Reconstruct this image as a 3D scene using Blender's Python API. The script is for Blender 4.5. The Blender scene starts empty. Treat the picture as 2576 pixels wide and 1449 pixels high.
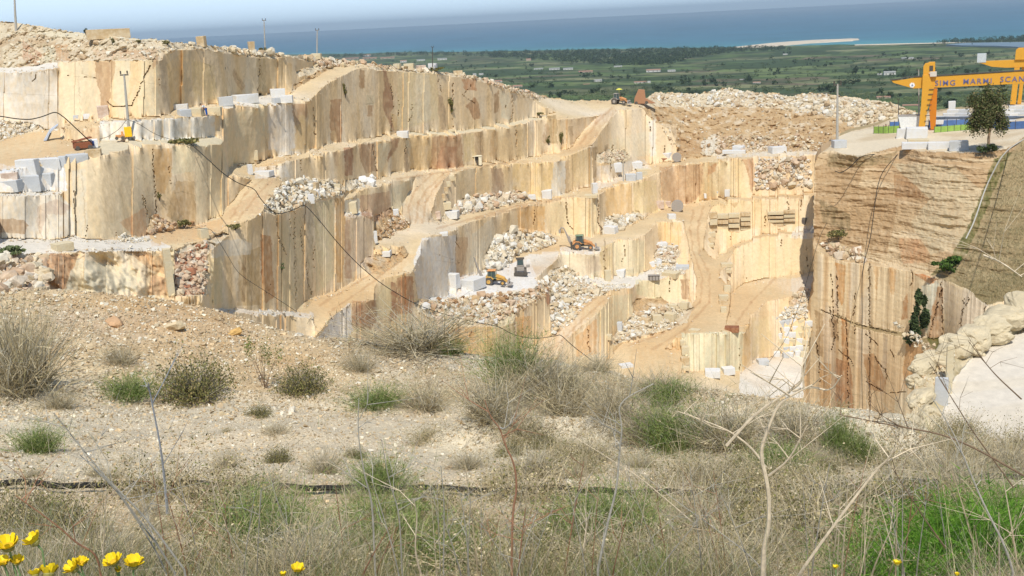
import bpy, math, random
import numpy as np
from mathutils import Vector, Matrix, Euler
R = math.radians
C = bpy.context.scene.collection
rng = np.random.default_rng(7); random.seed(7)
# ------------------------------------------------------------ camera (eye is the origin, +Y looks out over the quarry)
F = 2800.0; CX = 1288.0; CY = 724.5                 # focal length and centre in units of a 2576 px wide picture
PITCH = R(13.48); ROLL = R(2.85)
cam = bpy.data.cameras.new('camera'); camo = bpy.data.objects.new('camera', cam); C.objects.link(camo)
cam.sensor_width = 36; cam.lens = 36*F/2576; cam.clip_start = .1; cam.clip_end = 400000
camo.rotation_mode = 'QUATERNION'
MROT = Matrix.Rotation(math.pi/2-PITCH, 3, 'X') @ Matrix.Rotation(-ROLL, 3, 'Z')
camo.rotation_quaternion = MROT.to_quaternion()
bpy.context.scene.camera = camo
MR = np.array(MROT)
def ray(x, y):
    """direction with horizontal length 1 for a picture point; third value is minus the tangent of the depression"""
    x = np.asarray(x, float); y = np.asarray(y, float)
    v = np.stack([(x-CX)/F, -(y-CY)/F, -np.ones_like(x+y)+0*x], -1) @ MR.T
    return v/np.hypot(v[..., 0], v[..., 1])[..., None]
def at(x, y, r): return ray(x, y)*np.asarray(r)[..., None]
def pix(p):
    v = np.asarray(p) @ MR
    return CX+F*v[..., 0]/-v[..., 2], CY-F*v[..., 1]/-v[..., 2]
# ------------------------------------------------------------ world, sun, exposure
SUN_EL = R(56); SUN_AZ = R(184)                      # azimuth clockwise from the view direction
w = bpy.data.worlds.new('World'); bpy.context.scene.world = w; w.use_nodes = True
nt = w.node_tree; bg = nt.nodes['Background']
sky = nt.nodes.new('ShaderNodeTexSky'); sky.sky_type = 'NISHITA'; sky.sun_disc = False
sky.sun_elevation = SUN_EL; sky.sun_rotation = SUN_AZ; sky.altitude = 150; sky.air_density = 1.0; sky.dust_density = .3; sky.ozone_density = 1.5
# the lowest few degrees of the sky are an even pale blue over the sea
tcw = nt.nodes.new('ShaderNodeTexCoord'); sw = nt.nodes.new('ShaderNodeSeparateXYZ'); nt.links.new(tcw.outputs['Generated'], sw.inputs[0])
mw = nt.nodes.new('ShaderNodeMapRange'); mw.inputs[1].default_value = .02; mw.inputs[2].default_value = .10; mw.interpolation_type = 'SMOOTHSTEP'; nt.links.new(sw.outputs[2], mw.inputs[0])
xw = nt.nodes.new('ShaderNodeMix'); xw.data_type = 'RGBA'; my = nt.nodes.new('ShaderNodeMapRange'); my.inputs[1].default_value = .75; my.inputs[2].default_value = .2; nt.links.new(sw.outputs[1], my.inputs[0])
mm = nt.nodes.new('ShaderNodeMath'); mm.operation = 'MAXIMUM'; nt.links.new(mw.outputs[0], mm.inputs[0]); nt.links.new(my.outputs[0], mm.inputs[1])
nt.links.new(mm.outputs[0], xw.inputs[0]); xw.inputs[6].default_value = (7.0, 8.8, 10.4, 1); nt.links.new(sky.outputs[0], xw.inputs[7])
nt.links.new(xw.outputs[2], bg.inputs[0]); bg.inputs[1].default_value = .12
sl = bpy.data.lights.new('sun', 'SUN'); so = bpy.data.objects.new('sun', sl); C.objects.link(so)
sl.energy = 4.0; sl.angle = R(.6); sl.color = (1, .955, .88)
sd = Vector((math.sin(SUN_AZ)*math.cos(SUN_EL), math.cos(SUN_AZ)*math.cos(SUN_EL), math.sin(SUN_EL)))
so.rotation_euler = sd.to_track_quat('Z', 'Y').to_euler(); so.location = (0, 0, 50)
vs = bpy.context.scene.view_settings; vs.view_transform = 'Standard'; vs.look = 'None'; vs.exposure = .12; vs.gamma = 1
# ------------------------------------------------------------ helpers
def lin(c):
    c = np.asarray(c, float)/255.
    return np.where(c <= .04045, c/12.92, ((c+.055)/1.055)**2.4)
def hsh(a, b, c=0):
    n = (a.astype(np.int64)*73856093) ^ (b.astype(np.int64)*19349663) ^ (np.asarray(c).astype(np.int64)*83492791)
    n = (n*2654435761) & 0xffffffff; n ^= n >> 15; n = (n*2246822519) & 0xffffffff; n ^= n >> 13
    return (n & 0xffff)/65535.
def vn(x, y, z=None):
    """value noise 0..1"""
    x = np.asarray(x, float); y = np.asarray(y, float)
    z = np.zeros_like(x) if z is None else np.asarray(z, float)
    xi, yi, zi = np.floor(x), np.floor(y), np.floor(z); fx, fy, fz = x-xi, y-yi, z-zi
    fx = fx*fx*(3-2*fx); fy = fy*fy*(3-2*fy); fz = fz*fz*(3-2*fz); o = 0
    for a in (0, 1):
        for b in (0, 1):
            for c in (0, 1):
                o = o+hsh(xi+a, yi+b, zi+c)*(fx if a else 1-fx)*(fy if b else 1-fy)*(fz if c else 1-fz)
    return o
def fbm(x, y, z=None, o=4):
    s = 0; a = .5; k = 1
    for i in range(o):
        s = s+a*vn(np.asarray(x)*k+i*17, np.asarray(y)*k+i*31, None if z is None else np.asarray(z)*k); a *= .5; k *= 2.03
    return s/(1-.5**o)
def mesh_np(name, V, faces, cols=None, n=None, smooth=False):
    """V (N,3); faces: int array (M,n) or (flat loops, starts); cols per vertex rgb (albedo, linear)"""
    me = bpy.data.meshes.new(name); V = np.asarray(V, np.float32)
    me.vertices.add(len(V)); me.vertices.foreach_set('co', V.ravel())
    if isinstance(faces, tuple): loops, st = faces
    else:
        faces = np.asarray(faces, np.int32); loops = faces.ravel(); st = np.arange(len(faces), dtype=np.int32)*faces.shape[1]
    me.loops.add(len(loops)); me.loops.foreach_set('vertex_index', loops.astype(np.int32))
    me.polygons.add(len(st)); me.polygons.foreach_set('loop_start', st.astype(np.int32))
    me.update(calc_edges=True)
    if smooth: me.polygons.foreach_set('use_smooth', np.ones(len(st), bool))
    else: me.polygons.foreach_set('use_smooth', np.zeros(len(st), bool))
    if cols is not None:
        a = me.color_attributes.new('Col', 'FLOAT_COLOR', 'POINT')
        c4 = np.ones((len(V), 4), np.float32); c4[:, :3] = cols; a.data.foreach_set('color', c4.ravel())
    return me
def tag(o, label=None, cat=None, group=None, kind=None):
    if label: o['label'] = label
    if cat: o['category'] = cat
    if group: o['group'] = group
    if kind: o['kind'] = kind
    return o
def link(name, me, mat=None, parent=None):
    o = bpy.data.objects.new(name, me); C.objects.link(o)
    if mat is not None and me is not None and not len(me.materials): me.materials.append(mat)
    if parent is not None: o.parent = parent
    return o
def empty(name, loc=(0, 0, 0), rz=0, s=1):
    o = bpy.data.objects.new(name, None); C.objects.link(o); o.location = loc; o.rotation_euler = (0, 0, rz); o.scale = (s, s, s); o.empty_display_size = .2
    return o
def copy_tree(o, parent=None):
    c = o.copy(); C.objects.link(c); c.parent = parent
    for ch in list(o.children): copy_tree(ch, c)
    return c
class MB:
    """collects solid shapes (boxes, tubes, discs) into one mesh"""
    def __init__(s): s.v = []; s.f = []
    def add(s, V, Fc):
        b = len(s.v); s.v += [tuple(map(float, p)) for p in V]; s.f += [tuple(i+b for i in f) for f in Fc]
    def box(s, c, d, rot=None, taper=1, jit=0):
        c = np.array(c, float); d = np.array(d, float)/2
        V = np.array([[x*(taper if z > 0 else 1), y*(taper if z > 0 else 1), z] for z in (-1, 1) for y in (-1, 1) for x in (-1, 1)], float)*d
        if jit: V += (rng.random(V.shape)-.5)*jit
        if rot is not None: V = V @ np.array(Euler(rot).to_matrix()).T
        s.add(V+c, [(0, 2, 3, 1), (4, 5, 7, 6), (0, 1, 5, 4), (2, 6, 7, 3), (0, 4, 6, 2), (1, 3, 7, 5)])
    def prism(s, pts, y0, y1, m=None):
        """outline in the local XZ plane, thickness along Y"""
        n = len(pts); V = [(x, y0, z) for x, z in pts]+[(x, y1, z) for x, z in pts]
        if m is not None: V = [tuple(m @ Vector(p)) for p in V]
        s.add(V, [tuple(range(n)), tuple(range(2*n-1, n-1, -1))]+[(i, i+n, (i+1) % n+n, (i+1) % n) for i in range(n)])
    def tube(s, P, rad, k=6, cap=True):
        P = np.array(P, float); n = len(P); rad = np.broadcast_to(rad, (n,)); V = []
        T = np.gradient(P, axis=0); T /= np.linalg.norm(T, axis=1)[:, None]+1e-9
        a = np.array([.13, .21, 1.]) if abs(T[0][2]) < .9 else np.array([1., .13, .1])
        for i in range(n):
            u = np.cross(T[i], a); u /= np.linalg.norm(u)+1e-9; w_ = np.cross(T[i], u)
            for j in range(k):
                t = 2*math.pi*j/k; V.append(P[i]+rad[i]*(math.cos(t)*u+math.sin(t)*w_))
        Fc = [(i*k+j, i*k+(j+1) % k, (i+1)*k+(j+1) % k, (i+1)*k+j) for i in range(n-1) for j in range(k)]
        if cap: Fc += [tuple(range(k-1, -1, -1)), tuple((n-1)*k+j for j in range(k))]
        s.add(V, Fc)
    def wheel(s, c, rad, wid, k=16):
        s.tube([(c[0], c[1]-wid/2, c[2]), (c[0], c[1]-wid*.35, c[2]), (c[0], c[1]+wid*.35, c[2]), (c[0], c[1]+wid/2, c[2])], [rad*.9, rad, rad, rad*.9], k)
    def me(s, name, col=None):
        m = bpy.data.meshes.new(name); m.from_pydata(s.v, [], s.f); m.update()
        return m
    def build(s, name, mat, parent=None, bevel=0):
        o = link(name, s.me(name), mat, parent)
        if bevel:
            b = o.modifiers.new('b', 'BEVEL'); b.width = bevel; b.segments = 2; b.limit_method = 'ANGLE'
        return o
# ------------------------------------------------------------ materials
def mat(name, col, rough=.8, noise=0, scale=5, metal=0, attr=False, bump=0, bscale=20, c2=None, spec=.3, coord='Object', trans=0, emit=None, vary=0):
    m = bpy.data.materials.new(name); m.use_nodes = True; n = m.node_tree; b = n.nodes['Principled BSDF']; L = n.links
    b.inputs['Roughness'].default_value = rough; b.inputs['Metallic'].default_value = metal; b.inputs['Specular IOR Level'].default_value = spec
    tc = n.nodes.new('ShaderNodeTexCoord')
    if attr:
        at_ = n.nodes.new('ShaderNodeAttribute'); at_.attribute_name = 'Col'; src = at_.outputs['Color']
    else:
        rg = n.nodes.new('ShaderNodeRGB'); rg.outputs[0].default_value = (*col, 1); src = rg.outputs[0]
    if noise:
        nz = n.nodes.new('ShaderNodeTexNoise'); nz.inputs['Scale'].default_value = scale; nz.inputs['Detail'].default_value = 6; nz.inputs['Roughness'].default_value = .65
        L.new(tc.outputs[coord], nz.inputs['Vector'])
        if c2 is not None:
            mx = n.nodes.new('ShaderNodeMix'); mx.data_type = 'RGBA'; cr = n.nodes.new('ShaderNodeMapRange'); cr.inputs[1].default_value = .4; cr.inputs[2].default_value = .65
            L.new(nz.outputs['Fac'], cr.inputs[0]); L.new(cr.outputs[0], mx.inputs[0]); L.new(src, mx.inputs[6]); mx.inputs[7].default_value = (*c2, 1); src = mx.outputs[2]
        mr = n.nodes.new('ShaderNodeMapRange'); mr.inputs[1].default_value = .3; mr.inputs[2].default_value = .7; mr.inputs[3].default_value = 1-noise; mr.inputs[4].default_value = 1+noise
        L.new(nz.outputs['Fac'], mr.inputs[0]); vm = n.nodes.new('ShaderNodeVectorMath'); vm.operation = 'SCALE'
        L.new(src, vm.inputs[0]); L.new(mr.outputs[0], vm.inputs['Scale']); src = vm.outputs[0]
    if vary:
        oi = n.nodes.new('ShaderNodeObjectInfo'); mr = n.nodes.new('ShaderNodeMapRange'); mr.inputs[3].default_value = 1-vary; mr.inputs[4].default_value = 1+vary
        L.new(oi.outputs['Random'], mr.inputs[0]); vm = n.nodes.new('ShaderNodeVectorMath'); vm.operation = 'SCALE'
        L.new(src, vm.inputs[0]); L.new(mr.outputs[0], vm.inputs['Scale']); src = vm.outputs[0]
    L.new(src, b.inputs['Base Color'])
    if bump:
        nz = n.nodes.new('ShaderNodeTexNoise'); nz.inputs['Scale'].default_value = bscale; nz.inputs['Detail'].default_value = 5
        L.new(tc.outputs[coord], nz.inputs['Vector']); bp = n.nodes.new('ShaderNodeBump'); bp.inputs['Distance'].default_value = bump; L.new(nz.outputs['Fac'], bp.inputs['Height']); L.new(bp.outputs[0], b.inputs['Normal'])
    return m
# ------------------------------------------------------------ quarry: land forms traced as level ground (g=0), slopes (g=rise/run) and cut faces (g large),
# then one consistent relief is solved for, so floors come out level and faces upright
def inpoly(X, Y, P):
    P = np.asarray(P, float); m = np.zeros(X.shape, bool); x0, y0 = P[-1]
    for x1, y1 in P:
        if y0 != y1:
            c = (Y < y0) != (Y < y1); m ^= c & (X < (x1-x0)*(Y-y0)/(y1-y0)+x0)
        x0, y0 = x1, y1
    return m
_c = np.cumsum(np.random.default_rng(12).choice([22, 34, 48, 64, 84], 90)*1.)-80; _a = np.random.default_rng(13).uniform(1.5, 6.5, 91)
def saw(X):
    k = np.clip(np.searchsorted(_c, X), 1, 89); f = (X-_c[k-1])/(_c[k]-_c[k-1]); return _a[k]*(2*f-1)
def paint(A, X, Y, P, v, step=False):
    P = np.asarray(P, float); jx = np.searchsorted(X[0], [P[:, 0].min(), P[:, 0].max()]); iy = np.searchsorted(Y[:, 0], [P[:, 1].min(), P[:, 1].max()])
    sl = np.s_[iy[0]:iy[1]+1, jx[0]:jx[1]+1]; m = inpoly(X[sl]+(vn(X[sl]*.08, Y[sl]*.08)-.5)*5, Y[sl]-(saw(X[sl]) if step else 0)+(vn(X[sl]*.10+40, Y[sl]*.1)-.5)*3.4+(vn(X[sl]*.4, Y[sl]*.02)-.5)*1.6, P); A[sl][m] = v; return sl, m
def solve(g, X, Y, anchors, lv=(16, 8, 4, 2, 1), its=(500, 300, 150, 80, 40), wallw=.03):
    L = None
    for k, it in zip(lv, its):
        gg = g[::k, ::k]; x = X[::k, ::k]; y = Y[::k, ::k]; T = -ray(x, y)[..., 2]; h, w_ = gg.shape
        gu = gg[:-1]; tv = np.log(np.maximum(T[1:]+gu, .02)/np.maximum(T[:-1]+gu, .02)); wv = np.ones_like(tv)
        ga, gb = gg[:, :-1], gg[:, 1:]; gm = np.maximum(ga, gb); same = np.abs(ga-gb) < .05
        th = np.log(np.maximum(T[:, 1:]+gm, .02)/np.maximum(T[:, :-1]+gm, .02)); th = np.where(gm > 2, 0, th)
        wh = np.where(same, np.where(gm < .2, 1., np.where(gm < 2, .25, wallw)), .004)
        A = np.zeros_like(gg); B = np.zeros_like(gg)
        for ax, ay, ar, aw in anchors:
            j = np.argmin(np.abs(x[0]-ax)); i = np.argmin(np.abs(y[:, 0]-ay)); wa = aw*16/k if k >= 4 else 1e-4
            if k >= 4: A[i, j] += wa; B[i, j] += wa*math.log(ar)
        def mul(u):
            o = A*u; d = (u[:-1]-u[1:])*wv; o[:-1] += d; o[1:] -= d; d = (u[:, :-1]-u[:, 1:])*wh; o[:, :-1] += d; o[:, 1:] -= d; return o
        rhs = B.copy(); d = tv*wv; rhs[:-1] += d; rhs[1:] -= d; d = th*wh; rhs[:, :-1] += d; rhs[:, 1:] -= d
        D = A.copy()+1e-9; D[:-1] += wv; D[1:] += wv; D[:, :-1] += wh; D[:, 1:] += wh
        if k < 4: A += 1e-7; B += 1e-7*5.2
        if L is None: u = np.full((h, w_), math.log(180.))
        else:
            ii = np.linspace(0, L.shape[0]-1, h); jj = np.clip(np.arange(w_)/2, 0, L.shape[1]-1); ii = np.clip(np.arange(h)/2, 0, L.shape[0]-1)
            i0 = np.minimum(ii.astype(int), L.shape[0]-2); j0 = np.minimum(jj.astype(int), L.shape[1]-2); fi = (ii-i0)[:, None]; fj = (jj-j0)[None]
            u = (L[i0][:, j0]*(1-fi)+L[i0+1][:, j0]*fi)*(1-fj)+(L[i0][:, j0+1]*(1-fi)+L[i0+1][:, j0+1]*fi)*fj
        r = rhs-mul(u); z = r/D; p = z.copy(); rz = (r*z).sum()
        for _ in range(it):
            q = mul(p); a = rz/(p*q).sum(); u += a*p; r -= a*q; z = r/D; rn = (r*z).sum(); p = z+p*(rn/rz); rz = rn
        L = u
    return np.exp(L)
# ------------------------------------------------------------ traced land forms: (slope, surface, outline); cut faces are what is left over
ROAD, DUST, SOIL, RUB, PALE, GRS = 'road', 'dust', 'soil', 'rub', 'pale', 'grass'
FORMS = [
 (.5, RUB, [(-40,40),(0,54),(50,58),(110,68),(180,80),(322,95),(410,102),(520,118),(520,122),(440,125),(415,135),(408,150),(330,153),(240,152),(145,156),(100,168),(50,172),(-40,178)]),
 (.3, PALE, [(-40,84),(70,84),(200,98),(320,101),(420,104),(420,100),(320,94),(180,80),(120,78)]),
 (.12, DUST, [(-40,172),(60,168),(145,156),(146,172),(60,181),(-40,183)]),
 (.35, RUB, [(430,104),(520,112),(640,128),(700,136),(720,143),(690,148),(600,140),(520,124),(440,118)]),
 (.35, RUB, [(700,135),(800,139),(850,148),(905,154),(990,166),(1060,170),(1100,176),(1160,186),(1200,194),(1290,222),(1380,244),(1380,256),(1330,246),(1250,215),(1180,197),(1100,186),(1040,182),(960,178),(900,165),(860,160),(800,180),(755,196),(745,180),(790,166),(820,160),(760,152)]),
 (.16, ROAD, [(905,156),(880,157),(850,163),(800,190),(745,222),(735,238),(740,250),(775,255),(790,240),(820,212),(870,185),(900,171),(960,166),(940,158)]),
 (.5, SOIL, [(745,222),(800,190),(850,163),(840,158),(790,185),(740,215),(730,236)]),
 (.1, ROAD, [(160,320),(165,305),(250,302),(330,295),(420,290),(438,272),(540,262),(560,268),(540,290),(430,296),(250,312),(200,330)]),
 (.55, RUB, [(-40,296),(0,302),(60,306),(105,316),(112,326),(60,340),(-40,366)]),
 (.06, ROAD, [(-40,362),(0,352),(60,338),(112,326),(150,322),(152,350),(230,357),(250,372),(235,384),(170,393),(100,402),(25,420),(-40,432)]),
 (.1, PALE, [(250,352),(400,352),(540,343),(560,352),(555,362),(500,366),(440,362),(330,366),(300,380),(255,392),(235,384),(245,372)]),
 (.12, DUST, [(-40,400),(25,418),(100,402),(100,408),(40,428),(-40,440)]),
 (.08, DUST, [(-40,478),(0,486),(100,482),(160,480),(150,489),(60,492),(-40,494)]),
 (.05, DUST, [(560,255),(600,247),(680,236),(740,240),(735,258),(690,262),(600,268),(560,272)]),
 # road at the foot of the second tall face
 (.1, DUST, [(-40,596),(135,603),(190,594),(230,602),(300,604),(350,597),(380,590),(440,610),(420,632),(300,632),(190,634),(60,640),(-40,650)]),
 (.06, ROAD, [(375,590),(400,583),(490,570),(555,545),(572,548),(562,580),(520,595),(520,606),(475,612),(440,630),(430,618),(380,606)]),
 (.6, SOIL, [(375,545),(392,538),(430,560),(490,555),(492,568),(400,583),(368,590)]),
 (.16, ROAD, [(555,547),(600,482),(625,460),(640,447),(690,447),(712,458),(690,480),(665,520),(655,537),(640,548),(600,560),(566,572)]),
 (.05, ROAD, [(575,418),(610,412),(644,407),(706,392),(764,387),(799,373),(834,362),(896,352),(960,341),(999,337),(999,347),(950,354),(894,362),(861,377),(800,389),(751,397),(694,415),(660,422),(700,440),(690,450),(640,450),(600,445),(578,440)]),
 (.06, PALE, [(999,337),(1024,335),(1160,330),(1200,322),(1290,308),(1340,296),(1375,290),(1375,294),(1300,313),(1200,330),(1160,336),(1024,341),(999,347)]),
 (.4, RUB, [(665,520),(690,485),(712,458),(760,448),(850,458),(870,470),(870,490),(800,504),(761,510),(740,530),(690,540),(662,532)]),
 (.06, DUST, [(864,532),(905,533),(938,533),(938,544),(905,545),(866,545)]),
 # saddle and the straight ramp
 (.12, ROAD, [(1340,252),(1380,247),(1440,252),(1500,252),(1546,249),(1600,258),(1640,264),(1620,270),(1590,275),(1560,276),(1545,282),(1500,290),(1440,300),(1375,298),(1375,288),(1400,280),(1365,268)]),
 (.2, ROAD, [(1540,266),(1562,266),(1552,280),(1532,306),(1515,325),(1493,357),(1478,366),(1440,373),(1449,350),(1475,322),(1508,290)]),
 (.05, ROAD, [(866,494),(919,462),(956,449),(1001,432),(1034,428),(1119,427),(1189,414),(1239,408),(1288,404),(1375,388),(1432,376),(1443,368),(1480,362),(1496,358),(1470,372),(1440,390),(1383,407),(1288,412),(1231,414),(1150,430),(1134,436),(1110,440),(1049,443),(969,462),(916,474),(870,502)]),
 (.35, RUB, [(870,452),(925,448),(950,444),(945,455),(915,464),(880,480),(868,478)]),
 (.22, ROAD, [(1049,441),(1134,431),(1118,452),(1102,480),(1092,505),(1087,534),(1092,558),(1060,572),(1034,564),(1014,548),(1010,535),(1014,510),(1034,474)]),
 (.55, SOIL, [(940,545),(990,520),(1005,535),(1030,566),(985,592),(945,612),(940,590)]),
 (.05, ROAD, [(1091,557),(1151,545),(1241,522),(1300,512),(1420,491),(1440,480),(1500,461),(1545,452),(1610,418),(1700,402),(1760,394),(1860,381),(1932,378),(2345,370),(2345,384),(1932,391),(1860,398),(1700,415),(1662,433),(1620,450),(1560,463),(1525,473),(1508,490),(1440,497),(1383,505),(1300,522),(1244,540),(1189,555),(1150,572),(1126,585),(1069,598),(1040,612),(1019,618),(985,622),(944,625),(944,608),(986,590),(1034,564)]),
 (.35, RUB, [(1110,545),(1130,530),(1160,500),(1200,492),(1240,495),(1300,478),(1345,490),(1330,505),(1288,512),(1241,523),(1180,538),(1120,553)]),
 (.45, RUB, [(1500,388),(1530,375),(1570,378),(1590,395),(1560,404),(1510,412),(1495,405)]),
 # brown soil bank and the rubble above it
 (.5, SOIL, [(1610,268),(1700,266),(1930,269),(2060,284),(2110,300),(2140,330),(2110,360),(2085,380),(2060,383),(1930,378),(1800,380),(1790,392),(1700,400),(1705,372),(1690,330),(1648,305),(1625,285)]),
 (.45, RUB, [(1600,262),(1632,244),(1648,232),(1700,235),(1760,235),(1826,221),(1850,224),(1900,232),(2000,241),(2040,232),(2100,240),(2160,246),(2200,252),(2245,258),(2290,278),(2300,300),(2240,330),(2170,330),(2110,305),(2060,286),(1930,271),(1700,268),(1610,271)]),
 (.4, SOIL, [(2060,284),(2110,300),(2170,328),(2240,328),(2345,310),(2345,420),(2110,420),(2085,380),(2110,360)]),
 # level of the upper loader
 (.04, ROAD, [(1288,640),(1310,628),(1370,600),(1380,587),(1430,592),(1488,592),(1518,589),(1588,564),(1625,547),(1640,536),(1650,530),(1693,517),(1720,512),(1798,500),(1932,492),(2345,466),(2345,480),(1932,500),(1850,503),(1790,518),(1780,550),(1773,590),(1769,615),(1778,640),(1796,650),(1830,628),(1870,605),(1932,585),(2345,560),(2345,575),(1932,592),(1870,612),(1848,630),(1830,660),(1812,690),(1806,730),(1805,760),(1750,765),(1752,700),(1742,660),(1730,612),(1722,560),(1718,555),(1650,559),(1623,592),(1580,602),(1538,609),(1513,634),(1470,637),(1408,634),(1340,655),(1288,690)]),
 (.35, RUB, [(1290,620),(1300,590),(1330,578),(1380,585),(1400,600),(1395,615),(1340,632),(1290,640)]),
 (.4, RUB, [(1518,590),(1520,545),(1560,540),(1605,532),(1620,545),(1588,564),(1550,580)]),
 (.4, RUB, [(1645,640),(1660,605),(1690,612),(1715,635),(1700,660),(1645,665)]),
 (.07, ROAD, [(1752,700),(1805,700),(1806,760),(1790,800),(1750,832),(1700,852),(1670,875),(1722,880),(1712,960),(1720,1000),(1540,1000),(1525,905),(1570,862),(1640,845),(1700,820),(1740,775),(1756,730)]),
 (.08, ROAD, [(1804,700),(1838,712),(1833,784),(1825,816),(1860,820),(1885,816),(1872,837),(1715,839),(1750,830),(1790,800)]),
 (.06, ROAD, [(1712,934),(1870,932),(1905,902),(1905,1000),(1712,1000)]),
 # ramp at the right
 (.14, ROAD, [(1873,711),(1932,700),(2345,640),(2345,740),(1990,745),(1932,758),(1890,792),(1884,816),(1855,820),(1825,817),(1833,784),(1838,736)]),
 (.4, RUB, [(1985,765),(2000,735),(2075,718),(2075,770),(2000,790)]),
 (.08, DUST, [(1860,940),(1900,905),(1960,890),(2345,900),(2345,1000),(1860,1000)]),
 # working floor of the lower loader
 (.03, DUST, [(1100,745),(1160,735),(1130,700),(1200,690),(1290,662),(1330,640),(1408,630),(1402,650),(1375,675),(1345,700),(1360,722),(1330,730),(1280,738),(1230,742),(1150,752),(1060,760)]),
 (.5, RUB, [(1230,690),(1215,650),(1240,600),(1290,575),(1330,575),(1310,620),(1290,655),(1275,672)]),
 (.35, RUB, [(1040,760),(1150,748),(1280,736),(1340,728),(1372,700),(1385,680),(1420,668),(1455,690),(1500,710),(1530,735),(1480,760),(1450,795),(1420,830),(1385,850),(1385,740),(1300,770),(1292,812),(1250,822),(1150,815),(1095,806),(1050,785)]),
 (.06, DUST, [(1440,690),(1520,700),(1600,692),(1645,676),(1700,668),(1735,670),(1720,690),(1640,702),(1600,712),(1590,722),(1560,728),(1500,728)]),
 (.18, ROAD, [(1448,748),(1500,740),(1538,744),(1520,768),(1503,789),(1470,815),(1438,841),(1410,870),(1400,900),(1300,905),(1300,880),(1345,870),(1400,835),(1425,795)]),
 (.3, RUB, [(1590,800),(1595,775),(1640,770),(1680,765),(1735,758),(1745,775),(1730,810),(1690,828),(1600,848),(1545,870),(1540,850),(1560,820)]),
 (.5, SOIL, [(1590,770),(1600,752),(1660,748),(1680,760),(1640,790),(1600,790)]),
 # haul road at the lower left
 (.14, ROAD, [(745,781),(770,757),(850,730),(900,703),(945,685),(985,648),(1000,636),(1016,618),(1062,600),(1058,640),(1048,660),(1040,684),(1000,692),(945,705),(940,756),(880,762),(852,785),(822,812),(795,845),(788,800),(745,792)]),
 (.45, SOIL, [(930,690),(905,660),(940,640),(1000,640),(1016,618),(1030,640),(1000,665),(960,690)]),
 (.1, DUST, [(528,780),(560,775),(640,778),(745,784),(790,790),(788,800),(640,790),(560,788)]),
 (.35, RUB, [(440,632),(525,600),(560,585),(575,590),(520,640),(515,690),(525,740),(440,745)]),
 (.3, RUB, [(-40,645),(60,640),(120,637),(120,740),(-40,760)]),
]
JX = np.arange(-40, 2340, 2.); IY = np.arange(44, 1092, 2.)
QX, QY = np.meshgrid(JX, IY)
SKY = np.array([(-60,52),(0,54),(25,55),(50,58),(100,66),(150,75),(180,80),(320,95),(350,97),(400,99),(440,105),(520,115),(590,122),(640,130),(667,133),(700,137),(800,140),(850,150),(900,155),(980,165),(1060,172),(1100,178),(1200,194),(1250,206),(1290,222),(1340,232),(1380,245),(1420,251),(1500,253),(1545,249),(1600,260),(1632,243),(1648,232),(1700,235),(1760,235),(1826,221),(1850,224),(1900,232),(2000,241),(2040,232),(2100,240),(2200,252),(2245,259),(2290,278),(2310,300),(2345,340)], float)
G = np.full(QX.shape, 12.); K = np.zeros(QX.shape, int)              # K: surface class
KN = {'face': 0, ROAD: 1, DUST: 2, SOIL: 3, RUB: 4, PALE: 5, GRS: 6}
for g_, k_, P in FORMS:
    sl_, m_ = paint(G, QX, QY, P, g_, g_ < .11 and min(p[0] for p in P) > -30); K[sl_][m_] = KN[k_]
G[(G > 2) & (QY > 620) & (QX < 540)] = 2.2                            # rough bank at the lower left
ANCH = [(1240,712,195,.6),(1455,627,225,.6),(515,288,135,.4),(100,380,112,.4),(450,585,112,.4),(1560,258,330,.4),(1900,300,330,.3),(760,775,118,.4),(1100,575,175,.4),(1650,870,165,.4),(1900,385,285,.4),(2000,585,240,.4),(100,90,220,.4),(150,630,85,.4),(900,160,230,.3)]
QR = solve(G, QX, QY, ANCH, wallw=.12)
# ------------------------------------------------------------ surface colours of the quarry (stone, rust, soil, dust) as albedo per vertex
X0, Y0 = -40, 44
XX = at(QX, QY, QR)                                                    # world points
wx, wy, wz = XX[..., 0], XX[..., 1], XX[..., 2]
wall = (G > 2).astype(float)
tr = np.zeros(QX.shape, int); tr[1:] = np.cumsum((G[1:] > 2) & (G[:-1] <= 2), 0); tier = np.minimum(tr, 11)
pan = np.zeros(QX.shape); edge = np.zeros(QX.shape); pu = np.zeros(QX.shape); yaw_ = np.zeros(QX.shape)
for t_ in range(12):
    rg = np.random.default_rng(40+t_); cuts = np.cumsum(rg.choice([16, 28, 45, 60, 80, 100], 120)*rg.uniform(.8, 1.2, 120))-60
    val = rg.random(121); val2 = rg.random(121); q = QX+(QY-400)*.012
    k_ = np.searchsorted(cuts, q); m_ = tier == t_
    pan[m_] = val[k_][m_]; pu[m_] = val2[k_][m_]
    c0 = cuts[np.clip(k_-1, 0, 119)]; c1 = cuts[np.clip(k_, 0, 119)]; yaw_[m_] = (((q-(c0+c1)/2)/np.maximum(c1-c0, 8))*(rg.random(121)[k_]-.5)*2)[m_]
    dd = np.abs(q-cuts[np.clip(k_, 0, 119)]); dd = np.minimum(dd, np.abs(q-cuts[np.clip(k_-1, 0, 119)])); edge[m_] = (dd < 1.6)[m_]
CB = {0: (240,215,177), 1: (226,202,160), 2: (232,224,208), 3: (194,162,118), 4: (218,202,172), 5: (222,208,176), 6: (120,118,70)}
COL = np.zeros(QX.shape+(3,)); CS = {k: lin(v) for k, v in CB.items()}
for k_, v_ in CS.items(): COL[K == k_] = v_
def tint(m, c, a): COL[m] = COL[m]*(1-a[m][:, None])+lin(c)*a[m][:, None]
wm = K == 0; one = np.ones(QX.shape)
tint(wm & (pu > .75), (236,204,146), one*.4); tint(wm & (pu < .2), (238,222,192), one*.5); tint(wm & (pu > .3) & (pu < .38), (226,198,154), one*.35)
az_ = np.arctan2(wx, wy)*180
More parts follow.
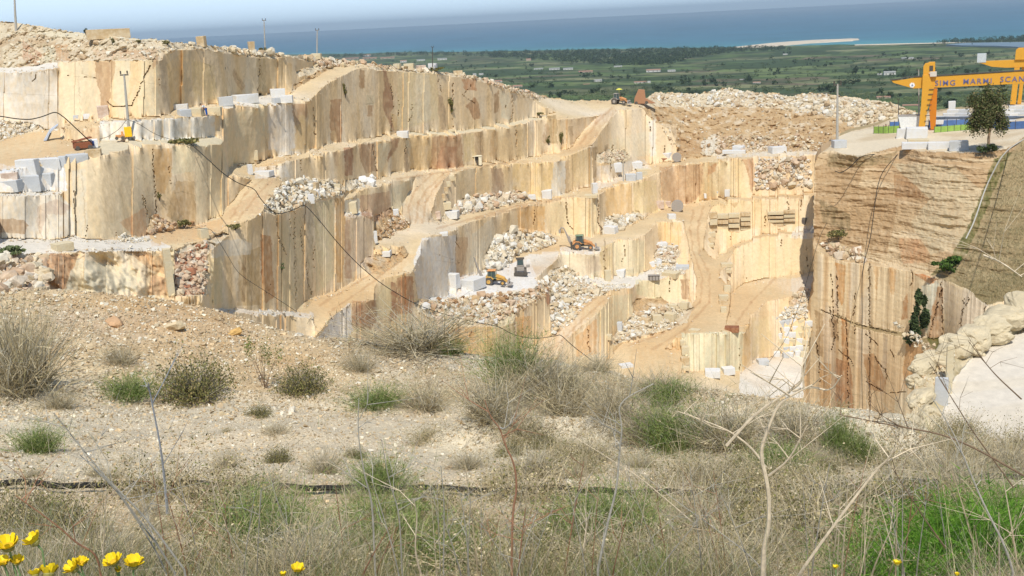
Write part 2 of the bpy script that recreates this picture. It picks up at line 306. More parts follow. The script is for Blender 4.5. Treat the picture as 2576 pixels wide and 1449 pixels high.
st = fbm(az_*3.2, wz*.06, tier*3., 4); st2 = fbm(az_*9, wz*.12, tier*5.+9, 3); gr_ = fbm(az_*.9, wz*.12, wy*.05, 4)
tint(wm, (196,158,108), np.clip((st-.62)*2.2, 0, .2)); tint(wm, (206,184,144), np.clip((st2-.62)*3, 0, .25)); tint(wm, (236,194,126), np.clip((gr_-.5)*3.5, 0, .5)); tint(wm, (238,230,212), np.clip((.43-gr_)*4, 0, .5))
bl = vn(wz*1.1+fbm(wx*.05, wy*.05, None, 2)*3, wx*.03); tint(wm, (206,178,136), np.clip((bl-.86)*4, 0, .25)); COL[wm] = COL[wm]*.72+lin((243,214,168))*.28; RD = (K == 1) | (K == 2)
rn = fbm(wx*.05, wy*.05, None, 5); rn2 = fbm(wx*.3, wy*.3, None, 4)
tint(RD, (214,178,130), np.clip((rn-.5)*3, 0, .6)); tint(RD, (236,224,204), np.clip((.46-rn)*3, 0, .5)); COL[RD] *= (1+(rn2[RD]-.5)*.25)[:, None]
sn = fbm(wx*.6, wy*.6, wz*.6, 4); SR = (K == 3) | (K == 4)
tint(SR, (172,138,98), np.clip((sn-.55)*4, 0, .6)); tint(SR, (226,212,186), np.clip((.45-sn)*4, 0, .7))
def patch(P, c, a=.9, only=None, ragged=.18):
    P = np.asarray(P, float); x0, x1, y0, y1 = P[:, 0].min()-4, P[:, 0].max()+4, P[:, 1].min()-4, P[:, 1].max()+4
    sl = np.s_[max(int((y0-Y0)//2), 0):max(int((y1-Y0)//2)+2, 0), max(int((x0-X0)//2), 0):max(int((x1-X0)//2)+2, 0)]
    jx = (fbm(QX[sl]*.09, QY[sl]*.07, None, 3)-.5)*ragged*40; m = inpoly(QX[sl]+jx, QY[sl]+jx*.6, P)
    n = fbm(QX[sl]*.22, QY[sl]*.08, None, 3); b = COL[sl]; aa = (np.clip(a*.82+(n-.5)*.9, 0, .92)*m)[..., None]; b[:] = b*(1-aa)+lin(c)*aa
def crack(P, wd=2.2, c=(116,92,62), a=.42):
    P = np.asarray(P, float)
    for (x0, y0), (x1, y1) in zip(P[:-1], P[1:]):
        sl = np.s_[max(int((min(y0, y1)-6-Y0)//2), 0):max(int((max(y0, y1)+8-Y0)//2)+1, 0), max(int((min(x0, x1)-6-X0)//2), 0):max(int((max(x0, x1)+8-X0)//2)+1, 0)]
        if QX[sl].size == 0: continue
        X, Y = QX[sl], QY[sl]; jx = (vn(Y*.21, X*.05)-.5)*5; t = np.clip(((X+jx-x0)*(x1-x0)+(Y-y0)*(y1-y0))/((x1-x0)**2+(y1-y0)**2+1e-6), 0, 1)
        d = np.hypot(X+jx-x0-t*(x1-x0), Y-y0-t*(y1-y0)); w_ = wd*(.1+1.3*vn(X*.13, Y*.13)); aa = (np.clip(w_-d+.6, 0, 1)*a)[..., None]; b = COL[sl]; b[:] = b*(1-aa)+lin(c)*aa
        QR[sl] *= 1+.0025*(aa[..., 0] > .4)
BR, OR, WH, RE, YE, GY = (180,138,98), (228,190,130), (232,228,218), (150,92,58), (228,200,140), (170,140,108)
for P, c, a in [
 ([(-40,180),(58,182),(145,174),(147,330),(60,318),(-40,302)], WH, .8), ([(150,160),(236,156),(236,290),(150,300)], (226,214,180), .6),
 ([(240,155),(292,155),(288,185),(280,215),(278,240),(272,268),(255,268),(250,225),(240,185)], BR, 1), ([(292,157),(328,155),(322,250),(300,268),(284,250),(286,200)], (226,214,180), .8),
 ([(328,157),(345,155),(335,225),(325,250)], (232,196,140), .7), ([(362,155),(395,140),(400,290),(350,290),(345,240)], (228,216,180), .6), ([(385,150),(398,135),(396,160),(380,175)], BR, .8),
 ([(400,140),(416,125),(428,285),(412,292)], (196,172,140), .8), ([(420,160),(462,130),(462,265),(432,262)], OR, .55), ([(462,120),(482,120),(482,265),(462,262)], (206,190,160), .7), ([(482,150),(540,165),(545,250),(486,255)], YE, .5),
 ([(55,100),(80,118),(105,135),(98,165),(75,168),(58,150)], (190,140,105), .7), ([(140,112),(170,112),(180,155),(140,152)], (196,152,108), .8), ([(110,118),(138,118),(138,155),(112,160)], (200,196,172), .8),
 ([(235,125),(300,128),(400,120),(385,150),(240,148)], (206,166,128), .5), ([(588,168),(600,190),(618,215),(610,232),(596,215),(586,190)], BR, .7), ([(645,140),(668,140),(670,240),(648,245)], (186,160,110), .5),
 ([(690,150),(735,160),(733,235),(695,240)], OR, .45), ([(640,262),(673,262),(673,380),(640,390)], (214,208,180), .6), ([(673,262),(740,262),(741,370),(712,384),(690,376),(675,378)], (236,230,220), .7),
 ([(733,262),(773,260),(774,290),(768,305),(752,318),(744,345),(740,300)], BR, 1), ([(743,318),(766,300),(782,320),(782,376),(742,376)], OR, .8), ([(752,290),(768,290),(768,308),(755,312)], (220,190,130), .8),
 ([(832,252),(858,248),(861,350),(856,358),(833,354),(829,300)], (188,136,92), .95), ([(832,330),(842,326),(848,355),(834,354)], (226,190,140), .9),
 ([(922,240),(944,238),(940,264),(922,262)], (222,206,170), .9), ([(924,264),(938,264),(937,292),(922,292)], BR, .95), ([(904,175),(915,175),(917,220),(903,224)], (170,128,86), .95),
 ([(963,176),(972,178),(976,205),(984,222),(991,248),(987,270),(984,290),(990,320),(997,332),(986,326),(974,300),(964,270),(961,240),(970,222),(967,200)], (166,116,84), 1), ([(984,285),(998,290),(1000,330),(990,328)], OR, .8),
 ([(962,290),(976,300),(984,330),(962,330)], OR, .5), ([(1000,180),(1100,185),(1102,300),(1000,330)], (226,208,162), .6), ([(1045,190),(1080,188),(1085,300),(1050,310)], (232,222,196), .5),
 ([(1102,238),(1112,240),(1126,300),(1124,328),(1110,326),(1104,285)], (176,148,118), .9), ([(1160,197),(1200,200),(1198,228),(1168,226)], (206,146,100), .95), ([(1170,268),(1195,243),(1206,262),(1208,300),(1190,300),(1180,275)], (176,128,88), .95),
 ([(1243,236),(1256,228),(1254,282),(1241,284)], (160,120,80), .9), ([(1258,232),(1282,232),(1284,300),(1262,298)], (226,218,190), .7), ([(1376,292),(1400,290),(1402,362),(1372,360)], (168,140,96), .9),
 ([(1020,332),(1028,332),(1028,430),(1022,430)], (226,214,180), .8), ([(1030,340),(1088,342),(1086,428),(1034,430)], OR, .7), ([(1088,345),(1160,338),(1166,420),(1084,427)], (176,128,88), .95), ([(1108,368),(1150,368),(1148,418),(1098,424)], (166,112,78), .9),
 ([(866,372),(889,370),(886,440),(868,444),(866,400)], (168,110,78), .95), ([(900,364),(940,361),(947,430),(920,436),(906,400)], (166,122,86), .9), ([(839,385),(852,382),(850,420),(842,415)], (200,160,120), .7),
 ([(982,350),(1006,347),(1000,370),(986,388),(975,412),(976,390),(984,370)], (166,118,84), .95), ([(1018,378),(1026,372),(1030,430),(1018,432)], GY, .9), ([(950,362),(980,358),(975,400),(955,435)], (226,216,184), .7),
 ([(1194,333),(1216,331),(1216,390),(1196,396)], (184,142,92), .6), ([(1165,340),(1194,336),(1194,400),(1170,410)], YE, .6), ([(1236,330),(1254,330),(1250,400),(1232,404)], (204,160,104), .7),
 ([(1302,316),(1330,312),(1330,390),(1305,396)], (206,178,128), .5), ([(1370,312),(1380,310),(1380,366),(1366,360)], BR, .6), ([(1430,318),(1442,316),(1440,362),(1432,364)], (150,118,80), .8), ([(1140,430),(1200,422),(1205,500),(1150,498)], (222,200,158), .6),
 ([(1235,424),(1264,422),(1272,496),(1240,500)], (172,136,106), .9), ([(1290,412),(1392,408),(1392,490),(1290,500)], (228,192,126), .7), ([(1392,406),(1424,404),(1420,490),(1388,494)], (226,220,204), .9), ([(1422,405),(1432,402),(1430,486),(1422,488)], (190,158,118), .8),
 ([(1440,385),(1486,372),(1488,460),(1440,472)], (230,200,142), .6), ([(1488,372),(1500,368),(1502,445),(1490,450)], (166,138,100), .9), ([(1520,366),(1530,362),(1528,440),(1520,440)], (150,124,92), .6), ([(1532,350),(1585,345),(1585,410),(1532,430)], (228,214,178), .6),
 ([(1588,340),(1632,330),(1632,390),(1592,396)], (232,220,188), .6), ([(1632,305),(1650,302),(1650,392),(1634,392)], (230,226,214), .9), ([(1652,310),(1704,312),(1700,370),(1694,392),(1652,392)], (220,196,160), .8),
 ([(1762,360),(1798,335),(1803,340),(1810,392),(1770,392)], (226,222,206), .9), ([(1710,345),(1760,350),(1770,385),(1712,392)], (176,138,96), .7),
 ([(1660,420),(1768,412),(1764,490),(1735,512),(1700,514),(1664,500)], (192,152,112), .95), ([(1770,410),(1880,402),(1892,486),(1772,494)], (228,208,160), .7), ([(1868,402),(1895,398),(1902,440),(1892,488),(1884,450)], (186,134,92), .9), ([(1895,398),(2075,392),(2075,480),(1900,480)], (208,180,142), .5),
 ([(1784,418),(1806,410),(1800,430),(1776,446)], (206,150,100), .9), ([(1525,470),(1588,460),(1588,540),(1524,545)], (230,186,122), .85), ([(1592,460),(1650,452),(1655,535),(1596,535)], (230,204,146), .7), ([(1506,492),(1516,488),(1518,590),(1508,592)], (160,136,100), .6),
 ([(1300,520),(1370,518),(1372,590),(1306,585)], (228,176,106), .85), ([(1382,512),(1440,506),(1440,588),(1384,586)], (226,206,160), .6), ([(1444,508),(1502,500),(1504,590),(1446,590)], (222,204,160), .6),
 ([(1655,560),(1716,558),(1712,624),(1656,612)], (230,190,128), .8), ([(1540,610),(1622,604),(1620,690),(1545,692)], (226,212,172), .8), ([(1510,620),(1540,610),(1540,690),(1512,690)], (230,202,142), .6), ([(1410,640),(1508,640),(1506,700),(1410,680)], (224,212,184), .8),
 ([(1470,650),(1508,645),(1505,680),(1475,690)], (208,184,156), .8), ([(1040,660),(1062,600),(1148,590),(1150,740),(1110,760),(1050,750)], (228,226,220), .9), ([(1146,598),(1176,596),(1170,690),(1158,735),(1146,720)], (204,164,122), .95), ([(1190,590),(1240,545),(1250,600),(1210,690),(1176,690)], (228,216,190), .8),
 ([(868,540),(938,535),(938,660),(870,690)], (212,188,160), .85), ([(868,555),(880,552),(884,700),(868,700)], (172,124,90), .7), ([(905,492),(982,482),(984,540),(945,560),(908,540)], (186,146,114), .9), ([(866,505),(904,500),(906,545),(866,535)], (226,222,206), .8), ([(985,474),(1046,445),(1012,520),(1000,530),(985,530)], (220,210,178), .8),
 ([(885,757),(950,755),(948,810),(930,830),(885,820)], (164,112,80), .95), ([(880,760),(835,800),(800,850),(870,860),(886,830)], (234,230,224), 1), ([(998,698),(1040,694),(1040,790),(1000,790)], (180,122,82), .95), ([(984,710),(997,712),(1000,800),(975,812),(985,770)], (150,86,54), .95), ([(950,720),(984,716),(985,780),(960,800),(945,780)], (226,206,156), .8),
 ([(655,590),(682,592),(692,745),(668,765),(658,700)], (190,132,78), .95), ([(842,500),(866,495),(868,600),(862,710),(846,710)], (216,164,96), .85), ([(776,500),(790,498),(785,760),(770,780)], (150,138,104), .5), ([(530,640),(560,625),(560,760),(530,770)], (222,206,160), .7), ([(600,640),(654,620),(655,768),(598,770)], (196,160,104), .7), ([(612,630),(620,628),(618,760),(608,760)], (130,94,58), .7),
 ([(700,560),(760,540),(765,780),(705,770)], (216,200,158), .6), ([(790,510),(840,502),(840,700),(795,740)], (220,206,160), .6),
 ([(120,637),(196,640),(186,682),(166,742),(120,740)], (176,122,80), 1), ([(198,650),(340,680),(345,735),(165,735),(175,690)], (216,208,180), .9), ([(330,640),(420,645),(420,690),(380,680)], (200,150,96), .8), ([(422,626),(440,628),(442,745),(424,745)], (220,206,164), 1), ([(380,690),(420,700),(420,745),(370,740)], (190,140,100), .8),
 ([(0,640),(120,645),(120,740),(0,760)], (206,168,128), .7), ([(440,640),(520,640),(510,740),(440,745)], (190,140,112), .8),
 ([(60,420),(180,405),(390,385),(390,590),(230,600),(190,592),(180,520),(160,485)], (214,196,160), .6), ([(180,430),(215,425),(222,598),(186,590)], (206,202,184), .6), ([(250,410),(290,400),(290,560),(262,560)], (206,180,140), .5), ([(300,560),(368,520),(370,590),(340,598)], (206,156,110), .8),
 ([(386,376),(432,372),(432,440),(412,486),(392,486)], (210,162,98), .9), ([(434,368),(490,362),(490,430),(434,440)], (226,214,176), .8), ([(446,456),(490,456),(492,560),(450,560),(420,545),(428,500)], (196,160,110), .9), ([(492,362),(560,352),(572,420),(566,545),(494,566)], (218,204,168), .7),
 ([(-40,488),(150,488),(180,520),(188,592),(120,600),(-40,598)], (228,222,208), .9), ([(-40,548),(60,552),(72,568),(60,588),(-40,582)], (168,132,98), .9), ([(95,520),(140,500),(180,520),(160,540),(120,540),(100,590),(92,560)], (200,176,156), .8), ([(-40,430),(160,412),(170,480),(-40,484)], (228,232,234), .95),
 ([(1715,838),(1870,834),(1868,935),(1715,928)], (222,218,184), .85), ([(1868,834),(1886,812),(1890,900),(1868,935)], (226,186,126), .7), ([(1890,800),(1932,794),(1945,870),(1892,900)], (228,204,150), .6), ([(1870,612),(2075,590),(2075,700),(1872,700)], (228,206,162), .7), ([(1990,700),(2075,690),(2075,735),(1990,735)], (226,224,214), .8),
 ([(1600,705),(1712,704),(1712,752),(1640,750),(1600,740)], (226,216,174), .8), ([(1712,704),(1732,700),(1732,752),(1716,752)], (160,116,80), .9), ([(1120,822),(1185,822),(1238,822),(1240,900),(1100,900)], (228,170,96), .9), ([(1190,824),(1240,824),(1240,900),(1200,900)], (220,196,140), .8), ([(1245,815),(1292,760),(1296,900),(1250,890)], (216,200,160), .8),
 ([(1296,796),(1340,795),(1345,850),(1300,848)], (226,178,118), .8), ([(1340,730),(1375,725),(1388,845),(1335,848)], (220,196,156), .8), ([(1372,726),(1380,726),(1386,760),(1376,770)], (150,86,56), .9), ([(1448,850),(1500,800),(1502,890),(1450,900)], (224,168,106), .8), ([(1502,790),(1537,750),(1538,840),(1504,845)], (222,208,168), .7), ([(1540,745),(1592,740),(1592,800),(1540,820)], (224,214,178), .7),
 ([(1790,505),(1932,505),(1932,570),(1790,578)], (226,200,148), .5), ([(1838,512),(1860,508),(1850,525)], (190,150,96), .9), ([(2000,570),(2075,568),(2075,600),(1990,600)], WH, .8), ([(530,610),(600,600),(634,612),(630,640),(560,645),(530,650)], (230,222,204), .8), ([(560,300),(640,270),(640,420),(575,415)], (216,206,172), .5), ([(250,305),(430,298),(540,292),(542,345),(400,352),(250,352)], (232,230,220), .95), ([(200,330),(250,318),(250,352),(215,352)], (212,176,134), .8),
]: patch(P, c, a)
# dust and orange earth on the floors
for P, c, a in [([(640,420),(720,415),(730,445),(640,450)], WH, .8), ([(690,370),(760,385),(700,395)], WH, .9), ([(1500,420),(1620,400),(1640,425),(1500,480)], (238,232,222), .7), ([(1408,622),(1510,620),(1510,640),(1408,640)], (240,238,234), .8), ([(1130,700),(1330,650),(1360,720),(1130,750)], (238,236,232), .8), ([(1800,385),(2075,378),(2075,390),(1800,398)], WH, .6),
 ([(375,590),(560,550),(560,600),(380,620)], (220,180,132), .6), ([(-40,362),(110,328),(220,365),(60,420),(-40,430)], (226,190,142), .6), ([(770,757),(1000,640),(1050,640),(940,756),(850,785)], (222,184,132), .5), ([(555,547),(690,447),(655,537)], (206,170,130), .6), ([(1049,441),(1134,431),(1092,558),(1034,564),(1010,535)], (208,174,132), .5), ([(1543,266),(1552,280),(1478,366),(1440,373),(1508,290)], (196,160,120), .6), ([(1870,711),(2075,672),(2075,760),(1855,820)], (224,190,142), .5), ([(1448,748),(1538,744),(1400,900),(1300,900)], (218,180,132), .6), ([(1600,860),(1720,860),(1712,1000),(1540,1000)], (220,184,134), .6)]: patch(P, c, a*.8)
# wheel tracks on the ramps
for P in [[(1130,436),(1095,470),(1070,510),(1062,560)], [(1115,438),(1075,475),(1052,510),(1045,560)], [(1085,440),(1045,480),(1028,520),(1030,555)], [(1770,520),(1755,570),(1760,640),(1785,690),(1785,760),(1720,830),(1640,880)], [(1745,530),(1735,580),(1745,640),(1768,700),(1762,760),(1690,830),(1580,870)], [(1000,645),(900,710),(800,770)], [(1010,655),(920,722),(830,785)], [(680,455),(640,500),(600,550)], [(660,450),(615,490),(580,550)], [(1525,750),(1470,800),(1400,870),(1340,895)], [(1500,750),(1440,800),(1380,860)], [(1540,272),(1500,310),(1460,362)], [(1950,700),(1890,760),(1850,815)], [(1000,450),(1150,428),(1300,405)], [(1100,575),(1300,518),(1450,492)], [(1200,550),(1400,502)]]:
    crack(P, 3.0, (184,140,98), .4)
for P in [
 [(201,158),(207,185),(240,197),(250,200)], [(196,195),(200,240),(204,290)], [(395,138),(378,165),(355,210),(345,240),(332,265),(305,268),(285,268),(270,255)], [(330,160),(325,190)], [(345,206),(400,212)], [(170,190),(240,196)], [(420,160),(430,180),(425,195)], [(490,120),(515,160),(528,165),(535,200),(540,250)],
 [(573,150),(574,175)], [(640,140),(620,170),(612,210),(615,250)], [(586,175),(600,200),(612,220)], [(655,160),(665,240)], [(653,140),(650,245)], [(120,190),(112,240),(108,280)], [(60,200),(66,240)], [(0,235),(140,240)], [(745,165),(747,195)], [(810,165),(850,178)],
 [(667,340),(672,376)], [(788,270),(792,340)], [(832,262),(845,330),(858,358)], [(925,240),(940,260),(920,262)], [(930,292),(916,330),(910,350)], [(934,300),(938,340),(935,352)], [(955,230),(962,330)], [(985,190),(975,215)], [(980,210),(990,260),(985,330),(1000,335)], [(1060,270),(1062,300),(1075,328)], [(1090,300),(1085,325)], [(1120,280),(1118,325)], [(1100,190),(1110,230)], [(1228,215),(1230,300)], [(1240,240),(1236,280)], [(1275,200),(1290,240),(1298,280)], [(1205,190),(1165,240),(1195,260)],
 [(755,400),(757,430)], [(808,385),(806,450)], [(768,430),(764,450)], [(888,372),(885,445)], [(938,362),(947,430)], [(972,350),(970,410)], [(1022,345),(1018,400)], [(1200,340),(1210,385)], [(1212,338),(1214,380)], [(1245,340),(1250,400)], [(1298,318),(1300,395)], [(1500,370),(1504,445),(1496,450)], [(1525,368),(1530,400),(1522,440)], [(1541,365),(1535,440)], [(1440,400),(1445,470)], [(1557,360),(1557,410)], [(1660,430),(1660,500)], [(1810,425),(1804,450),(1806,480)], [(1888,400),(1895,440),(1892,480)], [(1734,430),(1730,470)], [(1424,510),(1428,560),(1440,578)], [(1505,500),(1506,560),(1516,588)], [(1350,640),(1345,660)], [(1620,600),(1624,690)], [(1720,555),(1716,610)], [(1930,520),(1932,570)], [(1965,595),(1970,640),(1975,680)], [(1100,640),(1150,655),(1152,662)], [(1095,655),(1150,662)], [(1042,680),(1050,750)], [(1520,600),(1522,680)], [(1870,612),(1872,700)],
 [(330,400),(335,500),(338,560)], [(383,375),(390,480),(393,540)], [(300,420),(298,460)], [(205,430),(212,500),(215,580)], [(265,500),(272,560),(285,590)], [(303,480),(312,520),(316,590)], [(232,420),(242,440)], [(270,440),(275,500)], [(430,480),(445,456),(440,440)], [(480,430),(472,450),(490,460)], [(492,365),(492,560)], [(436,486),(460,482),(490,492)], [(420,486),(430,480)], [(365,500),(370,540)], [(345,430),(348,480)], [(250,590),(256,604)], [(520,400),(524,500)],
 [(75,500),(100,525),(110,530)], [(55,470),(62,485)], [(100,520),(98,560),(105,600)], [(115,540),(125,560),(122,590)], [(185,480),(192,560)], [(695,545),(700,600),(720,640)], [(740,530),(740,600),(745,760)], [(790,500),(800,560)], [(755,520),(757,600),(762,640)], [(780,510),(785,600),(778,680)], [(763,540),(760,620),(765,760)], [(690,600),(692,700)], [(745,640),(750,700)], [(770,660),(775,720),(785,740)], [(885,545),(890,640)], [(625,640),(632,760)], [(580,660),(582,760)], [(558,660),(556,740)], [(643,650),(640,740)], [(208,800),(210,802)], [(853,760),(865,800)], [(830,790),(842,830)], [(905,800),(912,830)], [(1960,890),(1945,900)], [(1984,810),(1970,850),(1945,880)], [(1537,750),(1540,840)], [(1292,770),(1296,880)], [(1465,840),(1470,890)], [(1478,830),(1482,890)], [(1872,820),(1880,870)], [(1540,605),(1543,690)], [(990,600),(992,690)],
]: crack(P, (.7, 1.0, 1.3)[int(P[0][0]*7+P[0][1]) % 3], a=(.25, .4, .5)[int(P[0][0]+P[0][1]*3) % 3])
rc_ = np.random.default_rng(9)                                        # fine vertical seams and drip marks on the cut faces
for i in range(220):
    j = rc_.integers(0, QX.shape[1]); i0 = rc_.integers(20, 460)
    if G[i0, j] > 3:
        n = rc_.integers(8, 45); x, y = QX[i0, j], QY[i0, j]
        if G[min(i0+n//2, 520), j] > 3: crack([(x, y), (x+rc_.normal()*2, y+n), (x+rc_.normal()*4, y+2*n*.8)], rc_.uniform(.4, 1.3), ((140,116,80), (168,146,108), (196,156,104))[rc_.integers(3)], rc_.uniform(.25, .55))
COL[wm & (edge > 0)] *= .98
COL[wm] = COL[wm]*.8+lin((246,218,172))*.2; COL[SR] = COL[SR]*.85+lin((226,204,166))*.15
# ------------------------------------------------------------ relief of the faces and rubble (each point stays on its own sight line)
dr = wall*((pan-.5)*.18+yaw_*.8+(fbm(wx*.3, wy*.3, wz*.06, 3)-.5)*.5+(fbm(wx*1.2, wz*.5, wy*1.2, 3)-.5)*.22*(G > 3)+(fbm(wx*.35, wz*.35, wy*.35, 4)-.5)*6*(G < 3))
dr += SR*((fbm(wx*.7, wy*.7, wz*.7, 4)-.5)*3.2)+(G > 2)*(K != 0)*0
top = np.zeros(QX.shape); dr += ((K == 1)|(K == 2))*(fbm(wx*.12, wy*.12, None, 3)-.5)*.8
QR = QR+dr; QYs = QY.copy()
sky_y = np.interp(JX, SKY[:, 0], SKY[:, 1])+(vn(JX*.11, JX*0)-.5)*5*(JX > 330)+(vn(JX*.3, JX*0+3)-.5)*3
use = QY >= sky_y[None]-2
use &= QX < np.interp(QY, [252, 352, 388, 402, 740, 770, 886, 930, 1092], [2400, 2400, 2300, 2075, 2072, 2056, 2030, 2018, 2030])
QYs = np.maximum(QYs, sky_y[None])
XX = at(QX, QYs, QR); XQ = XX
def grid_mesh(name, XX, COL, use, material, smooth=False):
    h, w_ = use.shape; idx = np.arange(h*w_).reshape(h, w_); q = use[:-1, :-1] & use[1:, :-1] & use[:-1, 1:] & use[1:, 1:]
    fa = np.stack([idx[:-1, :-1][q], idx[1:, :-1][q], idx[1:, 1:][q], idx[:-1, 1:][q]], 1)
    ids, inv = np.unique(fa, return_inverse=True); me = mesh_np(name, XX.reshape(-1, 3)[ids], inv.reshape(fa.shape), COL.reshape(-1, 3)[ids], smooth=smooth)
    return link(name, me, material)
M_ROCK = mat('quarry_rock', (.5, .5, .5), .93, noise=.1, scale=1.7, attr=True, bump=.08, bscale=1.1, spec=.15)
KALB = .80
q = grid_mesh('quarry_terrain', XX, np.clip(COL*KALB, .01, .85), use, M_ROCK); tag(q, kind='structure')
def qhit(x, y):
    """world point of the quarry surface seen at a picture point"""
    i = np.clip(np.round((np.asarray(y)-44)/2).astype(int), 0, QR.shape[0]-1); j = np.clip(np.round((np.asarray(x)+40)/2).astype(int), 0, QR.shape[1]-1)
    return at(x, y, QR[i, j])
SAVE_Q = (QX, QY, COL, QR)
# ------------------------------------------------------------ the near cliff on the right with the yard on top of it
X0, Y0 = 1960, 236
QX, QY = np.meshgrid(np.arange(X0, 2760, 2.), np.arange(Y0, 1150, 2.)); G2 = np.full(QX.shape, 14.); K2 = np.zeros(QX.shape, int)
LIP = [(2052,402),(2060,388),(2087,376),(2120,386),(2157,394),(2207,380),(2270,366),(2307,378),(2407,384),(2482,384),(2532,374),(2576,344),(2760,300)]
FAR = [(2100,352),(2112,342),(2140,330),(2200,316),(2235,302),(2290,290),(2400,275),(2560,258),(2760,245)]
LEDGE = [(2040,588),(2050,615),(2062,632),(2094,648),(2169,665),(2240,672),(2294,680),(2330,700)]
LEDGE2 = [(2100,792),(2157,817),(2210,830),(2264,840),(2307,856),(2350,872),(2400,882)]
F2 = [(.03, 1, LIP+FAR[::-1]), (1.7, 3, LIP+[(2760,720),(2560,700),(2450,700),(2357,704),(2294,676),(2240,666),(2169,656),(2094,640),(2062,622),(2040,600)]),
 (.25, 3, [(2040,588),(2060,612),(2094,638),(2169,656),(2240,664),(2294,672),(2340,684),(2340,700),(2294,682),(2240,674),(2169,666),(2094,650),(2060,632),(2040,618)]),
 (.9, 6, [(2760,300),(2576,344),(2545,380),(2515,430),(2490,500),(2460,570),(2432,640),(2400,680),(2340,690),(2380,706),(2440,730),(2480,770),(2576,740),(2760,700)]),
 (.2, 6, [(2100,788),(2157,812),(2210,825),(2264,834),(2307,848),(2350,852),(2376,850),(2400,872),(2396,886),(2350,878),(2307,862),(2264,846),(2210,836),(2157,824),(2100,798)])]
for g_, k_, P in F2:
    sl_, m_ = paint(G2, QX, QY, P, g_); K2[sl_][m_] = k_
QR = solve(G2, QX, QY, [(2300,372,245,1), (2200,700,214,.3), (2500,720,170,.5), (2060,640,226,.4), (2300,1000,185,.3)], wallw=.02)
XX = at(QX, QY, QR); wx, wy, wz = XX[..., 0], XX[..., 1], XX[..., 2]
CB2 = {0: (240,220,182), 1: (230,214,184), 3: (200,172,132), 4: (220,200,164), 6: (172,150,112)}
COL = np.zeros(QX.shape+(3,))
for k_, v_ in CB2.items(): COL[K2 == k_] = lin(v_)
one = np.ones(QX.shape); wm2 = K2 == 0; az_ = np.arctan2(wx, wy)*180
st = fbm(az_*1.1, wz*.03, one*3, 4); st2 = fbm(az_*2.4, wz*.05, one*7, 3); gr_ = fbm(az_*.8, wz*.08, one, 4)
tint(wm2, (190,138,80), np.clip((st-.56)*3.2, 0, .5)); tint(wm2, (176,138,96), np.clip((st2-.64)*3, 0, .3)); tint(wm2, (220,214,200), np.clip((gr_-.55)*4, 0, .5)); tint(wm2, (196,146,96), np.clip((760-QY)/-500, 0, .35))
sb = fbm(wx*.06, wy*.06, wz*1.5, 4); sm = fbm(wx*.08, wy*.08, wz*.12, 4); s3 = K2 == 3; s6 = K2 == 6
tint(s3, (186,152,112), np.clip((.5-sm)*4, 0, .6)); tint(s3, (232,210,172), np.clip((sb-.5)*4, 0, .7)); tint(s6, (176,158,120), np.clip((sb-.48)*4, 0, .6)); tint(s6, (132,118,80), np.clip((sm-.5)*4, 0, .6))
tint(K2 == 1, (202,178,140), np.clip((fbm(wx*.1, wy*.1, None, 4)-.5)*4, 0, .6))
for P, c, a in [([(2052,420),(2110,400),(2180,400),(2160,470),(2260,500),(2250,560),(2230,640),(2060,620),(2048,600)], (180,148,108), .85), ([(2250,440),(2290,445),(2330,500),(2250,495)], (166,126,86), .8), ([(2260,600),(2330,600),(2340,660),(2270,665)], (196,150,108), .7),
 ([(2240,410),(2400,420),(2470,480),(2420,620),(2340,640),(2290,560),(2340,500)], (206,188,152), .8), ([(2060,500),(2140,540),(2140,580),(2070,560)], (110,100,70), .5), ([(2085,385),(2200,395),(2260,380),(2240,410),(2150,420),(2080,420)], (130,114,78), .6),
 ([(2102,660),(2128,668),(2124,760),(2118,770),(2106,740)], (206,142,70), .85), ([(2235,672),(2256,676),(2250,740),(2240,740)], (206,150,84), .7), ([(2196,668),(2212,670),(2205,760)], (196,150,96), .7), ([(2050,780),(2070,790),(2072,900),(2055,890)], (150,116,80), .8), ([(2085,800),(2103,805),(2105,850),(2090,850)], (140,106,74), .8),
 ([(2116,800),(2130,806),(2136,930),(2120,930)], (190,126,68), .9), ([(2102,900),(2140,915),(2150,1060),(2100,1060)], (168,104,60), .9), ([(2062,910),(2090,915),(2090,1060),(2060,1060)], (192,140,84), .8), ([(2170,890),(2200,890),(2230,960),(2220,985),(2185,980)], (170,118,72), .9), ([(2280,860),(2330,870),(2330,900),(2300,1060),(2270,940)], (196,140,84), .8),
 ([(2335,855),(2352,720),(2372,722),(2374,860)], (160,106,62), .85), ([(2318,720),(2350,705),(2362,712),(2330,840),(2318,800)], (206,212,196), .9), ([(2375,850),(2380,710),(2440,740),(2490,770),(2400,870)], (214,200,180), .6), ([(2270,760),(2284,740),(2282,800),(2268,806)], (176,112,60), .9), ([(2250,1000),(2300,960),(2310,1060),(2250,1060)], (206,200,176), .7), ([(2325,690),(2360,704),(2340,715),(2300,690)], (196,116,54), .9), ([(2060,612),(2110,610),(2180,640),(2180,662),(2094,648),(2060,632)], (196,174,136), .8),
 ([(2500,400),(2545,380),(2432,640),(2400,680),(2340,692),(2390,650),(2440,560)], (96,98,50), .9), ([(2330,850),(2372,850),(2396,880),(2350,878)], (96,96,46), .9)]: patch(P, c, a)
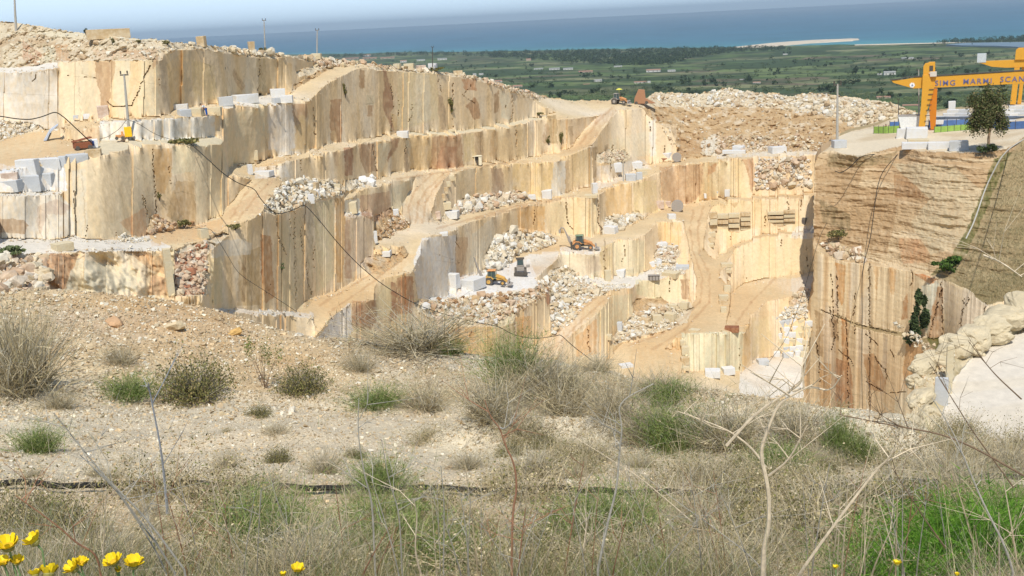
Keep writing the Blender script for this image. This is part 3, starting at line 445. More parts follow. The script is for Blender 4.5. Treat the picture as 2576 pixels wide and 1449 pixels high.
for P in [[(2187,660),(2188,860),(2187,1060)], [(2092,690),(2096,800)], [(2106,690),(2108,860)], [(2153,735),(2150,780),(2147,795)], [(2066,779),(2090,790),(2157,817),(2264,840)], [(2088,770),(2100,850),(2092,880)], [(2128,800),(2132,900),(2135,1060)], [(2150,820),(2150,840)], [(2178,840),(2190,850),(2210,870)], [(2197,890),(2215,920),(2228,930),(2232,955)], [(2368,710),(2372,850)], [(2370,720),(2350,800),(2335,850)], [(2425,750),(2420,800),(2410,850)], [(2480,760),(2475,790)], [(2440,740),(2430,770)], [(2180,960),(2230,990),(2280,985)], [(2052,860),(2060,900),(2062,960)], [(2240,880),(2250,900)], [(2110,880),(2140,905),(2145,920)], [(2294,680),(2296,700),(2292,720)]]: crack(P, 1.1, (104, 80, 54), .6)
COL[wm2] = COL[wm2]*.75+lin((240,208,158))*.25
rl = fbm(wx*.14, wy*.14, wz*1.3, 4)-.5; ru = fbm(wx*1.2, wy*1.2, wz*1.6, 3)-.5
QR = QR+wm2*((fbm(az_*1.6, wz*.02, one*2, 3)-.5)*.6+rl*.15)+(s3 | s6)*(rl*1.7+ru*.7)
lf = np.array([(236,2112),(340,2106),(352,2097),(372,2083),(388,2060),(402,2051),(421,2047),(740,2046),(752,2039),(770,2031),(855,2031),(879,2022),(886,2006),(895,1998),(925,1990),(980,2000),(1150,2010)], float)
le = np.interp(QY[:, 0], lf[:, 0], lf[:, 1])+(vn(QY[:, 0]*.15, QY[:, 0]*0)-.5)*4; fy = np.interp(QX[0], [p[0] for p in FAR], [p[1] for p in FAR]); fy[QX[0] < 2100] = 352
use2 = (QX >= le[:, None]-1.9) & (QY >= fy[None]-1.9); XS = np.maximum(QX, le[:, None]); YS = np.maximum(QY, fy[None])
R2 = (QX, QY, QR); XX = at(XS, YS, QR)
q = grid_mesh('cliff', XX, np.clip(COL*KALB, .01, .85), use2, M_ROCK); tag(q, kind='structure')
# side of the cliff that faces away: skirts going back and down so that it is solid from beside
def skirt(name, P, back, down, col):
    P = np.asarray(P); d = P.copy(); d[:, :2] *= (1+back/np.hypot(P[:, 0], P[:, 1]))[:, None]; e = d.copy(); e[:, 2] -= down
    n = len(P); V = np.concatenate([P, d, e]); i = np.arange(n-1); Fc = np.concatenate([np.stack([i, i+1, i+1+n, i+n], 1), np.stack([i+n, i+n+1, i+1+2*n, i+2*n], 1)])
    return tag(link(name, mesh_np(name, V, Fc, np.tile(lin(col)*KALB, (len(V), 1))), M_ROCK), kind='structure')
ii = [int((y-Y0)/2) for y in range(360, 1100, 12)]; jj = [int(max(round((le[i]-X0)/2)+1, 0)) for i in ii]
skirt('cliff_side', [XX[i, j] for i, j in zip(ii, jj)], 12, 2, (200,170,130))
ii = range(int((2112-X0)/2), QX.shape[1]-1, 4)
skirt('yard_edge', [XX[int((fy[j]-Y0)/2)+1, j] for j in ii], 6, 16, (180,160,120))
def rhit(x, y):
    i = np.clip(np.round((np.asarray(y)-236)/2).astype(int), 0, R2[2].shape[0]-1); j = np.clip(np.round((np.asarray(x)-1960)/2).astype(int), 0, R2[2].shape[1]-1)
    return at(x, y, R2[2][i, j])
# ------------------------------------------------------------ pale haul road with its rock kerb, lower right
X0, Y0 = 2250, 640
QX, QY = np.meshgrid(np.arange(X0, 2760, 2.), np.arange(Y0, 1200, 2.)); G3 = np.full(QX.shape, .13); K3 = np.ones(QX.shape, int)
OUT = [(2262,1200),(2268,1090),(2290,1040),(2298,990),(2300,945),(2312,915),(2345,900),(2372,880),(2388,872),(2400,850),(2445,818),(2500,796),(2545,770),(2576,742),(2760,640),(2760,1200)]
INN = [(2330,1200),(2340,1100),(2370,1040),(2395,960),(2440,905),(2500,870),(2576,830),(2760,730)]
for g_, k_, P in [(.9, 4, OUT[:-2]+[(2760,640)]+INN[::-1])]:
    sl_, m_ = paint(G3, QX, QY, P, g_); K3[sl_][m_] = k_
QR = solve(G3, QX, QY, [(2480,1000,66,1)]); XX = at(QX, QY, QR); wx, wy, wz = XX[..., 0], XX[..., 1], XX[..., 2]
COL = np.zeros(QX.shape+(3,)); COL[:] = lin((226,216,198)); COL[K3 == 4] = lin((214,198,164)); n_ = fbm(wx*.9, wy*.9, wz*.9, 4)
tint(K3 == 4, (176,160,120), np.clip((n_-.5)*5, 0, .7)); tint(K3 == 1, (224,212,190), np.clip((fbm(wx*.15, wy*.6, None, 4)-.45)*4, 0, .8))
QR = QR+(K3 == 4)*((n_-.5)*2.2+(fbm(wx*.3, wy*.3, wz*.3, 3)-.5)*2.5)
use3 = inpoly(QX+(vn(QX*.07, QY*.07)-.5)*10, QY+(vn(QX*.07+9, QY*.07)-.5)*10, OUT); XX = at(QX, QY, QR); R3 = (QX, QY, QR)
q = grid_mesh('haul_road', XX, np.clip(COL*KALB, .01, .85), use3, M_ROCK, True); tag(q, kind='structure')
def shit(x, y):
    i = np.clip(np.round((np.asarray(y)-640)/2).astype(int), 0, R3[2].shape[0]-1); j = np.clip(np.round((np.asarray(x)-2250)/2).astype(int), 0, R3[2].shape[1]-1)
    return at(x, y, R3[2][i, j])
QX, QY, COL, QR = SAVE_Q; X0, Y0 = -40, 44
# ------------------------------------------------------------ coastal plain, sea, sand spit
SEA = -150.
def sea_at(x, y): d = ray(x, y); return d*(SEA/d[..., 2])[..., None]
COAST = [(-900,200),(-300,160),(0,145),(300,140),(560,138),(780,137),(820,135),(900,136),(1000,131),(1100,131),(1200,130),(1290,128),(1400,126),(1500,124),(1600,123),(1700,121),(1800,120),(1932,117),(2100,113),(2250,111),(2400,106),(2480,102),(2576,98),(2700,92),(3000,80),(3600,50)]
cs = np.array(COAST, float); cx_ = np.linspace(-900, 3600, 400); cy_ = np.interp(cx_, cs[:, 0], cs[:, 1]); cp = sea_at(cx_, cy_)
caz = np.arctan2(cp[:, 0], cp[:, 1]); cr = np.hypot(cp[:, 0], cp[:, 1])+60*(vn(cx_*.05, cx_*0)-.5)
AZ = np.linspace(R(-48), R(48), 300); RC = np.interp(AZ, caz, cr)
def plain_h(r, rc):
    f = r/rc; return np.interp(f, [0, .06, .1, .2, .35, .6, 1.0], [-45, -52, -64, -96, -124, -143, -149.2])
ff = np.concatenate([np.linspace(.07, .3, 60), np.linspace(.31, 1.0, 90)])
A_, F_ = np.meshgrid(AZ, ff); R_ = RC[None]*F_; V = np.stack([np.sin(A_)*R_, np.cos(A_)*R_, plain_h(R_, RC[None]*np.ones_like(R_))+(fbm(A_*30, F_*20, None, 3)-.5)*6*np.clip((1-F_)*4, 0, 1)], -1)
h, w_ = A_.shape; idx = np.arange(h*w_).reshape(h, w_); fa = np.stack([idx[:-1, :-1], idx[:-1, 1:], idx[1:, 1:], idx[1:, :-1]], -1).reshape(-1, 4)
M_PLAIN = bpy.data.materials.new('fields'); M_PLAIN.use_nodes = True; n = M_PLAIN.node_tree; L = n.links; b = n.nodes['Principled BSDF']; b.inputs['Roughness'].default_value = 1; b.inputs['Specular IOR Level'].default_value = .05
tc = n.nodes.new('ShaderNodeTexCoord'); mp = n.nodes.new('ShaderNodeMapping'); mp.inputs['Scale'].default_value = (1/210, 1/120, 0); mp.inputs['Rotation'].default_value = (0, 0, R(14)); L.new(tc.outputs['Object'], mp.inputs[0])
vo = n.nodes.new('ShaderNodeTexVoronoi'); vo.distance = 'MINKOWSKI'; vo.inputs['Exponent'].default_value = 6; vo.inputs['Scale'].default_value = 1; L.new(mp.outputs[0], vo.inputs['Vector'])
rp = n.nodes.new('ShaderNodeValToRGB'); e = rp.color_ramp; e.interpolation = 'CONSTANT'
for p_, c_ in ((0, (0.061, 0.090, 0.038)), (.22, (0.105, 0.150, 0.053)), (.42, (0.153, 0.192, 0.076)), (.58, (0.071, 0.102, 0.049)), (.7, (0.212, 0.216, 0.110)), (.82, (0.128, 0.136, 0.068)), (.93, (.165, .135, .085))):
    s_ = e.elements.new(p_) if p_ else e.elements[0]; s_.color = (*c_, 1)
e.elements.remove(e.elements[-1]); sp = n.nodes.new('ShaderNodeSeparateColor'); L.new(vo.outputs['Color'], sp.inputs[0]); L.new(sp.outputs[0], rp.inputs[0])
nz = n.nodes.new('ShaderNodeTexNoise'); nz.inputs['Scale'].default_value = .012; nz.inputs['Detail'].default_value = 8; nz.inputs['Roughness'].default_value = .7; L.new(tc.outputs['Object'], nz.inputs['Vector'])
cr_ = n.nodes.new('ShaderNodeMapRange'); cr_.inputs[1].default_value = .44; cr_.inputs[2].default_value = .6; L.new(nz.outputs['Fac'], cr_.inputs[0])
mx = n.nodes.new('ShaderNodeMix'); mx.data_type = 'RGBA'; L.new(cr_.outputs[0], mx.inputs[0]); L.new(rp.outputs[0], mx.inputs[6]); mx.inputs[7].default_value = (.045, .062, .030, 1); dk = n.nodes.new('ShaderNodeVectorMath'); dk.operation = 'SCALE'; dk.inputs['Scale'].default_value = 1.02; L.new(mx.outputs[2], dk.inputs[0]); L.new(dk.outputs[0], b.inputs['Base Color'])
q = link('coastal_plain', mesh_np('coastal_plain', V.reshape(-1, 3), fa, smooth=True), M_PLAIN); tag(q, kind='structure')
# sea: rings out to the horizon, ruffled and with scattered white caps
M_SEA = bpy.data.materials.new('sea_water'); M_SEA.use_nodes = True; n = M_SEA.node_tree; L = n.links; b = n.nodes['Principled BSDF']; b.inputs['Roughness'].default_value = .45; b.inputs['Specular IOR Level'].default_value = .25
tc = n.nodes.new('ShaderNodeTexCoord'); at_ = n.nodes.new('ShaderNodeAttribute'); at_.attribute_name = 'Col'
mp = n.nodes.new('ShaderNodeMapping'); mp.inputs['Scale'].default_value = (1, .45, 1); L.new(tc.outputs['Object'], mp.inputs[0])
n1 = n.nodes.new('ShaderNodeTexNoise'); n1.inputs['Scale'].default_value = .0022; n1.inputs['Detail'].default_value = 9; n1.inputs['Roughness'].default_value = .68; L.new(mp.outputs[0], n1.inputs['Vector'])
mr = n.nodes.new('ShaderNodeMapRange'); mr.inputs[1].default_value = .3; mr.inputs[2].default_value = .7; mr.inputs[3].default_value = .72; mr.inputs[4].default_value = 1.28; L.new(n1.outputs['Fac'], mr.inputs[0])
vm = n.nodes.new('ShaderNodeVectorMath'); vm.operation = 'SCALE'; L.new(at_.outputs['Color'], vm.inputs[0]); L.new(mr.outputs[0], vm.inputs['Scale'])
n2 = n.nodes.new('ShaderNodeTexNoise'); n2.inputs['Scale'].default_value = .016; n2.inputs['Detail'].default_value = 4; L.new(mp.outputs[0], n2.inputs['Vector'])
wr = n.nodes.new('ShaderNodeMapRange'); wr.inputs[1].default_value = .735; wr.inputs[2].default_value = .77; L.new(n2.outputs['Fac'], wr.inputs[0])
mx = n.nodes.new('ShaderNodeMix'); mx.data_type = 'RGBA'; L.new(wr.outputs[0], mx.inputs[0]); L.new(vm.outputs[0], mx.inputs[6]); mx.inputs[7].default_value = (.6, .65, .68, 1); L.new(mx.outputs[2], b.inputs['Base Color'])
ff = np.concatenate([np.linspace(.9, 1.5, 40), np.geomspace(1.55, 40, 50)]); A_, F_ = np.meshgrid(np.linspace(R(-60), R(60), 240), ff); RC2 = np.interp(A_, AZ, RC); R_ = np.where(F_ > 3, RC2.mean()*F_, RC2*F_)
V = np.stack([np.sin(A_)*R_, np.cos(A_)*R_, SEA+0*R_], -1); dd = (R_-RC2)
k1 = np.exp(-np.maximum(dd, 0)/420)[..., None]; k2 = np.exp(-np.maximum(dd, 0)/2200)[..., None]
cc = np.array([.040, .125, .185])*(1-k2)+np.array([.045, .150, .200])*k2; cc = cc*(1-k1)+np.array([.055, .230, .225])*k1
h, w_ = A_.shape; idx = np.arange(h*w_).reshape(h, w_); fa = np.stack([idx[:-1, :-1], idx[:-1, 1:], idx[1:, 1:], idx[1:, :-1]], -1).reshape(-1, 4)
q = link('sea', mesh_np('sea', V.reshape(-1, 3), fa, cc.reshape(-1, 3), smooth=True), M_SEA); tag(q, kind='structure')
def sheet(name, P, z, m, lift=0, kind='structure'):
    p = sea_at(np.array([a for a, _ in P], float), np.array([b for _, b in P], float)); n_ = len(p); V = np.concatenate([p+[0, 0, z], p*[.9995, .9995, 1]+[0, 0, -.5]]); me = bpy.data.meshes.new(name)
    me.from_pydata([tuple(v) for v in V], [], [tuple(range(n_))]+[(i, (i+1) % n_, (i+1) % n_+n_, i+n_) for i in range(n_)]); me.update(); o = link(name, me, m); tag(o, kind=kind); return o
M_SAND = mat('pale_sand', (.62, .52, .38), .95, noise=.2, scale=.02)
sheet('sand_spit', [(1836,121),(1870,117),(1932,110),(1980,106),(2050,101.5),(2110,99.5),(2140,98),(2158,98.5),(2162,101),(2145,103.5),(2090,106.5),(2040,109.5),(2000,113),(1950,117.5),(1900,121)], 2.5, M_SAND)
sheet('beach', [(2150,113.2),(2250,110.6),(2400,107.6),(2450,106.6),(2400,109),(2250,112.6),(2150,115)], 1.8, M_SAND)
sheet('lagoon', [(2380,118),(2430,114),(2500,113),(2576,112),(2660,110),(2660,124),(2576,126),(2500,122),(2420,121)], 8.2, mat('lagoon_water', (.09, .13, .16), .3))
# haze: one even box of air round the whole scene, sky outside it
hz = MB(); hz.box((0, 21000, 60), (90000, 60000, 2*212.)); hm = bpy.data.materials.new('haze_air'); hm.use_nodes = True; n = hm.node_tree; n.nodes.remove(n.nodes['Principled BSDF'])
pv = n.nodes.new('ShaderNodeVolumePrincipled'); pv.inputs['Color'].default_value = (.72, .88, 1, 1); pv.inputs['Density'].default_value = 4.6e-5; pv.inputs['Anisotropy'].default_value = .2; n.links.new(pv.outputs[0], n.nodes['Material Output'].inputs['Volume'])
HZ = hz.build('haze', hm); tag(HZ, kind='stuff')
# ------------------------------------------------------------ stony slope the camera stands on, as a height field in azimuth and distance
ROWS = [
 ([(-400,760),(-100,745),(0,740),(150,733),(300,739),(400,752),(500,768),(600,800),(700,835),(800,850),(850,852),(900,862),(1000,880),(1100,893),(1200,903),(1300,906),(1400,908),(1500,925),(1560,946),(1650,984),(1750,1003),(1850,1020),(2000,1052),(2100,1072),(2300,1088),(2450,1112),(2576,1132),(2700,1150),(3000,1190)], [(-400,32),(0,32),(600,31),(1200,28),(1600,26),(2000,22),(2576,18),(3000,17)]),
 ([(-400,1010),(0,1005),(600,1012),(900,1030),(1100,1045),(1300,1050),(1560,1052),(1800,1075),(2100,1110),(2576,1165),(3000,1200)], [(-400,24.5),(600,24),(1200,22.5),(1800,19.5),(2576,16),(3000,15)]),
 ([(-400,1125),(600,1115),(1560,1112),(2100,1140),(2576,1190),(3000,1230)], [(-400,18),(1200,17.5),(2576,14.5),(3000,14)]),
 ([(-400,1240),(2000,1246),(2576,1215),(3000,1240)], [(-400,12),(3000,12)]),
 ([(-400,1350),(3000,1350)], [(-400,7.4),(3000,7.4)]),
 ([(-400,1450),(3000,1450)], [(-400,4.7),(3000,4.7)]),
 ([(-400,1720),(3000,1720)], [(-400,2.5),(3000,2.5)])]
GA = np.concatenate([np.linspace(R(-85), R(-36), 60)[:-1], np.linspace(R(-36), R(36), 760), np.linspace(R(36), R(85), 60)[1:]]); GI = np.arange(len(GA)); rk = []; hk = []
for P, Q in ROWS:
    xs = np.linspace(-400, 3000, 600); ys = np.interp(xs, [p[0] for p in P], [p[1] for p in P]); rs = np.interp(xs, [p[0] for p in Q], [p[1] for p in Q]); p_ = at(xs, ys, rs)
    a_ = np.arctan2(p_[:, 0], p_[:, 1]); rk.append(np.interp(GA, a_, rs)); hk.append(np.interp(GA, a_, p_[:, 2]))
rk = np.array(rk)[::-1]; hk = np.array(hk)[::-1]
LR = np.linspace(math.log(.4), math.log(48), 620); GR = np.exp(LR); HH = np.zeros((len(LR), len(GA)))
for j in range(len(GA)):
    rr = np.concatenate([[.4, 1.2], rk[:, j], rk[-1, j]+np.array([.6, 3, 8, 20, 200])]); zz = np.concatenate([[-1.62, -1.6], hk[:, j], hk[-1, j]+np.array([-.12, -2.2, -7, -18, -300])]); HH[:, j] = np.interp(GR, rr, zz)
kk = np.exp(-np.linspace(-2, 2, 13)**2); kk /= kk.sum(); HP = np.pad(HH, ((6, 6), (0, 0)), 'edge'); HS = sum(HP[i:i+len(LR)]*kk[i] for i in range(13))
GX = np.sin(GA)[None]*GR[:, None]; GY = np.cos(GA)[None]*GR[:, None]; f_ = GR[:, None]/rk[-1][None]; HS = np.where(f_ > .93, HH, HS)
# low banks that run across the slope
def bank(k, w_, h_, lo, hi):
    d = (GR[:, None]-rk[k][None])/w_; s_ = np.clip((GA[None]-lo)/.05, 0, 1)*np.clip((hi-GA[None])/.05, 0, 1); return h_*np.exp(-d*d)*s_
HS = HS+bank(5, .8, .62, -.08, .4)+bank(5, .6, .3, -.6, -.08)+bank(4, .6, .5, -.1, .4)+bank(4, .6, .2, -.6, -.1)+bank(3, .8, .12, -.6, .6)
HS = HS+(fbm(GX*.55, GY*.55, None, 4)-.5)*.34*np.clip(GR[:, None]/8, .25, 1)+(fbm(GX*3, GY*3, None, 3)-.5)*.07
HS = np.where(f_ > 1.03, HS, HS); cr2 = fbm(GX*.18, GY*.18, None, 4); cr3 = fbm(GX*1.4, GY*1.4, None, 4); cr4 = fbm(GX*7, GY*7, None, 3)
GC = np.zeros(GX.shape+(3,)); GC[:] = lin((238,218,178))
def tg(m, c):
    GC[:] = GC*(1-m[..., None])+lin(c)*m[..., None]
tg(np.clip((cr2-.5)*4, 0, .6), (222,182,128)); tg(np.clip((.46-cr2)*5, 0, .6), (216,208,190)); tg(np.clip((cr3-.52)*4, 0, .55), (196,172,132)); tg(np.clip((cr4-.55)*4, 0, .4), (176,154,120)); tg(np.clip((8-GR[:, None])/6, 0, .5)*np.ones_like(cr2), (178,160,124))
pb = np.clip((rk[5][None]*1.02-GR[:, None])/1.0, 0, 1)*np.clip((GR[:, None]-9)/4, 0, 1); tg(pb*.6, (242,230,202))
orange = np.exp(-((GA[None]+.30)/.12)**2)*np.clip((f_-.8)*8, 0, 1); tg(orange*.5, (222,170,104))
M_SOIL = mat('stony_soil', (.5, .5, .5), .95, noise=.16, scale=9, attr=True, bump=.05, bscale=24, spec=.1)
h, w_ = GX.shape; idx = np.arange(h*w_).reshape(h, w_); fa = np.stack([idx[:-1, :-1], idx[:-1, 1:], idx[1:, 1:], idx[1:, :-1]], -1).reshape(-1, 4)
q = link('ground', mesh_np('ground', np.stack([GX, GY, HS], -1).reshape(-1, 3), fa, (GC*KALB).reshape(-1, 3), smooth=True), M_SOIL); tag(q, kind='structure')
def gz(x, y):
    """ground height at world x, y"""
    x = np.asarray(x, float); y = np.asarray(y, float); a = np.clip(np.interp(np.arctan2(x, y), GA, GI), 0, len(GA)-1.001); l = np.clip((np.log(np.hypot(x, y)+1e-6)-LR[0])/(LR[1]-LR[0]), 0, len(LR)-1.001)
    i, j = l.astype(int), a.astype(int); u, v = l-i, a-j; return (HS[i, j]*(1-v)+HS[i, j+1]*v)*(1-u)+(HS[i+1, j]*(1-v)+HS[i+1, j+1]*v)*u
def ghit(x, y, rmax=40):
    """first point of the slope along the sight line through a picture point"""
    d = ray(x, y); d = d.reshape(-1, 3); rs = np.exp(np.linspace(math.log(1.5), math.log(rmax), 260)); out = np.full(len(d), np.nan)
    P = d[:, None]*rs[None, :, None]; below = P[..., 2] < gz(P[..., 0], P[..., 1]); k = below.argmax(1); ok = below.any(1); out[ok] = rs[k[ok]]; return (d*out[:, None]).reshape(np.shape(x)+(3,)) if np.shape(x) else (d*out[:, None])[0]

m = MB(); V = [(math.sin(a)*r_, math.cos(a)*r_, -84+r_*.02) for r_ in (6, 150, 345) for a in np.linspace(R(-80), R(80), 40)]; Fc = [(i*40+j, i*40+j+1, (i+1)*40+j+1, (i+1)*40+j) for i in range(2) for j in range(39)]
q = link('pit_floor', mesh_np('pit_floor', np.array(V), np.array(Fc), np.tile(lin((222,200,164))*KALB, (len(V), 1))), M_SOIL); tag(q, kind='structure')
# ------------------------------------------------------------ stone: hull shapes, rubble heaps, squared blocks
import bmesh
def hull(seed, flat=1, n=14, boxy=.5):
    rg = np.random.default_rng(seed); p = rg.normal(size=(n, 3)); p /= np.linalg.norm(p, axis=1)[:, None]; p = np.sign(p)*np.abs(p)**(1-boxy*.6); p /= np.abs(p).max(1)[:, None]**boxy; p *= [1, rg.uniform(.6, 1), rg.uniform(.5, .85)*flat]
    bm = bmesh.new(); [bm.verts.new(q) for q in p]; bmesh.ops.convex_hull(bm, input=bm.verts); bmesh.ops.delete(bm, geom=[v for v in bm.verts if not v.link_faces], context='VERTS'); bmesh.ops.triangulate(bm, faces=bm.faces)
    bm.verts.index_update(); V = np.array([v.co[:] for v in bm.verts]); T = np.array([[v.index for v in f.verts] for f in bm.faces]); bm.free(); return V*.5, T
HULLS = [hull(s, n=12) for s in range(10)]; SMALL = [hull(50+s, n=7) for s in range(6)]
def rotz(a):
    c, s = np.cos(a), np.sin(a); o = np.zeros(a.shape+(3, 3)); o[..., 0, 0] = c; o[..., 0, 1] = -s; o[..., 1, 0] = s; o[..., 1, 1] = c; o[..., 2, 2] = 1; return o
def rots(n, rg, tilt=.6):
    a = rg.uniform(0, 6.283, n); b = rg.normal(0, tilt, n); c, s = np.cos(b), np.sin(b); X = np.zeros((n, 3, 3)); X[:, 0, 0] = 1; X[:, 1, 1] = c; X[:, 1, 2] = -s; X[:, 2, 1] = s; X[:, 2, 2] = c
    return rotz(a) @ X @ rotz(rg.uniform(0, 6.283, n))
def scatter(protos, P, S, Cc, rg, tilt=.6):
    """many stones in one mesh"""
    Vs, Fs, Cs, b = [], [], [], 0; k = rg.integers(0, len(protos), len(P)); Rm = rots(len(P), rg, tilt)
    for i, (V, T) in enumerate(protos):
        m = k == i; n = m.sum()
        if not n: continue
        W = np.einsum('nij,vj->nvi', Rm[m], V)*np.asarray(S)[m][:, None, None]+P[m][:, None]
        Vs.append(W.reshape(-1, 3)); Fs.append((T[None]+(np.arange(n)*len(V))[:, None, None]+b).reshape(-1, 3)); Cs.append(np.repeat(Cc[m], len(V), 0)); b += n*len(V)
    return np.concatenate(Vs), np.concatenate(Fs), np.concatenate(Cs)
M_STONE = mat('broken_stone', (.5, .5, .5), .9, bump=.05, bscale=3, noise=.2, scale=2.2, attr=True, spec=.15)
def pal(n, cols, rg, v=.12):
    c = lin(np.array(cols))[rg.integers(0, len(cols), n)]; return np.clip(c*rg.uniform(1-v, 1+v, n)[:, None]*KALB, .01, .85)
WHT = [(236,230,216), (228,218,196), (222,206,176), (232,226,212)]; CRM = [(228,212,180), (216,196,160), (232,222,200), (208,182,146)]; PNK = [(216,190,160), (204,174,142), (228,212,188), (220,202,172)]; BRN = [(188,152,112), (204,174,132), (216,194,158), (172,134,96)]
def inside(P, n, rg):
    P = np.array(P, float); o = []
    while len(o) < n:
        q = rg.uniform(P.min(0), P.max(0), (n*3, 2)); m = inpoly(q[:, 0], q[:, 1], P); o += list(q[m])
    return np.array(o[:n])
def rubble(P, n, s0, s1, cols, label, hit=None, seed=0, big=0, blabel=None, name='rubble_heap', protos=None):
    rg = np.random.default_rng(seed+abs(int(P[0][0]*7+P[0][1]))); q = inside(P, n, rg); p = (hit or qhit)(q[:, 0], q[:, 1]); S = s0*(s1/s0)**(rg.random(n)**2.2); p[:, 2] += S*.12
    V, F_, C_ = scatter(protos or HULLS, p, S, pal(n, cols, rg), rg); o = link(name, mesh_np(name, V, F_, C_), M_STONE); tag(o, label, 'rubble', kind='stuff')
    q = inside(P, max(big, 1), rg)[:big]
    for i in range(big):
        p = (hit or qhit)(q[i, 0], q[i, 1]); boulder(p, rg.uniform(s1*.8, s1*1.25), cols[rg.integers(len(cols))], ' '.join(('largest boulders in the '+label).split()[:16]).replace('largest boulders', 'large boulder'), 'boulders in the '+label[:60], rg)
BME = []
for i in range(8):
    V, T = hull(200+i, n=18, boxy=.75); BME.append((V, T))
def round_rock(seed):
    rg = np.random.default_rng(seed); bm = bmesh.new(); bmesh.ops.create_icosphere(bm, subdivisions=4, radius=1); V = np.array([v.co[:] for v in bm.verts]); T = np.array([[v.index for v in f.verts] for f in bm.faces]); bm.free()
    V = np.sign(V)*np.abs(V)**.75; o = rg.uniform(0, 50); V *= (.34+.9*fbm(V[:, 0]*1.1+o, V[:, 1]*1.1, V[:, 2]*1.1, 5)+.1*np.abs(fbm(V[:, 0]*5+o, V[:, 1]*5, V[:, 2]*5, 3)-.5)+.22*np.round(fbm(V[:, 0]*2+o, V[:, 1]*2, V[:, 2]*2.5, 2)*5)/5)[:, None]; return V*.5, T
RRK = [round_rock(s) for s in range(4)]
BMC = {}
def boulder(p, s, col, label, group=None, rg=rng, sz=None, lift=.25, rnd=False):
    k = int(rg.integers(8)); key = (k, col, rnd)
    if key not in BMC: V, T = RRK[k % 4] if rnd else BME[k]; BMC[key] = mesh_np('boulder', V, T, np.tile(lin(col)*KALB, (len(V), 1))); BMC[key].materials.append(M_STONE)
    o = link('boulder', BMC[key]); o.location = Vector(p)+Vector((0, 0, s*lift)); sx = sz or (1, 1, 1); o.scale = (s*sx[0], s*sx[1], s*sx[2]); o.rotation_euler = (rg.normal(0, .3), rg.normal(0, .3), rg.uniform(0, 6.28)); tag(o, label, 'boulder', group); return o
SITE = np.array([0.])
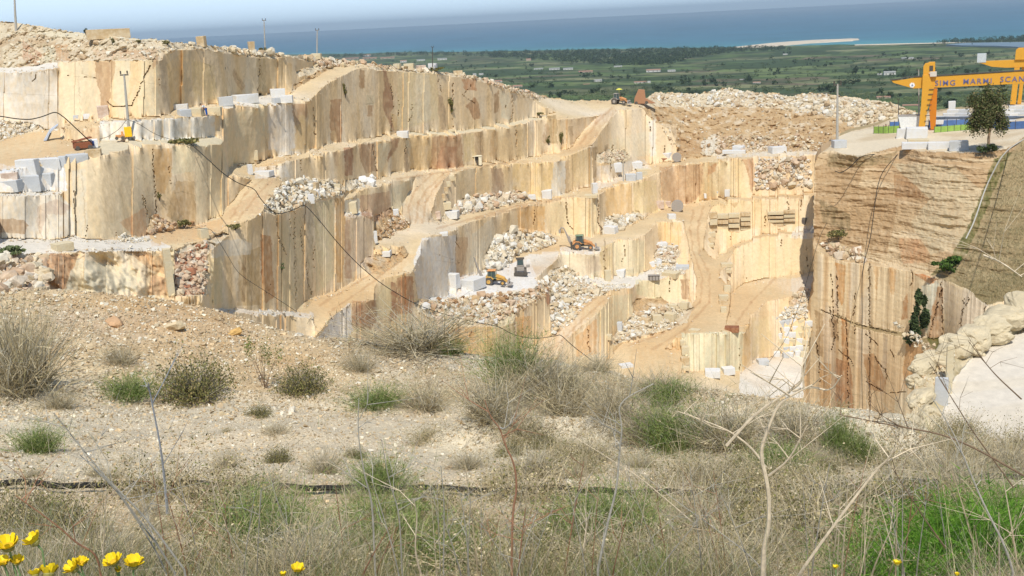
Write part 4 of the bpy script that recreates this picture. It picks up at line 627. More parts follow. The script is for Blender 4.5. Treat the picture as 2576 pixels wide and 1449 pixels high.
for P, n, s0, s1, cols, lab, big in [
 ([(-20,302),(60,306),(108,318),(60,338),(-20,362)], 900, .12, .6, WHT+CRM, 'loose white rubble sloping onto the orange floor at the far left', 0),
 ([(0,56),(110,70),(320,97),(415,104),(520,118),(440,124),(410,148),(240,150),(100,165),(0,172)], 800, .12, .7, CRM, 'broken cream rock covering the hilltop at the upper left', 5),
 ([(540,118),(700,137),(720,143),(600,138)], 160, .3, 1.3, CRM, 'broken rock along the crest below the thin poles', 3),
 ([(760,142),(905,158),(990,168),(1100,178),(1060,181),(900,166),(800,172)], 260, .3, 1.4, CRM+PNK, 'broken rock along the rim where the sloping track starts', 0),
 ([(1100,182),(1200,196),(1290,222),(1375,246),(1330,244),(1200,200)], 240, .3, 1.4, CRM+PNK, 'broken rock along the rim above the patchy yellow face', 0),
 ([(665,520),(690,485),(712,458),(760,448),(850,458),(866,486),(800,502),(740,526),(690,540)], 900, .2, 1.1, WHT+CRM, 'white and cream rubble heaped on top of the tall streaked face', 10),
 ([(1115,545),(1150,510),(1200,492),(1300,480),(1340,492),(1241,522),(1180,538)], 520, .3, 1.4, WHT+PNK, 'white rubble heaped against the yellow face beside the track', 16),
 ([(1632,250),(1648,234),(1760,237),(1826,223),(1900,234),(2000,243),(2040,234),(2100,242),(2240,262),(2110,300),(1930,270),(1700,266)], 1700, .2, 1.3, WHT+CRM, 'white waste rock tipped along the top of the brown bank', 26),
 ([(1640,300),(1700,270),(1930,272),(2100,310),(2095,370),(1930,376),(1710,392)], 700, .2, 1.1, CRM+BRN, 'scattered stones in the brown soil bank', 0),
 ([(1800,345),(2000,340),(2080,360),(2060,382),(1800,386)], 500, .25, 1.3, PNK+CRM, 'pinkish rubble at the foot of the brown bank', 8),
 ([(2240,262),(2300,280),(2330,310),(2240,322),(2140,318),(2110,300)], 500, .3, 1.5, CRM, 'cream rubble between the brown bank and the yard', 8),
 ([(1500,390),(1560,376),(1590,396),(1540,408)], 160, .2, .9, PNK, 'pinkish spoil heap behind the stacked white blocks', 0),
 ([(1290,640),(1300,592),(1350,580),(1400,600),(1395,615),(1340,632)], 480, .25, 1.3, WHT+CRM, 'white rubble heaped behind the backhoe with the bent boom', 12),
 ([(1215,690),(1240,605),(1290,580),(1300,640),(1275,672)], 420, .3, 1.6, WHT, 'white rubble tipped behind the backhoe with the straight boom', 9),
 ([(1518,590),(1522,548),(1560,542),(1600,540),(1588,562)], 200, .35, 1.4, WHT, 'white broken blocks heaped at the corner of the yellow face', 6),
 ([(1645,660),(1652,608),(1690,612),(1712,632),(1690,660)], 260, .25, 1.1, WHT+PNK, 'white rubble spilling beside the winding haul track', 4),
 ([(1045,762),(1150,750),(1330,732),(1385,690),(1380,745),(1290,790),(1240,820),(1095,804)], 1500, .2, 1.2, PNK+BRN+WHT, 'pink and orange rubble spread below the big white block', 22),
 ([(1385,690),(1420,670),(1455,690),(1530,735),(1480,760),(1430,820),(1385,845)], 1200, .2, 1.3, WHT+CRM, 'white rubble spilling down beside the lower ramp', 14),
 ([(1500,715),(1590,716),(1560,730),(1500,735)], 240, .15, .7, WHT, 'fine white rubble at the edge of the dusty shelf', 0),
 ([(1545,865),(1560,820),(1590,790),(1680,765),(1735,770),(1690,828),(1600,846)], 800, .2, 1.1, WHT+CRM, 'pale rubble between the cream blocks and the bend of the track', 10),
 ([(1650,665),(1700,662),(1725,690),(1640,700)], 200, .2, .9, WHT, 'white rubble around the grey skip', 3),
 ([(880,460),(945,446),(940,462),(900,476)], 120, .2, 1., WHT, 'white rubble at the roadside below the brown stained face', 0),
 ([(940,600),(990,530),(1028,565),(985,595)], 420, .15, .8, PNK+BRN, 'pinkish scree below the brown soil face', 3),
 ([(375,590),(392,545),(430,562),(488,560),(488,568),(400,583)], 320, .12, .7, BRN+PNK, 'orange scree under the cavity in the tall face', 2),
 ([(290,606),(310,588),(350,600),(390,604),(340,612)], 260, .12, .5, WHT, 'small white rubble heap at the foot of the tall face', 0),
 ([(440,745),(445,640),(520,605),(520,690),(515,740)], 700, .12, .8, PNK+[(186,130,100)], 'reddish rubble behind the slim stone pillar', 6),
 ([(0,645),(120,640),(122,738),(0,745)] , 300, .3, 1.2, CRM+PNK, 'blocky cream rock layered at the left edge behind the gravel mound', 10),
 ([(1900,400),(2040,398),(2044,470),(1900,478)], 500, .3, 1.6, PNK+WHT, 'white and pink blocks spilling from the broken face near the cliff', 12),
 ([(1985,765),(2005,738),(2035,722),(2038,760)], 160, .2, 1.1, PNK+WHT, 'pale rubble at the foot of the cliff edge', 3),
 ([(1950,805),(1975,775),(2030,765),(2030,800)], 300, .2, .9, WHT, 'white rubble above the stack of small cubes', 0),
 ([(1500,480),(1506,470),(1560,466),(1540,472)], 40, .2, .6, WHT, 'small stones on the road by the thin pole', 0),
]: rubble(P, n, s0, s1, cols, lab, big=big)
rubble([(2060,612),(2110,618),(2175,642),(2178,662),(2094,646)], 260, .4, 2.0, CRM+PNK, 'cream rubble resting on the ledge of the near cliff', hit=rhit, big=5)
rubble([(2230,800),(2330,900),(2350,880),(2300,960),(2300,1040),(2320,1090),(2340,1000),(2380,930),(2460,860),(2576,790),(2576,760),(2450,830),(2390,880)], 320, .1, .4, CRM, 'pale broken rock along the outer edge of the white haul road', hit=shit, big=0)
rk_ = np.random.default_rng(3)
for x_, y_, w_ in [(2322,925,40),(2350,905,46),(2372,896,40),(2412,872,60),(2450,850,62),(2490,826,56),(2535,800,60),(2575,775,56),(2304,962,36),(2312,1005,44),(2322,1045,46),(2345,1075,50),(2440,880,40),(2500,850,44),(2300,1075,40)]:
    p = shit(x_, y_); boulder(p, w_/F*np.linalg.norm(p)*1.05, (216,200,166), 'big rounded cream boulder edging the white haul road', 'boulders edging the haul road', rg=rk_, sz=(1.7, 1.1, .9), rnd=True, lift=.02)
rg = np.random.default_rng(61); fl = np.isin(K, (1, 2)); nb = np.zeros(K.shape, bool); nb[5:] = (G[:-5] > 2); nb2 = np.zeros(K.shape, bool); nb2[:-3] = (G[3:] > 2); ii_, jj_ = np.nonzero(fl & use & (nb | nb2 | (rg.random(K.shape) < .035))); kk_ = rg.choice(len(ii_), min(9000, len(ii_)), False); p = XQ[ii_[kk_], jj_[kk_]]+rg.normal(size=(len(kk_), 3))*[.3, .3, 0]; S = .09*5**(rg.random(len(kk_))**3)
V, F_, C_ = scatter(SMALL, p, S, pal(len(kk_), WHT+CRM+CRM+PNK, rg), rg); tag(link('loose_stones', mesh_np('loose_stones', V, F_, C_), M_STONE), 'loose stones strewn over the quarry roads and along the feet of the walls', 'stones', kind='stuff')
# ---- squared marble blocks
M_BLK = {k: mat('marble_'+k, tuple(lin(c)*KALB), .75, noise=.10, scale=1.3, bump=.03, bscale=6, c2=tuple(lin(c2)*KALB), spec=.25) for k, c, c2 in [('white', (242,241,238), (226,222,212)), ('grey', (218,220,220), (200,200,196)), ('cream', (232,218,184), (220,200,160)), ('tan', (214,184,138), (226,206,170)), ('pink', (218,190,166), (230,212,194)), ('rust', (150,96,66), (178,128,92)), ('dark', (112,106,98), (140,132,120))]}
SZ = {}
def block(x0, x1, y0, y1, c, label=None, group=None, yaw=None, name='marble_block', hit=None, deep=.75, base=None, cat='stone block'):
    xc = (x0+x1)/2; p = (hit or qhit)(xc, y1-1.) if base is None else at(xc, y1, base); r = math.hypot(p[0], p[1]); t = -p[2]/r
    wpx = (x1-x0)/F*math.hypot(r, p[2]); hpx = (y1-y0)/F*math.hypot(r, p[2]); yaw = random.uniform(-.5, .5) if yaw is None else yaw
    ca, sa = abs(math.cos(yaw)), abs(math.sin(yaw)); w_ = wpx/(ca+deep*sa); d = w_*deep; h = max(hpx-(w_*sa+d*ca)*t/1.05, hpx*.45)
    m = MB(); m.box((0, 0, h/2), (w_, d, h), jit=min(w_, h)*.10); az = math.atan2(p[0], p[1]); o = m.build(name, M_BLK[c], None, bevel=min(w_, h)*.04); o.rotation_euler = (0, 0, -az+yaw)
    u = Vector((math.sin(az), math.cos(az), 0)); o.location = Vector(p)+u*(d*ca+w_*sa)/2; o.location.z -= .05; tag(o, label, cat, group); return o
def blocks(rows, label, group=None, **k):
    for r_ in rows: block(*r_, label, group if len(rows) > 1 else None, **k)
B = blocks
B([(8,47,434,458,'pink')], 'pinkish squared block at the left end of the pale shelf')
B([(48,100,402,444,'white')], 'largest white block on the pale shelf at the far left')
B([(103,150,398,430,'white'),(150,172,394,427,'grey')], 'white squared block in the row on the pale shelf at the far left', 'blocks along the left shelf')
B([(172,220,388,412,'grey')], 'long low grey block beside the rusty machine')
B([(220,256,376,402,'tan')], 'cream cube with a tan face in front of the rusty machine')
B([(8,57,453,486,'grey'),(60,100,442,483,'grey'),(102,140,436,482,'grey')], 'grey white block in the lower row of the far left shelf', 'blocks in the lower row on the left')
B([(248,274,268,298,'pink')], 'pale upright block standing at the foot of the face under the brown streak')
B([(186,201,290,303,'grey'),(212,231,287,300,'white')], 'small white block on the orange ledge at the left', 'small blocks on the orange ledge')
B([(438,473,262,279,'white'),(448,481,275,296,'grey')], 'white block stacked on the ledge left of the man in blue trousers', 'blocks stacked left of the worker')
B([(482,514,272,293,'cream')], 'cream block directly in front of the man in blue trousers')
B([(528,560,269,292,'cream')], 'cream block just right of the man in blue trousers')
B([(550,586,244,268,'grey')], 'grey white block on the shelf above the man in blue trousers')
B([(586,650,237,262,'white')], 'long bright white block on the shelf under the forked crack', deep=.5)
B([(681,718,224,247,'white')], 'white block standing on top of two others beside the sloping track')
B([(705,738,240,260,'white'),(684,706,246,260,'grey')], 'white block in the bottom pair beside the sloping track', 'bottom pair of white blocks')
B([(496,520,93,118,'tan')], 'tan upright block standing on the skyline against the sea'); B([(625,642,106,128,'tan')], 'smaller tan block on the skyline beside the thin pole')
B([(783,810,135,149,'cream')], 'cream block at the foot of the pole on the crest'); B([(876,907,153,161,'cream')], 'flat cream slab at the top of the sloping track')
B([(989,1010,160,173,'cream'),(1016,1043,160,174,'cream'),(1046,1072,164,174,'pink')], 'cream block in the line along the rim of the big face', 'blocks lined up on the rim')
B([(1078,1101,160,176,'white')], 'white block at the right end of the line on the rim'); B([(1140,1164,178,189,'tan')], 'tan block on the rim where the hill starts to drop')
B([(624,650,378,404,'cream')], 'cream block with a dark slot at the foot of the grey face'); B([(999,1029,329,348,'white')], 'white block at the end of the narrow ledge above the stained face')
B([(1126,1144,325,332,'cream')], 'thin slab lying on the narrow ledge above the cave')
B([(622,637,414,440,'white')], 'narrow white slab standing on the dusty road bend', None, yaw=.3); B([(640,690,428,446,'white')], 'flat white slab lying on the dusty road bend')
B([(771,804,458,480,'tan')], 'yellowish block on top of the rubble heap above the tall face'); B([(789,805,478,498,'white'),(774,791,488,513,'white')], 'white block at the lip of the tall streaked face', 'white blocks at the lip')
B([(838,858,462,482,'cream')], 'rounded cream block at the right end of the rubble heap')
for a in [(896,925,434,460), (915,945,445,466), (925,942,432,448)]:
    p = qhit((a[0]+a[1])/2, a[3]); boulder(p, (a[1]-a[0])/F*170, (242,240,234), 'white boulder at the roadside below the brown stained face', 'white roadside boulders')
B([(868,902,506,539,'cream')], 'big cream block on top of the pinkish pillar of rock'); B([(989,1004,526,545,'white')], 'small white cube at the foot of the curved ramp')
B([(1124,1144,440,456,'cream'),(1119,1134,456,471,'cream'),(1111,1127,471,488,'tan'),(1106,1121,487,506,'tan'),(1099,1136,506,530,'cream')], 'cream block in the stepped stack down the right side of the curved ramp', 'stepped blocks beside the curved ramp', yaw=.1)
B([(1089,1109,531,553,'pink')], 'pink cube at the bottom of the curved ramp'); B([(1109,1157,527,553,'white')], 'wide white block beside the pink cube at the ramp foot')
for a in [(1160,1182,484,500), (1178,1200,495,515), (1190,1215,505,525), (1205,1230,492,508), (1218,1244,500,526), (1165,1190,508,526), (1228,1246,490,505)]:
    p = qhit((a[0]+a[1])/2, a[3]); boulder(p, (a[1]-a[0])/F*200, WHT[random.randrange(3)], 'white boulder in the heap right of the wide white block', 'white boulders right of the wide block')
B([(1096,1127,583,595,'white')], 'bright white slab on the rim above the white vertical face'); B([(944,986,628,648,'white')], 'flat white slab beside the haul road bend'); B([(938,950,580,613,'white')], 'narrow white splinter leaning at the foot of the pinkish pillar', None, yaw=.4)
B([(1353,1389,476,502,'white')], 'large white boulder at the foot of the yellow face'); B([(1325,1348,489,503,'white')], 'low white block left of the large white boulder')
B([(1533,1565,409,435,'white'),(1568,1616,405,426,'white'),(1600,1634,424,438,'cream')], 'white block in the upper rows behind the thin pole', 'upper white blocks behind the pole', yaw=.15)
B([(1573,1600,437,458,'grey'),(1600,1616,433,454,'grey'),(1615,1629,431,445,'cream')], 'grey white block in the front row right of the thin pole', 'front row right of the pole', yaw=.1)
B([(1663,1690,384,400,'white')], 'white block beside the small rusty box on the upper road'); B([(1658,1678,397,407,'rust')], 'small rusty box on the upper road', name='rusty_box', cat='box')
B([(1843,1874,366,386,'white')], 'tall white block at the foot of the brown bank'); B([(1818,1876,377,388,'white')], 'long low white slab at the foot of the brown bank', deep=.3); B([(1932,1978,367,388,'white')], 'wide white block on the road close to the near cliff')
B([(1470,1504,488,500,'cream')], 'flat cream slabs stacked on the rim above the black crack'); B([(1488,1504,460,488,'white')], 'upright pale block on the road edge')
B([(1518,1556,566,591,'white')], 'broad white block at the base of the heap at the yellow corner')
for a in [(1524,1545,540,556), (1540,1560,532,550), (1530,1548,553,568), (1548,1573,548,570), (1556,1574,566,580), (1590,1606,527,545), (1600,1622,534,552), (1588,1600,545,556)]:
    p = qhit((a[0]+a[1])/2, a[3]); boulder(p, (a[1]-a[0])/F*235, WHT[random.randrange(3)], 'white broken slab in the heap at the yellow corner', 'slabs in the yellow corner heap', sz=(1, .5, .8))
B([(1650,1671,504,527,'pink'),(1673,1688,506,522,'pink')], 'pinkish cube left of the big dusty wheel', 'pinkish cubes by the wheel'); B([(1678,1701,537,553,'white')], 'white box shaped block right below the big dusty wheel')
B([(1800,1816,480,495,'grey')], 'grey cube at the foot of the cream face'); B([(1823,1836,477,496,'white')], 'bright white cube at the foot of the cream face'); B([(1770,1786,486,500,'white')], 'small tilted slab at the foot of the cream face')
for k, (a, b_, n_) in enumerate([(1785,1804,3), (1805,1832,3), (1833,1860,4), (1863,1888,4), (1932,1970,4), (1972,2000,4)]):
    y1 = [583,578,586,580,570,567][k]
    hh = [17,14,13,12,10,10][k]; rr = None
    for i in range(n_):
        o = block(a, b_, y1-hh*(i+1), y1-hh*i, ('tan', 'cream')[(i+k) % 2], 'squared tan block in the %s stack against the cream face' % ['left edge', 'second', 'tallest middle', 'dark seamed', 'right hand', 'far right'][k], 'blocks stacked against the cream face', yaw=.06, base=None if i == 0 else rr, deep=.6)
        rr = rr or math.hypot(o.location.x, o.location.y)-1.2
B([(1775,1800,582,597,'cream'),(1773,1799,597,611,'tan'),(1776,1796,611,623,'cream')], 'cream block in the short column at the fork of the track', 'column at the fork', yaw=.1)
B([(2017,2029,548,568,'dark')], 'small dark cabin on the ledge close to the near cliff', name='site_cabin', cat='cabin')
B([(1650,1679,608,623,'white'),(1652,1676,622,634,'white'),(1648,1664,650,671,'white')], 'white slab piled where the track forks down', 'slabs piled at the fork')
B([(1520,1538,678,710,'cream')], 'cream upright block at the left of the dusty shelf'); B([(1538,1575,675,698,'white')], 'wide white block on the dusty shelf'); B([(1575,1594,674,695,'cream')], 'cream cube at the right of the wide white block')
B([(1630,1664,654,673,'white')], 'white block above the grey skip'); B([(1665,1713,679,703,'cream')], 'long cream block right of the grey skip'); B([(1700,1734,665,681,'grey')], 'grey block at the edge of the winding track')
B([(1813,1843,660,674,'cream'),(1815,1840,674,688,'cream'),(1820,1838,716,738,'cream'),(1808,1832,740,756,'cream'),(1808,1830,754,770,'tan'),(1813,1828,771,790,'cream')], 'cream block in the line down the right side of the winding track', 'blocks lined up along the winding track', yaw=.1)
B([(1683,1706,763,782,'cream'),(1710,1734,757,780,'cream'),(1670,1704,783,815,'cream'),(1638,1666,788,817,'cream'),(1608,1638,798,815,'tan')], 'cream block in the group inside the bend of the track', 'blocks inside the bend')
B([(1517,1541,838,857,'cream')], 'cream block on the wall corner above the lower ramp'); B([(1548,1566,808,835,'grey')], 'rounded pale boulder above the lower ramp'); B([(1555,1594,913,928,'white')], 'long white slab lying alone on the lowest floor')
B([(1733,1764,825,838,'cream')], 'flat cream slab at the left end of the pale wall top'); B([(1823,1859,818,838,'rust')], 'brown box shaped block on the pale wall top')
B([(1710,1731,853,870,'cream'),(1714,1733,869,895,'cream'),(1712,1734,895,920,'tan'),(1715,1734,919,934,'cream')], 'cream block in the stepped stack left of the pale lowest wall', 'stepped stack by the lowest wall', yaw=.1)
B([(1773,1811,924,952,'white')], 'left white block of the pair on the lowest floor'); B([(1813,1849,918,947,'white')], 'right white block of the pair on the lowest floor'); B([(1903,1934,900,922,'grey')], 'grey block beside the rubble on the lowest floor')
B([(1119,1160,682,730,'white')], 'upright white block standing left of the big white block', yaw=-.5); B([(1159,1225,690,735,'white')], 'big white block in front of the backhoe with the straight boom', yaw=-.62, deep=1.5)
B([(1044,1083,760,780,'white')], 'white slab at the left edge of the pink rubble'); B([(1087,1115,793,825,'pink')], 'pinkish upright block above the orange face'); B([(1184,1220,802,815,'white'),(1222,1254,799,815,'white')], 'white slab lying above the orange face', 'white slabs above the orange face')
B([(133,185,608,635,'cream')], 'cream boulder on the bank at the left'); B([(500,526,573,603,'cream')], 'cream block beside the orange floor')
rg = np.random.default_rng(5)
for i in range(6):
    for j in range(5):
        x = 1948+j*17+rg.uniform(-3, 3)+(5-i)*1.5; y = 820+i*16+rg.uniform(-3, 3)
        if x < 2034: block(x, x+17, y-17, y, ('white', 'grey', 'cream')[rg.integers(3)], 'small white cube in the crowded stack at the foot of the cliff', 'cubes stacked at the foot of the cliff', yaw=rg.uniform(-.4, .4))
# retaining wall on the hilltop, slim pillar, splinter
B([(225,322,76,98,'tan')], 'long low tan wall on the hilltop skyline', name='stone_wall', cat='wall', yaw=.05, deep=.2)
B([(422,441,626,745,'cream')], 'slim cream stone pillar left standing behind the gravel mound', name='stone_pillar', cat='pillar', yaw=.2)
# pale slab by the haul road; added grey slab stands for the dark gap
block(2378,2394,872,992,'cream','narrow upright pale slab between the boulders of the haul road', None, yaw=.3, hit=shit, deep=.3); block(2352,2382,948,1022,'grey','grey slab standing in for the dark gap under the boulders of the haul road', None, yaw=-.2, hit=shit, deep=.3)
# yard
Y = dict(hit=rhit)
B([(2256,2284,324,350,'white'),(2282,2331,321,351,'white')], 'white block in the upper row left of the crane legs', 'upper row by the crane legs', yaw=.05, **Y); B([(2285,2333,349,366,'cream')], 'pale block in the lower row left of the crane legs', yaw=.05, **Y)
B([(2272,2338,358,376,'white'),(2337,2388,357,378,'white')], 'white block in the low row along the lip of the cliff', 'low row on the cliff lip', yaw=.05, deep=.4, **Y); B([(2390,2433,354,382,'grey')], 'grey block at the right end of the low row by the tree', yaw=.05, **Y)
B([(2092,2128,352,375,'grey')], 'pale concrete footing under the pole at the cliff corner', name='concrete_footing', cat='footing', yaw=.4, **Y)
k = 0; YB = float(np.hypot(*rhit(2400, 313)[:2]))
for y1, xs in [(312,[(2352,2382),(2384,2412),(2414,2440),(2528,2560),(2562,2600)]), (303,[(2346,2378),(2380,2410),(2412,2442),(2526,2556),(2558,2598)]), (295,[(2374,2402),(2404,2438),(2530,2562),(2564,2600)]), (286,[(2384,2410),(2412,2436),(2524,2552),(2554,2590)]), (277,[(2540,2572),(2574,2600)])]:
    for a, b_ in xs: block(a, b_, y1-11, y1, ('white', 'grey')[k % 2], 'white block in the stacks of the yard behind the blue fence', 'block stacks in the yard', yaw=.02, base=YB-4+(312-y1)*.4, deep=.5); k += 1
block(2386,2402,255,278,'white','tall white block standing on top of the yard stacks', None, yaw=.1, base=YB+10)
# ------------------------------------------------------------ plain materials for made things
def pm(name, c, rough=.6, metal=0, noise=.12, scale=4): return mat(name, tuple(lin(c)), rough, noise=noise, scale=scale, metal=metal)
MY = pm('yellow_paint', (208,164,88), .7, noise=.3, scale=2); MO = pm('orange_paint', (206,148,96), .7, noise=.3, scale=2); MG = pm('dusty_grey_paint', (160,152,142), .8); MD = pm('dark_rubber', (92,86,78), .9); MK = pm('dark_steel', (84,78,70), .7); MGL = pm('cab_glass', (70,84,84), .2, noise=.05); MGRN = pm('green_cab_frame', (120,136,110), .6)
MW = pm('white_paint', (228,228,224), .6); MRU = pm('rusty_steel', (140,86,60), .85); MB_ = pm('blue_cloth', (40,90,170), .8); MBL = pm('black_cable', (40,38,34), .8, noise=0); MCON = pm('pole_concrete', (172,168,158), .85); MSK = pm('skin', (196,148,118), .7, noise=0); MHAIR = pm('dark_hair', (50,40,34), .9, noise=0)
def on(o, p, rz=0, s=1): o.location = Vector(p); o.rotation_euler = (0, 0, rz); o.scale = (s, s, s); return o
def backhoe(label, body, roof, frame, boom='straight', bent=False):
    """x forward (loader bucket), rear digging arm at -x"""
    t = empty('backhoe_loader'); tag(t, label, 'backhoe')
    m = MB(); m.box((.3, 0, .85), (3.4, .8, .35)); m.box((-1.5, 0, .8), (.5, 1.7, .7)); m.build('chassis', MK, t, .03)
    m = MB(); m.prism([(.55, .95), (2.1, .95), (2.15, 1.35), (1.2, 1.75), (.55, 1.85)], -.42, .42); m.build('bonnet', body, t, .05)
    for x, r_, w_ in ((-.85, .78, .5), (1.75, .48, .36)):
        for sy in (-1, 1):
            m = MB(); m.wheel((x, sy*.95, r_), r_, w_, 18); wv = m.build('wheel', MD, t); m = MB(); m.wheel((x, sy*1.0, r_), r_*.5, w_+.04, 12); m.build('rim', body, wv)
    for sy in (-1, 1):
        m = MB(); m.prism([(-1.75, 1.25), (-1.5, 1.62), (-1.1, 1.75), (-.4, 1.7), (.1, 1.3), (0, 1.2), (-.4, 1.6), (-1.1, 1.65), (-1.6, 1.2)], sy*.7, sy*1.2); m.build('mudguard', body, t)
    m = MB()
    for x, x2 in ((-1.15, -1.0), (-.35, -.3), (.5, .38)):
        for sy in (-1, 1): m.tube([(x, sy*.72, 1.35), (x2, sy*.62, 2.72)], .05, 5)
    m.box((-.33, 0, 1.35), (1.7, 1.5, .12)); m.build('cab_frame', frame, t)
    m = MB(); m.box((-.33, 0, 2.02), (1.38, 1.30, 1.25), taper=.88); m.build('cab_window', MGL, t)
    m = MB(); m.box((-.32, 0, 2.80), (1.65, 1.5, .14), taper=.9); m.build('cab_roof', roof, t, .04)
    m = MB()
    for sy in (-.48, .48): m.prism([(.3, 1.75), (.6, 1.95), (1.7, 1.5), (2.75, .5), (2.6, .35), (1.55, 1.25), (.4, 1.6)], sy-.07, sy+.07)
    m.tube([(1.5, -.5, 1.3), (1.5, .5, 1.3)], .06, 6); m.tube([(2.5, -.5, .55), (2.5, .5, .55)], .06, 6); m.build('loader_arm', body, t, .01)
    m = MB(); m.prism([(2.6, .15), (2.65, .9), (2.8, 1.0), (3.0, .75), (2.85, .35), (3.5, .12), (3.5, .05), (2.75, .02)], -1.05, 1.05); m.build('front_bucket', MG, t, .01)
    m = MB(); m.box((-1.95, 0, 1.0), (.35, .5, 1.1)); m.tube([(-1.95, -.9, .15), (-1.95, .9, .15)], .1, 6); m.box((-1.95, -.95, .4), (.22, .16, .8)); m.box((-1.95, .95, .4), (.22, .16, .8)); m.build('stabiliser', MK, t, .01)
    P = [(-2.0, 1.1), (-2.45, 1.9), (-2.7, 2.6), (-3.5, 5.3)] if not bent else [(-2.0, 1.0), (-2.35, 1.8), (-2.55, 2.5), (-3.3, 4.3)]
    m = MB(); m.tube([(x, 0, z) for x, z in P], [.2, .24, .22, .1], 6); m.tube([(-1.95, 0, 1.5), (P[2][0]+.25, 0, P[2][1]+.2)], .07, 6); a = m.build('digging_arm', MG, t)
    if bent:
        m = MB(); m.tube([(-3.3, 0, 4.3), (-3.75, 0, 4.45), (-4.1, 0, 4.0)], [.16, .16, .1], 6); m.build('dipper', MG, a); m = MB(); m.prism([(-4.1, 4.1), (-4.35, 3.9), (-4.3, 3.3), (-3.95, 3.45), (-3.9, 3.9)], -.3, .3); m.build('rear_bucket', MG, a, .01)
    else:
        m = MB(); m.tube([(-3.5, 0, 5.3), (-3.1, 0, 3.6), (-2.75, 0, 2.4)], [.1, .13, .1], 6); m.build('dipper', MK, a)
    return t
p = qhit(1243, 716); t = backhoe('yellow backhoe with orange cab roof and straight raised arm behind the big white block', MY, MO, MGRN); on(t, p, -math.atan2(p[0], p[1])-.15, .92)
t = backhoe('orange backhoe loader with bent raised arm standing on the white ledge of the yellow quarry', MO, MGRN, MK, bent=True); p = qhit(1463, 627); on(t, p, -math.atan2(p[0], p[1]), 1.0)
# dusty grey wheel loader seen end on
def grey_loader(label):
    t = empty('wheel_loader'); tag(t, label, 'wheel loader'); m = MB(); m.box((0, 0, 1.25), (1.5, 2.2, .8)); m.box((0, .9, 1.9), (1.2, 1.0, .5)); m.build('body', MG, t, .06)
    m = MB(); m.box((0, -.3, 2.45), (1.35, 1.3, 1.45), taper=.9); m.build('cab', MG, t, .05); m = MB(); m.box((0, -.35, 2.55), (1.15, 1.36, .9), taper=.9); m.build('cab_window', MGL, t); m = MB(); m.box((0, -.3, 3.22), (1.6, 1.5, .1)); m.build('cab_roof', MK, t)
    for sx in (-1, 1):
        for y in (-.9, 1.1):
            m = MB(); m.tube([(sx*.72, y, .62), (sx*.8, y, .62), (sx*1.1, y, .62), (sx*1.18, y, .62)], [.55, .62, .62, .55], 16); m.build('wheel', MD, t)
    m = MB(); m.prism([(-1.25, .1), (1.25, .1), (1.35, .5), (1.2, .75), (-1.2, .75), (-1.35, .5)], -1.9, -1.4); m.build('bucket', MK, t, .02); m = MB(); m.tube([(-.8, -.2, 3.2), (-.85, -.2, 4.3)], .05, 5); m.tube([(-1.05, -.2, 4.1), (-.65, -.2, 4.15)], .05, 5); m.build('mast', MK, t); m = MB(); m.box((1.5, .4, 1.5), (.7, .5, .5)); m.tube([(.7, .3, 1.3), (1.5, .3, 1.4)], .08, 5); m.build('side_tank', MG, t, .03); return t
p = qhit(1310, 690); on(grey_loader('dusty grey wheel loader with thin mast, seen end on right of the yellow backhoe'), p, -math.atan2(p[0], p[1]), .92)
p = qhit(1556, 262); t = backhoe('small dusty tractor loader with grey body and orange front parked on the saddle skyline', MG, MG, MG); on(t, p, -math.atan2(p[0], p[1])-.3, .92)
m = MB(); m.tube([(.4, -.5, 1.6), (.4, -.5, 3.9)], .05, 5); m.tube([(.4, -.5, 3.8), (.4, -.5, 4.0), (.4, -.5, 4.15)], [.9, .55, .05], 10); m.build('sun_umbrella', pm('yellow_cloth', (222,214,90), .8), t)
for ch in list(t.children):
    if ch.name.startswith(('digging_arm', 'stabiliser')):
        for c2 in list(ch.children): bpy.data.objects.remove(c2)
        bpy.data.objects.remove(ch)
    elif ch.name.startswith(('bonnet', 'loader_arm')): ch.data.materials.clear(); ch.data.materials.append(MO)
p = qhit(1612, 262); t = empty('tipper_body'); on(t, p, -math.atan2(p[0], p[1])); tag(t, 'brown rusty tipper body tilted up on the skyline beside the white waste rock', 'tipper')
m = MB(); m.prism([(-1.6, .2), (-1.5, 1.5), (-.5, 3.6), (1.0, 3.4), (1.2, 1.4), (3.6, .1)], -1, 1); m.build('skip', pm('brown_steel', (168,124,92), .9), t, .05); 
for x in (-1.1, 1.4):
    for y in (-.9, .9): m = MB(); m.wheel((x, y, .4), .4, .3, 12); m.build('wheel', MD, t)
# big dusty wheel / saw drum
p = qhit(1704, 533); t = empty('cable_drum'); on(t, p, -math.atan2(p[0], p[1])); tag(t, 'round dusty grey cable drum standing beside the pinkish cubes on the road', 'drum')
for y in (-.45, .45):
    m = MB(); m.wheel((0, y, 1.35), 1.35, .14, 26); m.build('flange', MG, t)
m = MB(); m.wheel((0, 0, 1.35), .85, .9, 20); m.build('cable_winding', MK, t); m = MB(); m.tube([(-1.3, 0, .1), (0, 0, 1.35), (1.3, 0, .1)], .08, 6); m.build('stand', MK, t)
p = qhit(1703, 407); t = empty('cable_drum'); on(t, p, -math.atan2(p[0], p[1]), .8); tag(t, 'smaller grey drum beside the white block on the upper road below the brown bank', 'drum')
for y in (-.45, .45):
    m = MB(); m.wheel((0, y, 1.35), 1.35, .14, 22); m.build('flange', MG, t)
m = MB(); m.wheel((0, 0, 1.35), .85, .9, 16); m.build('cable_winding', MK, t)
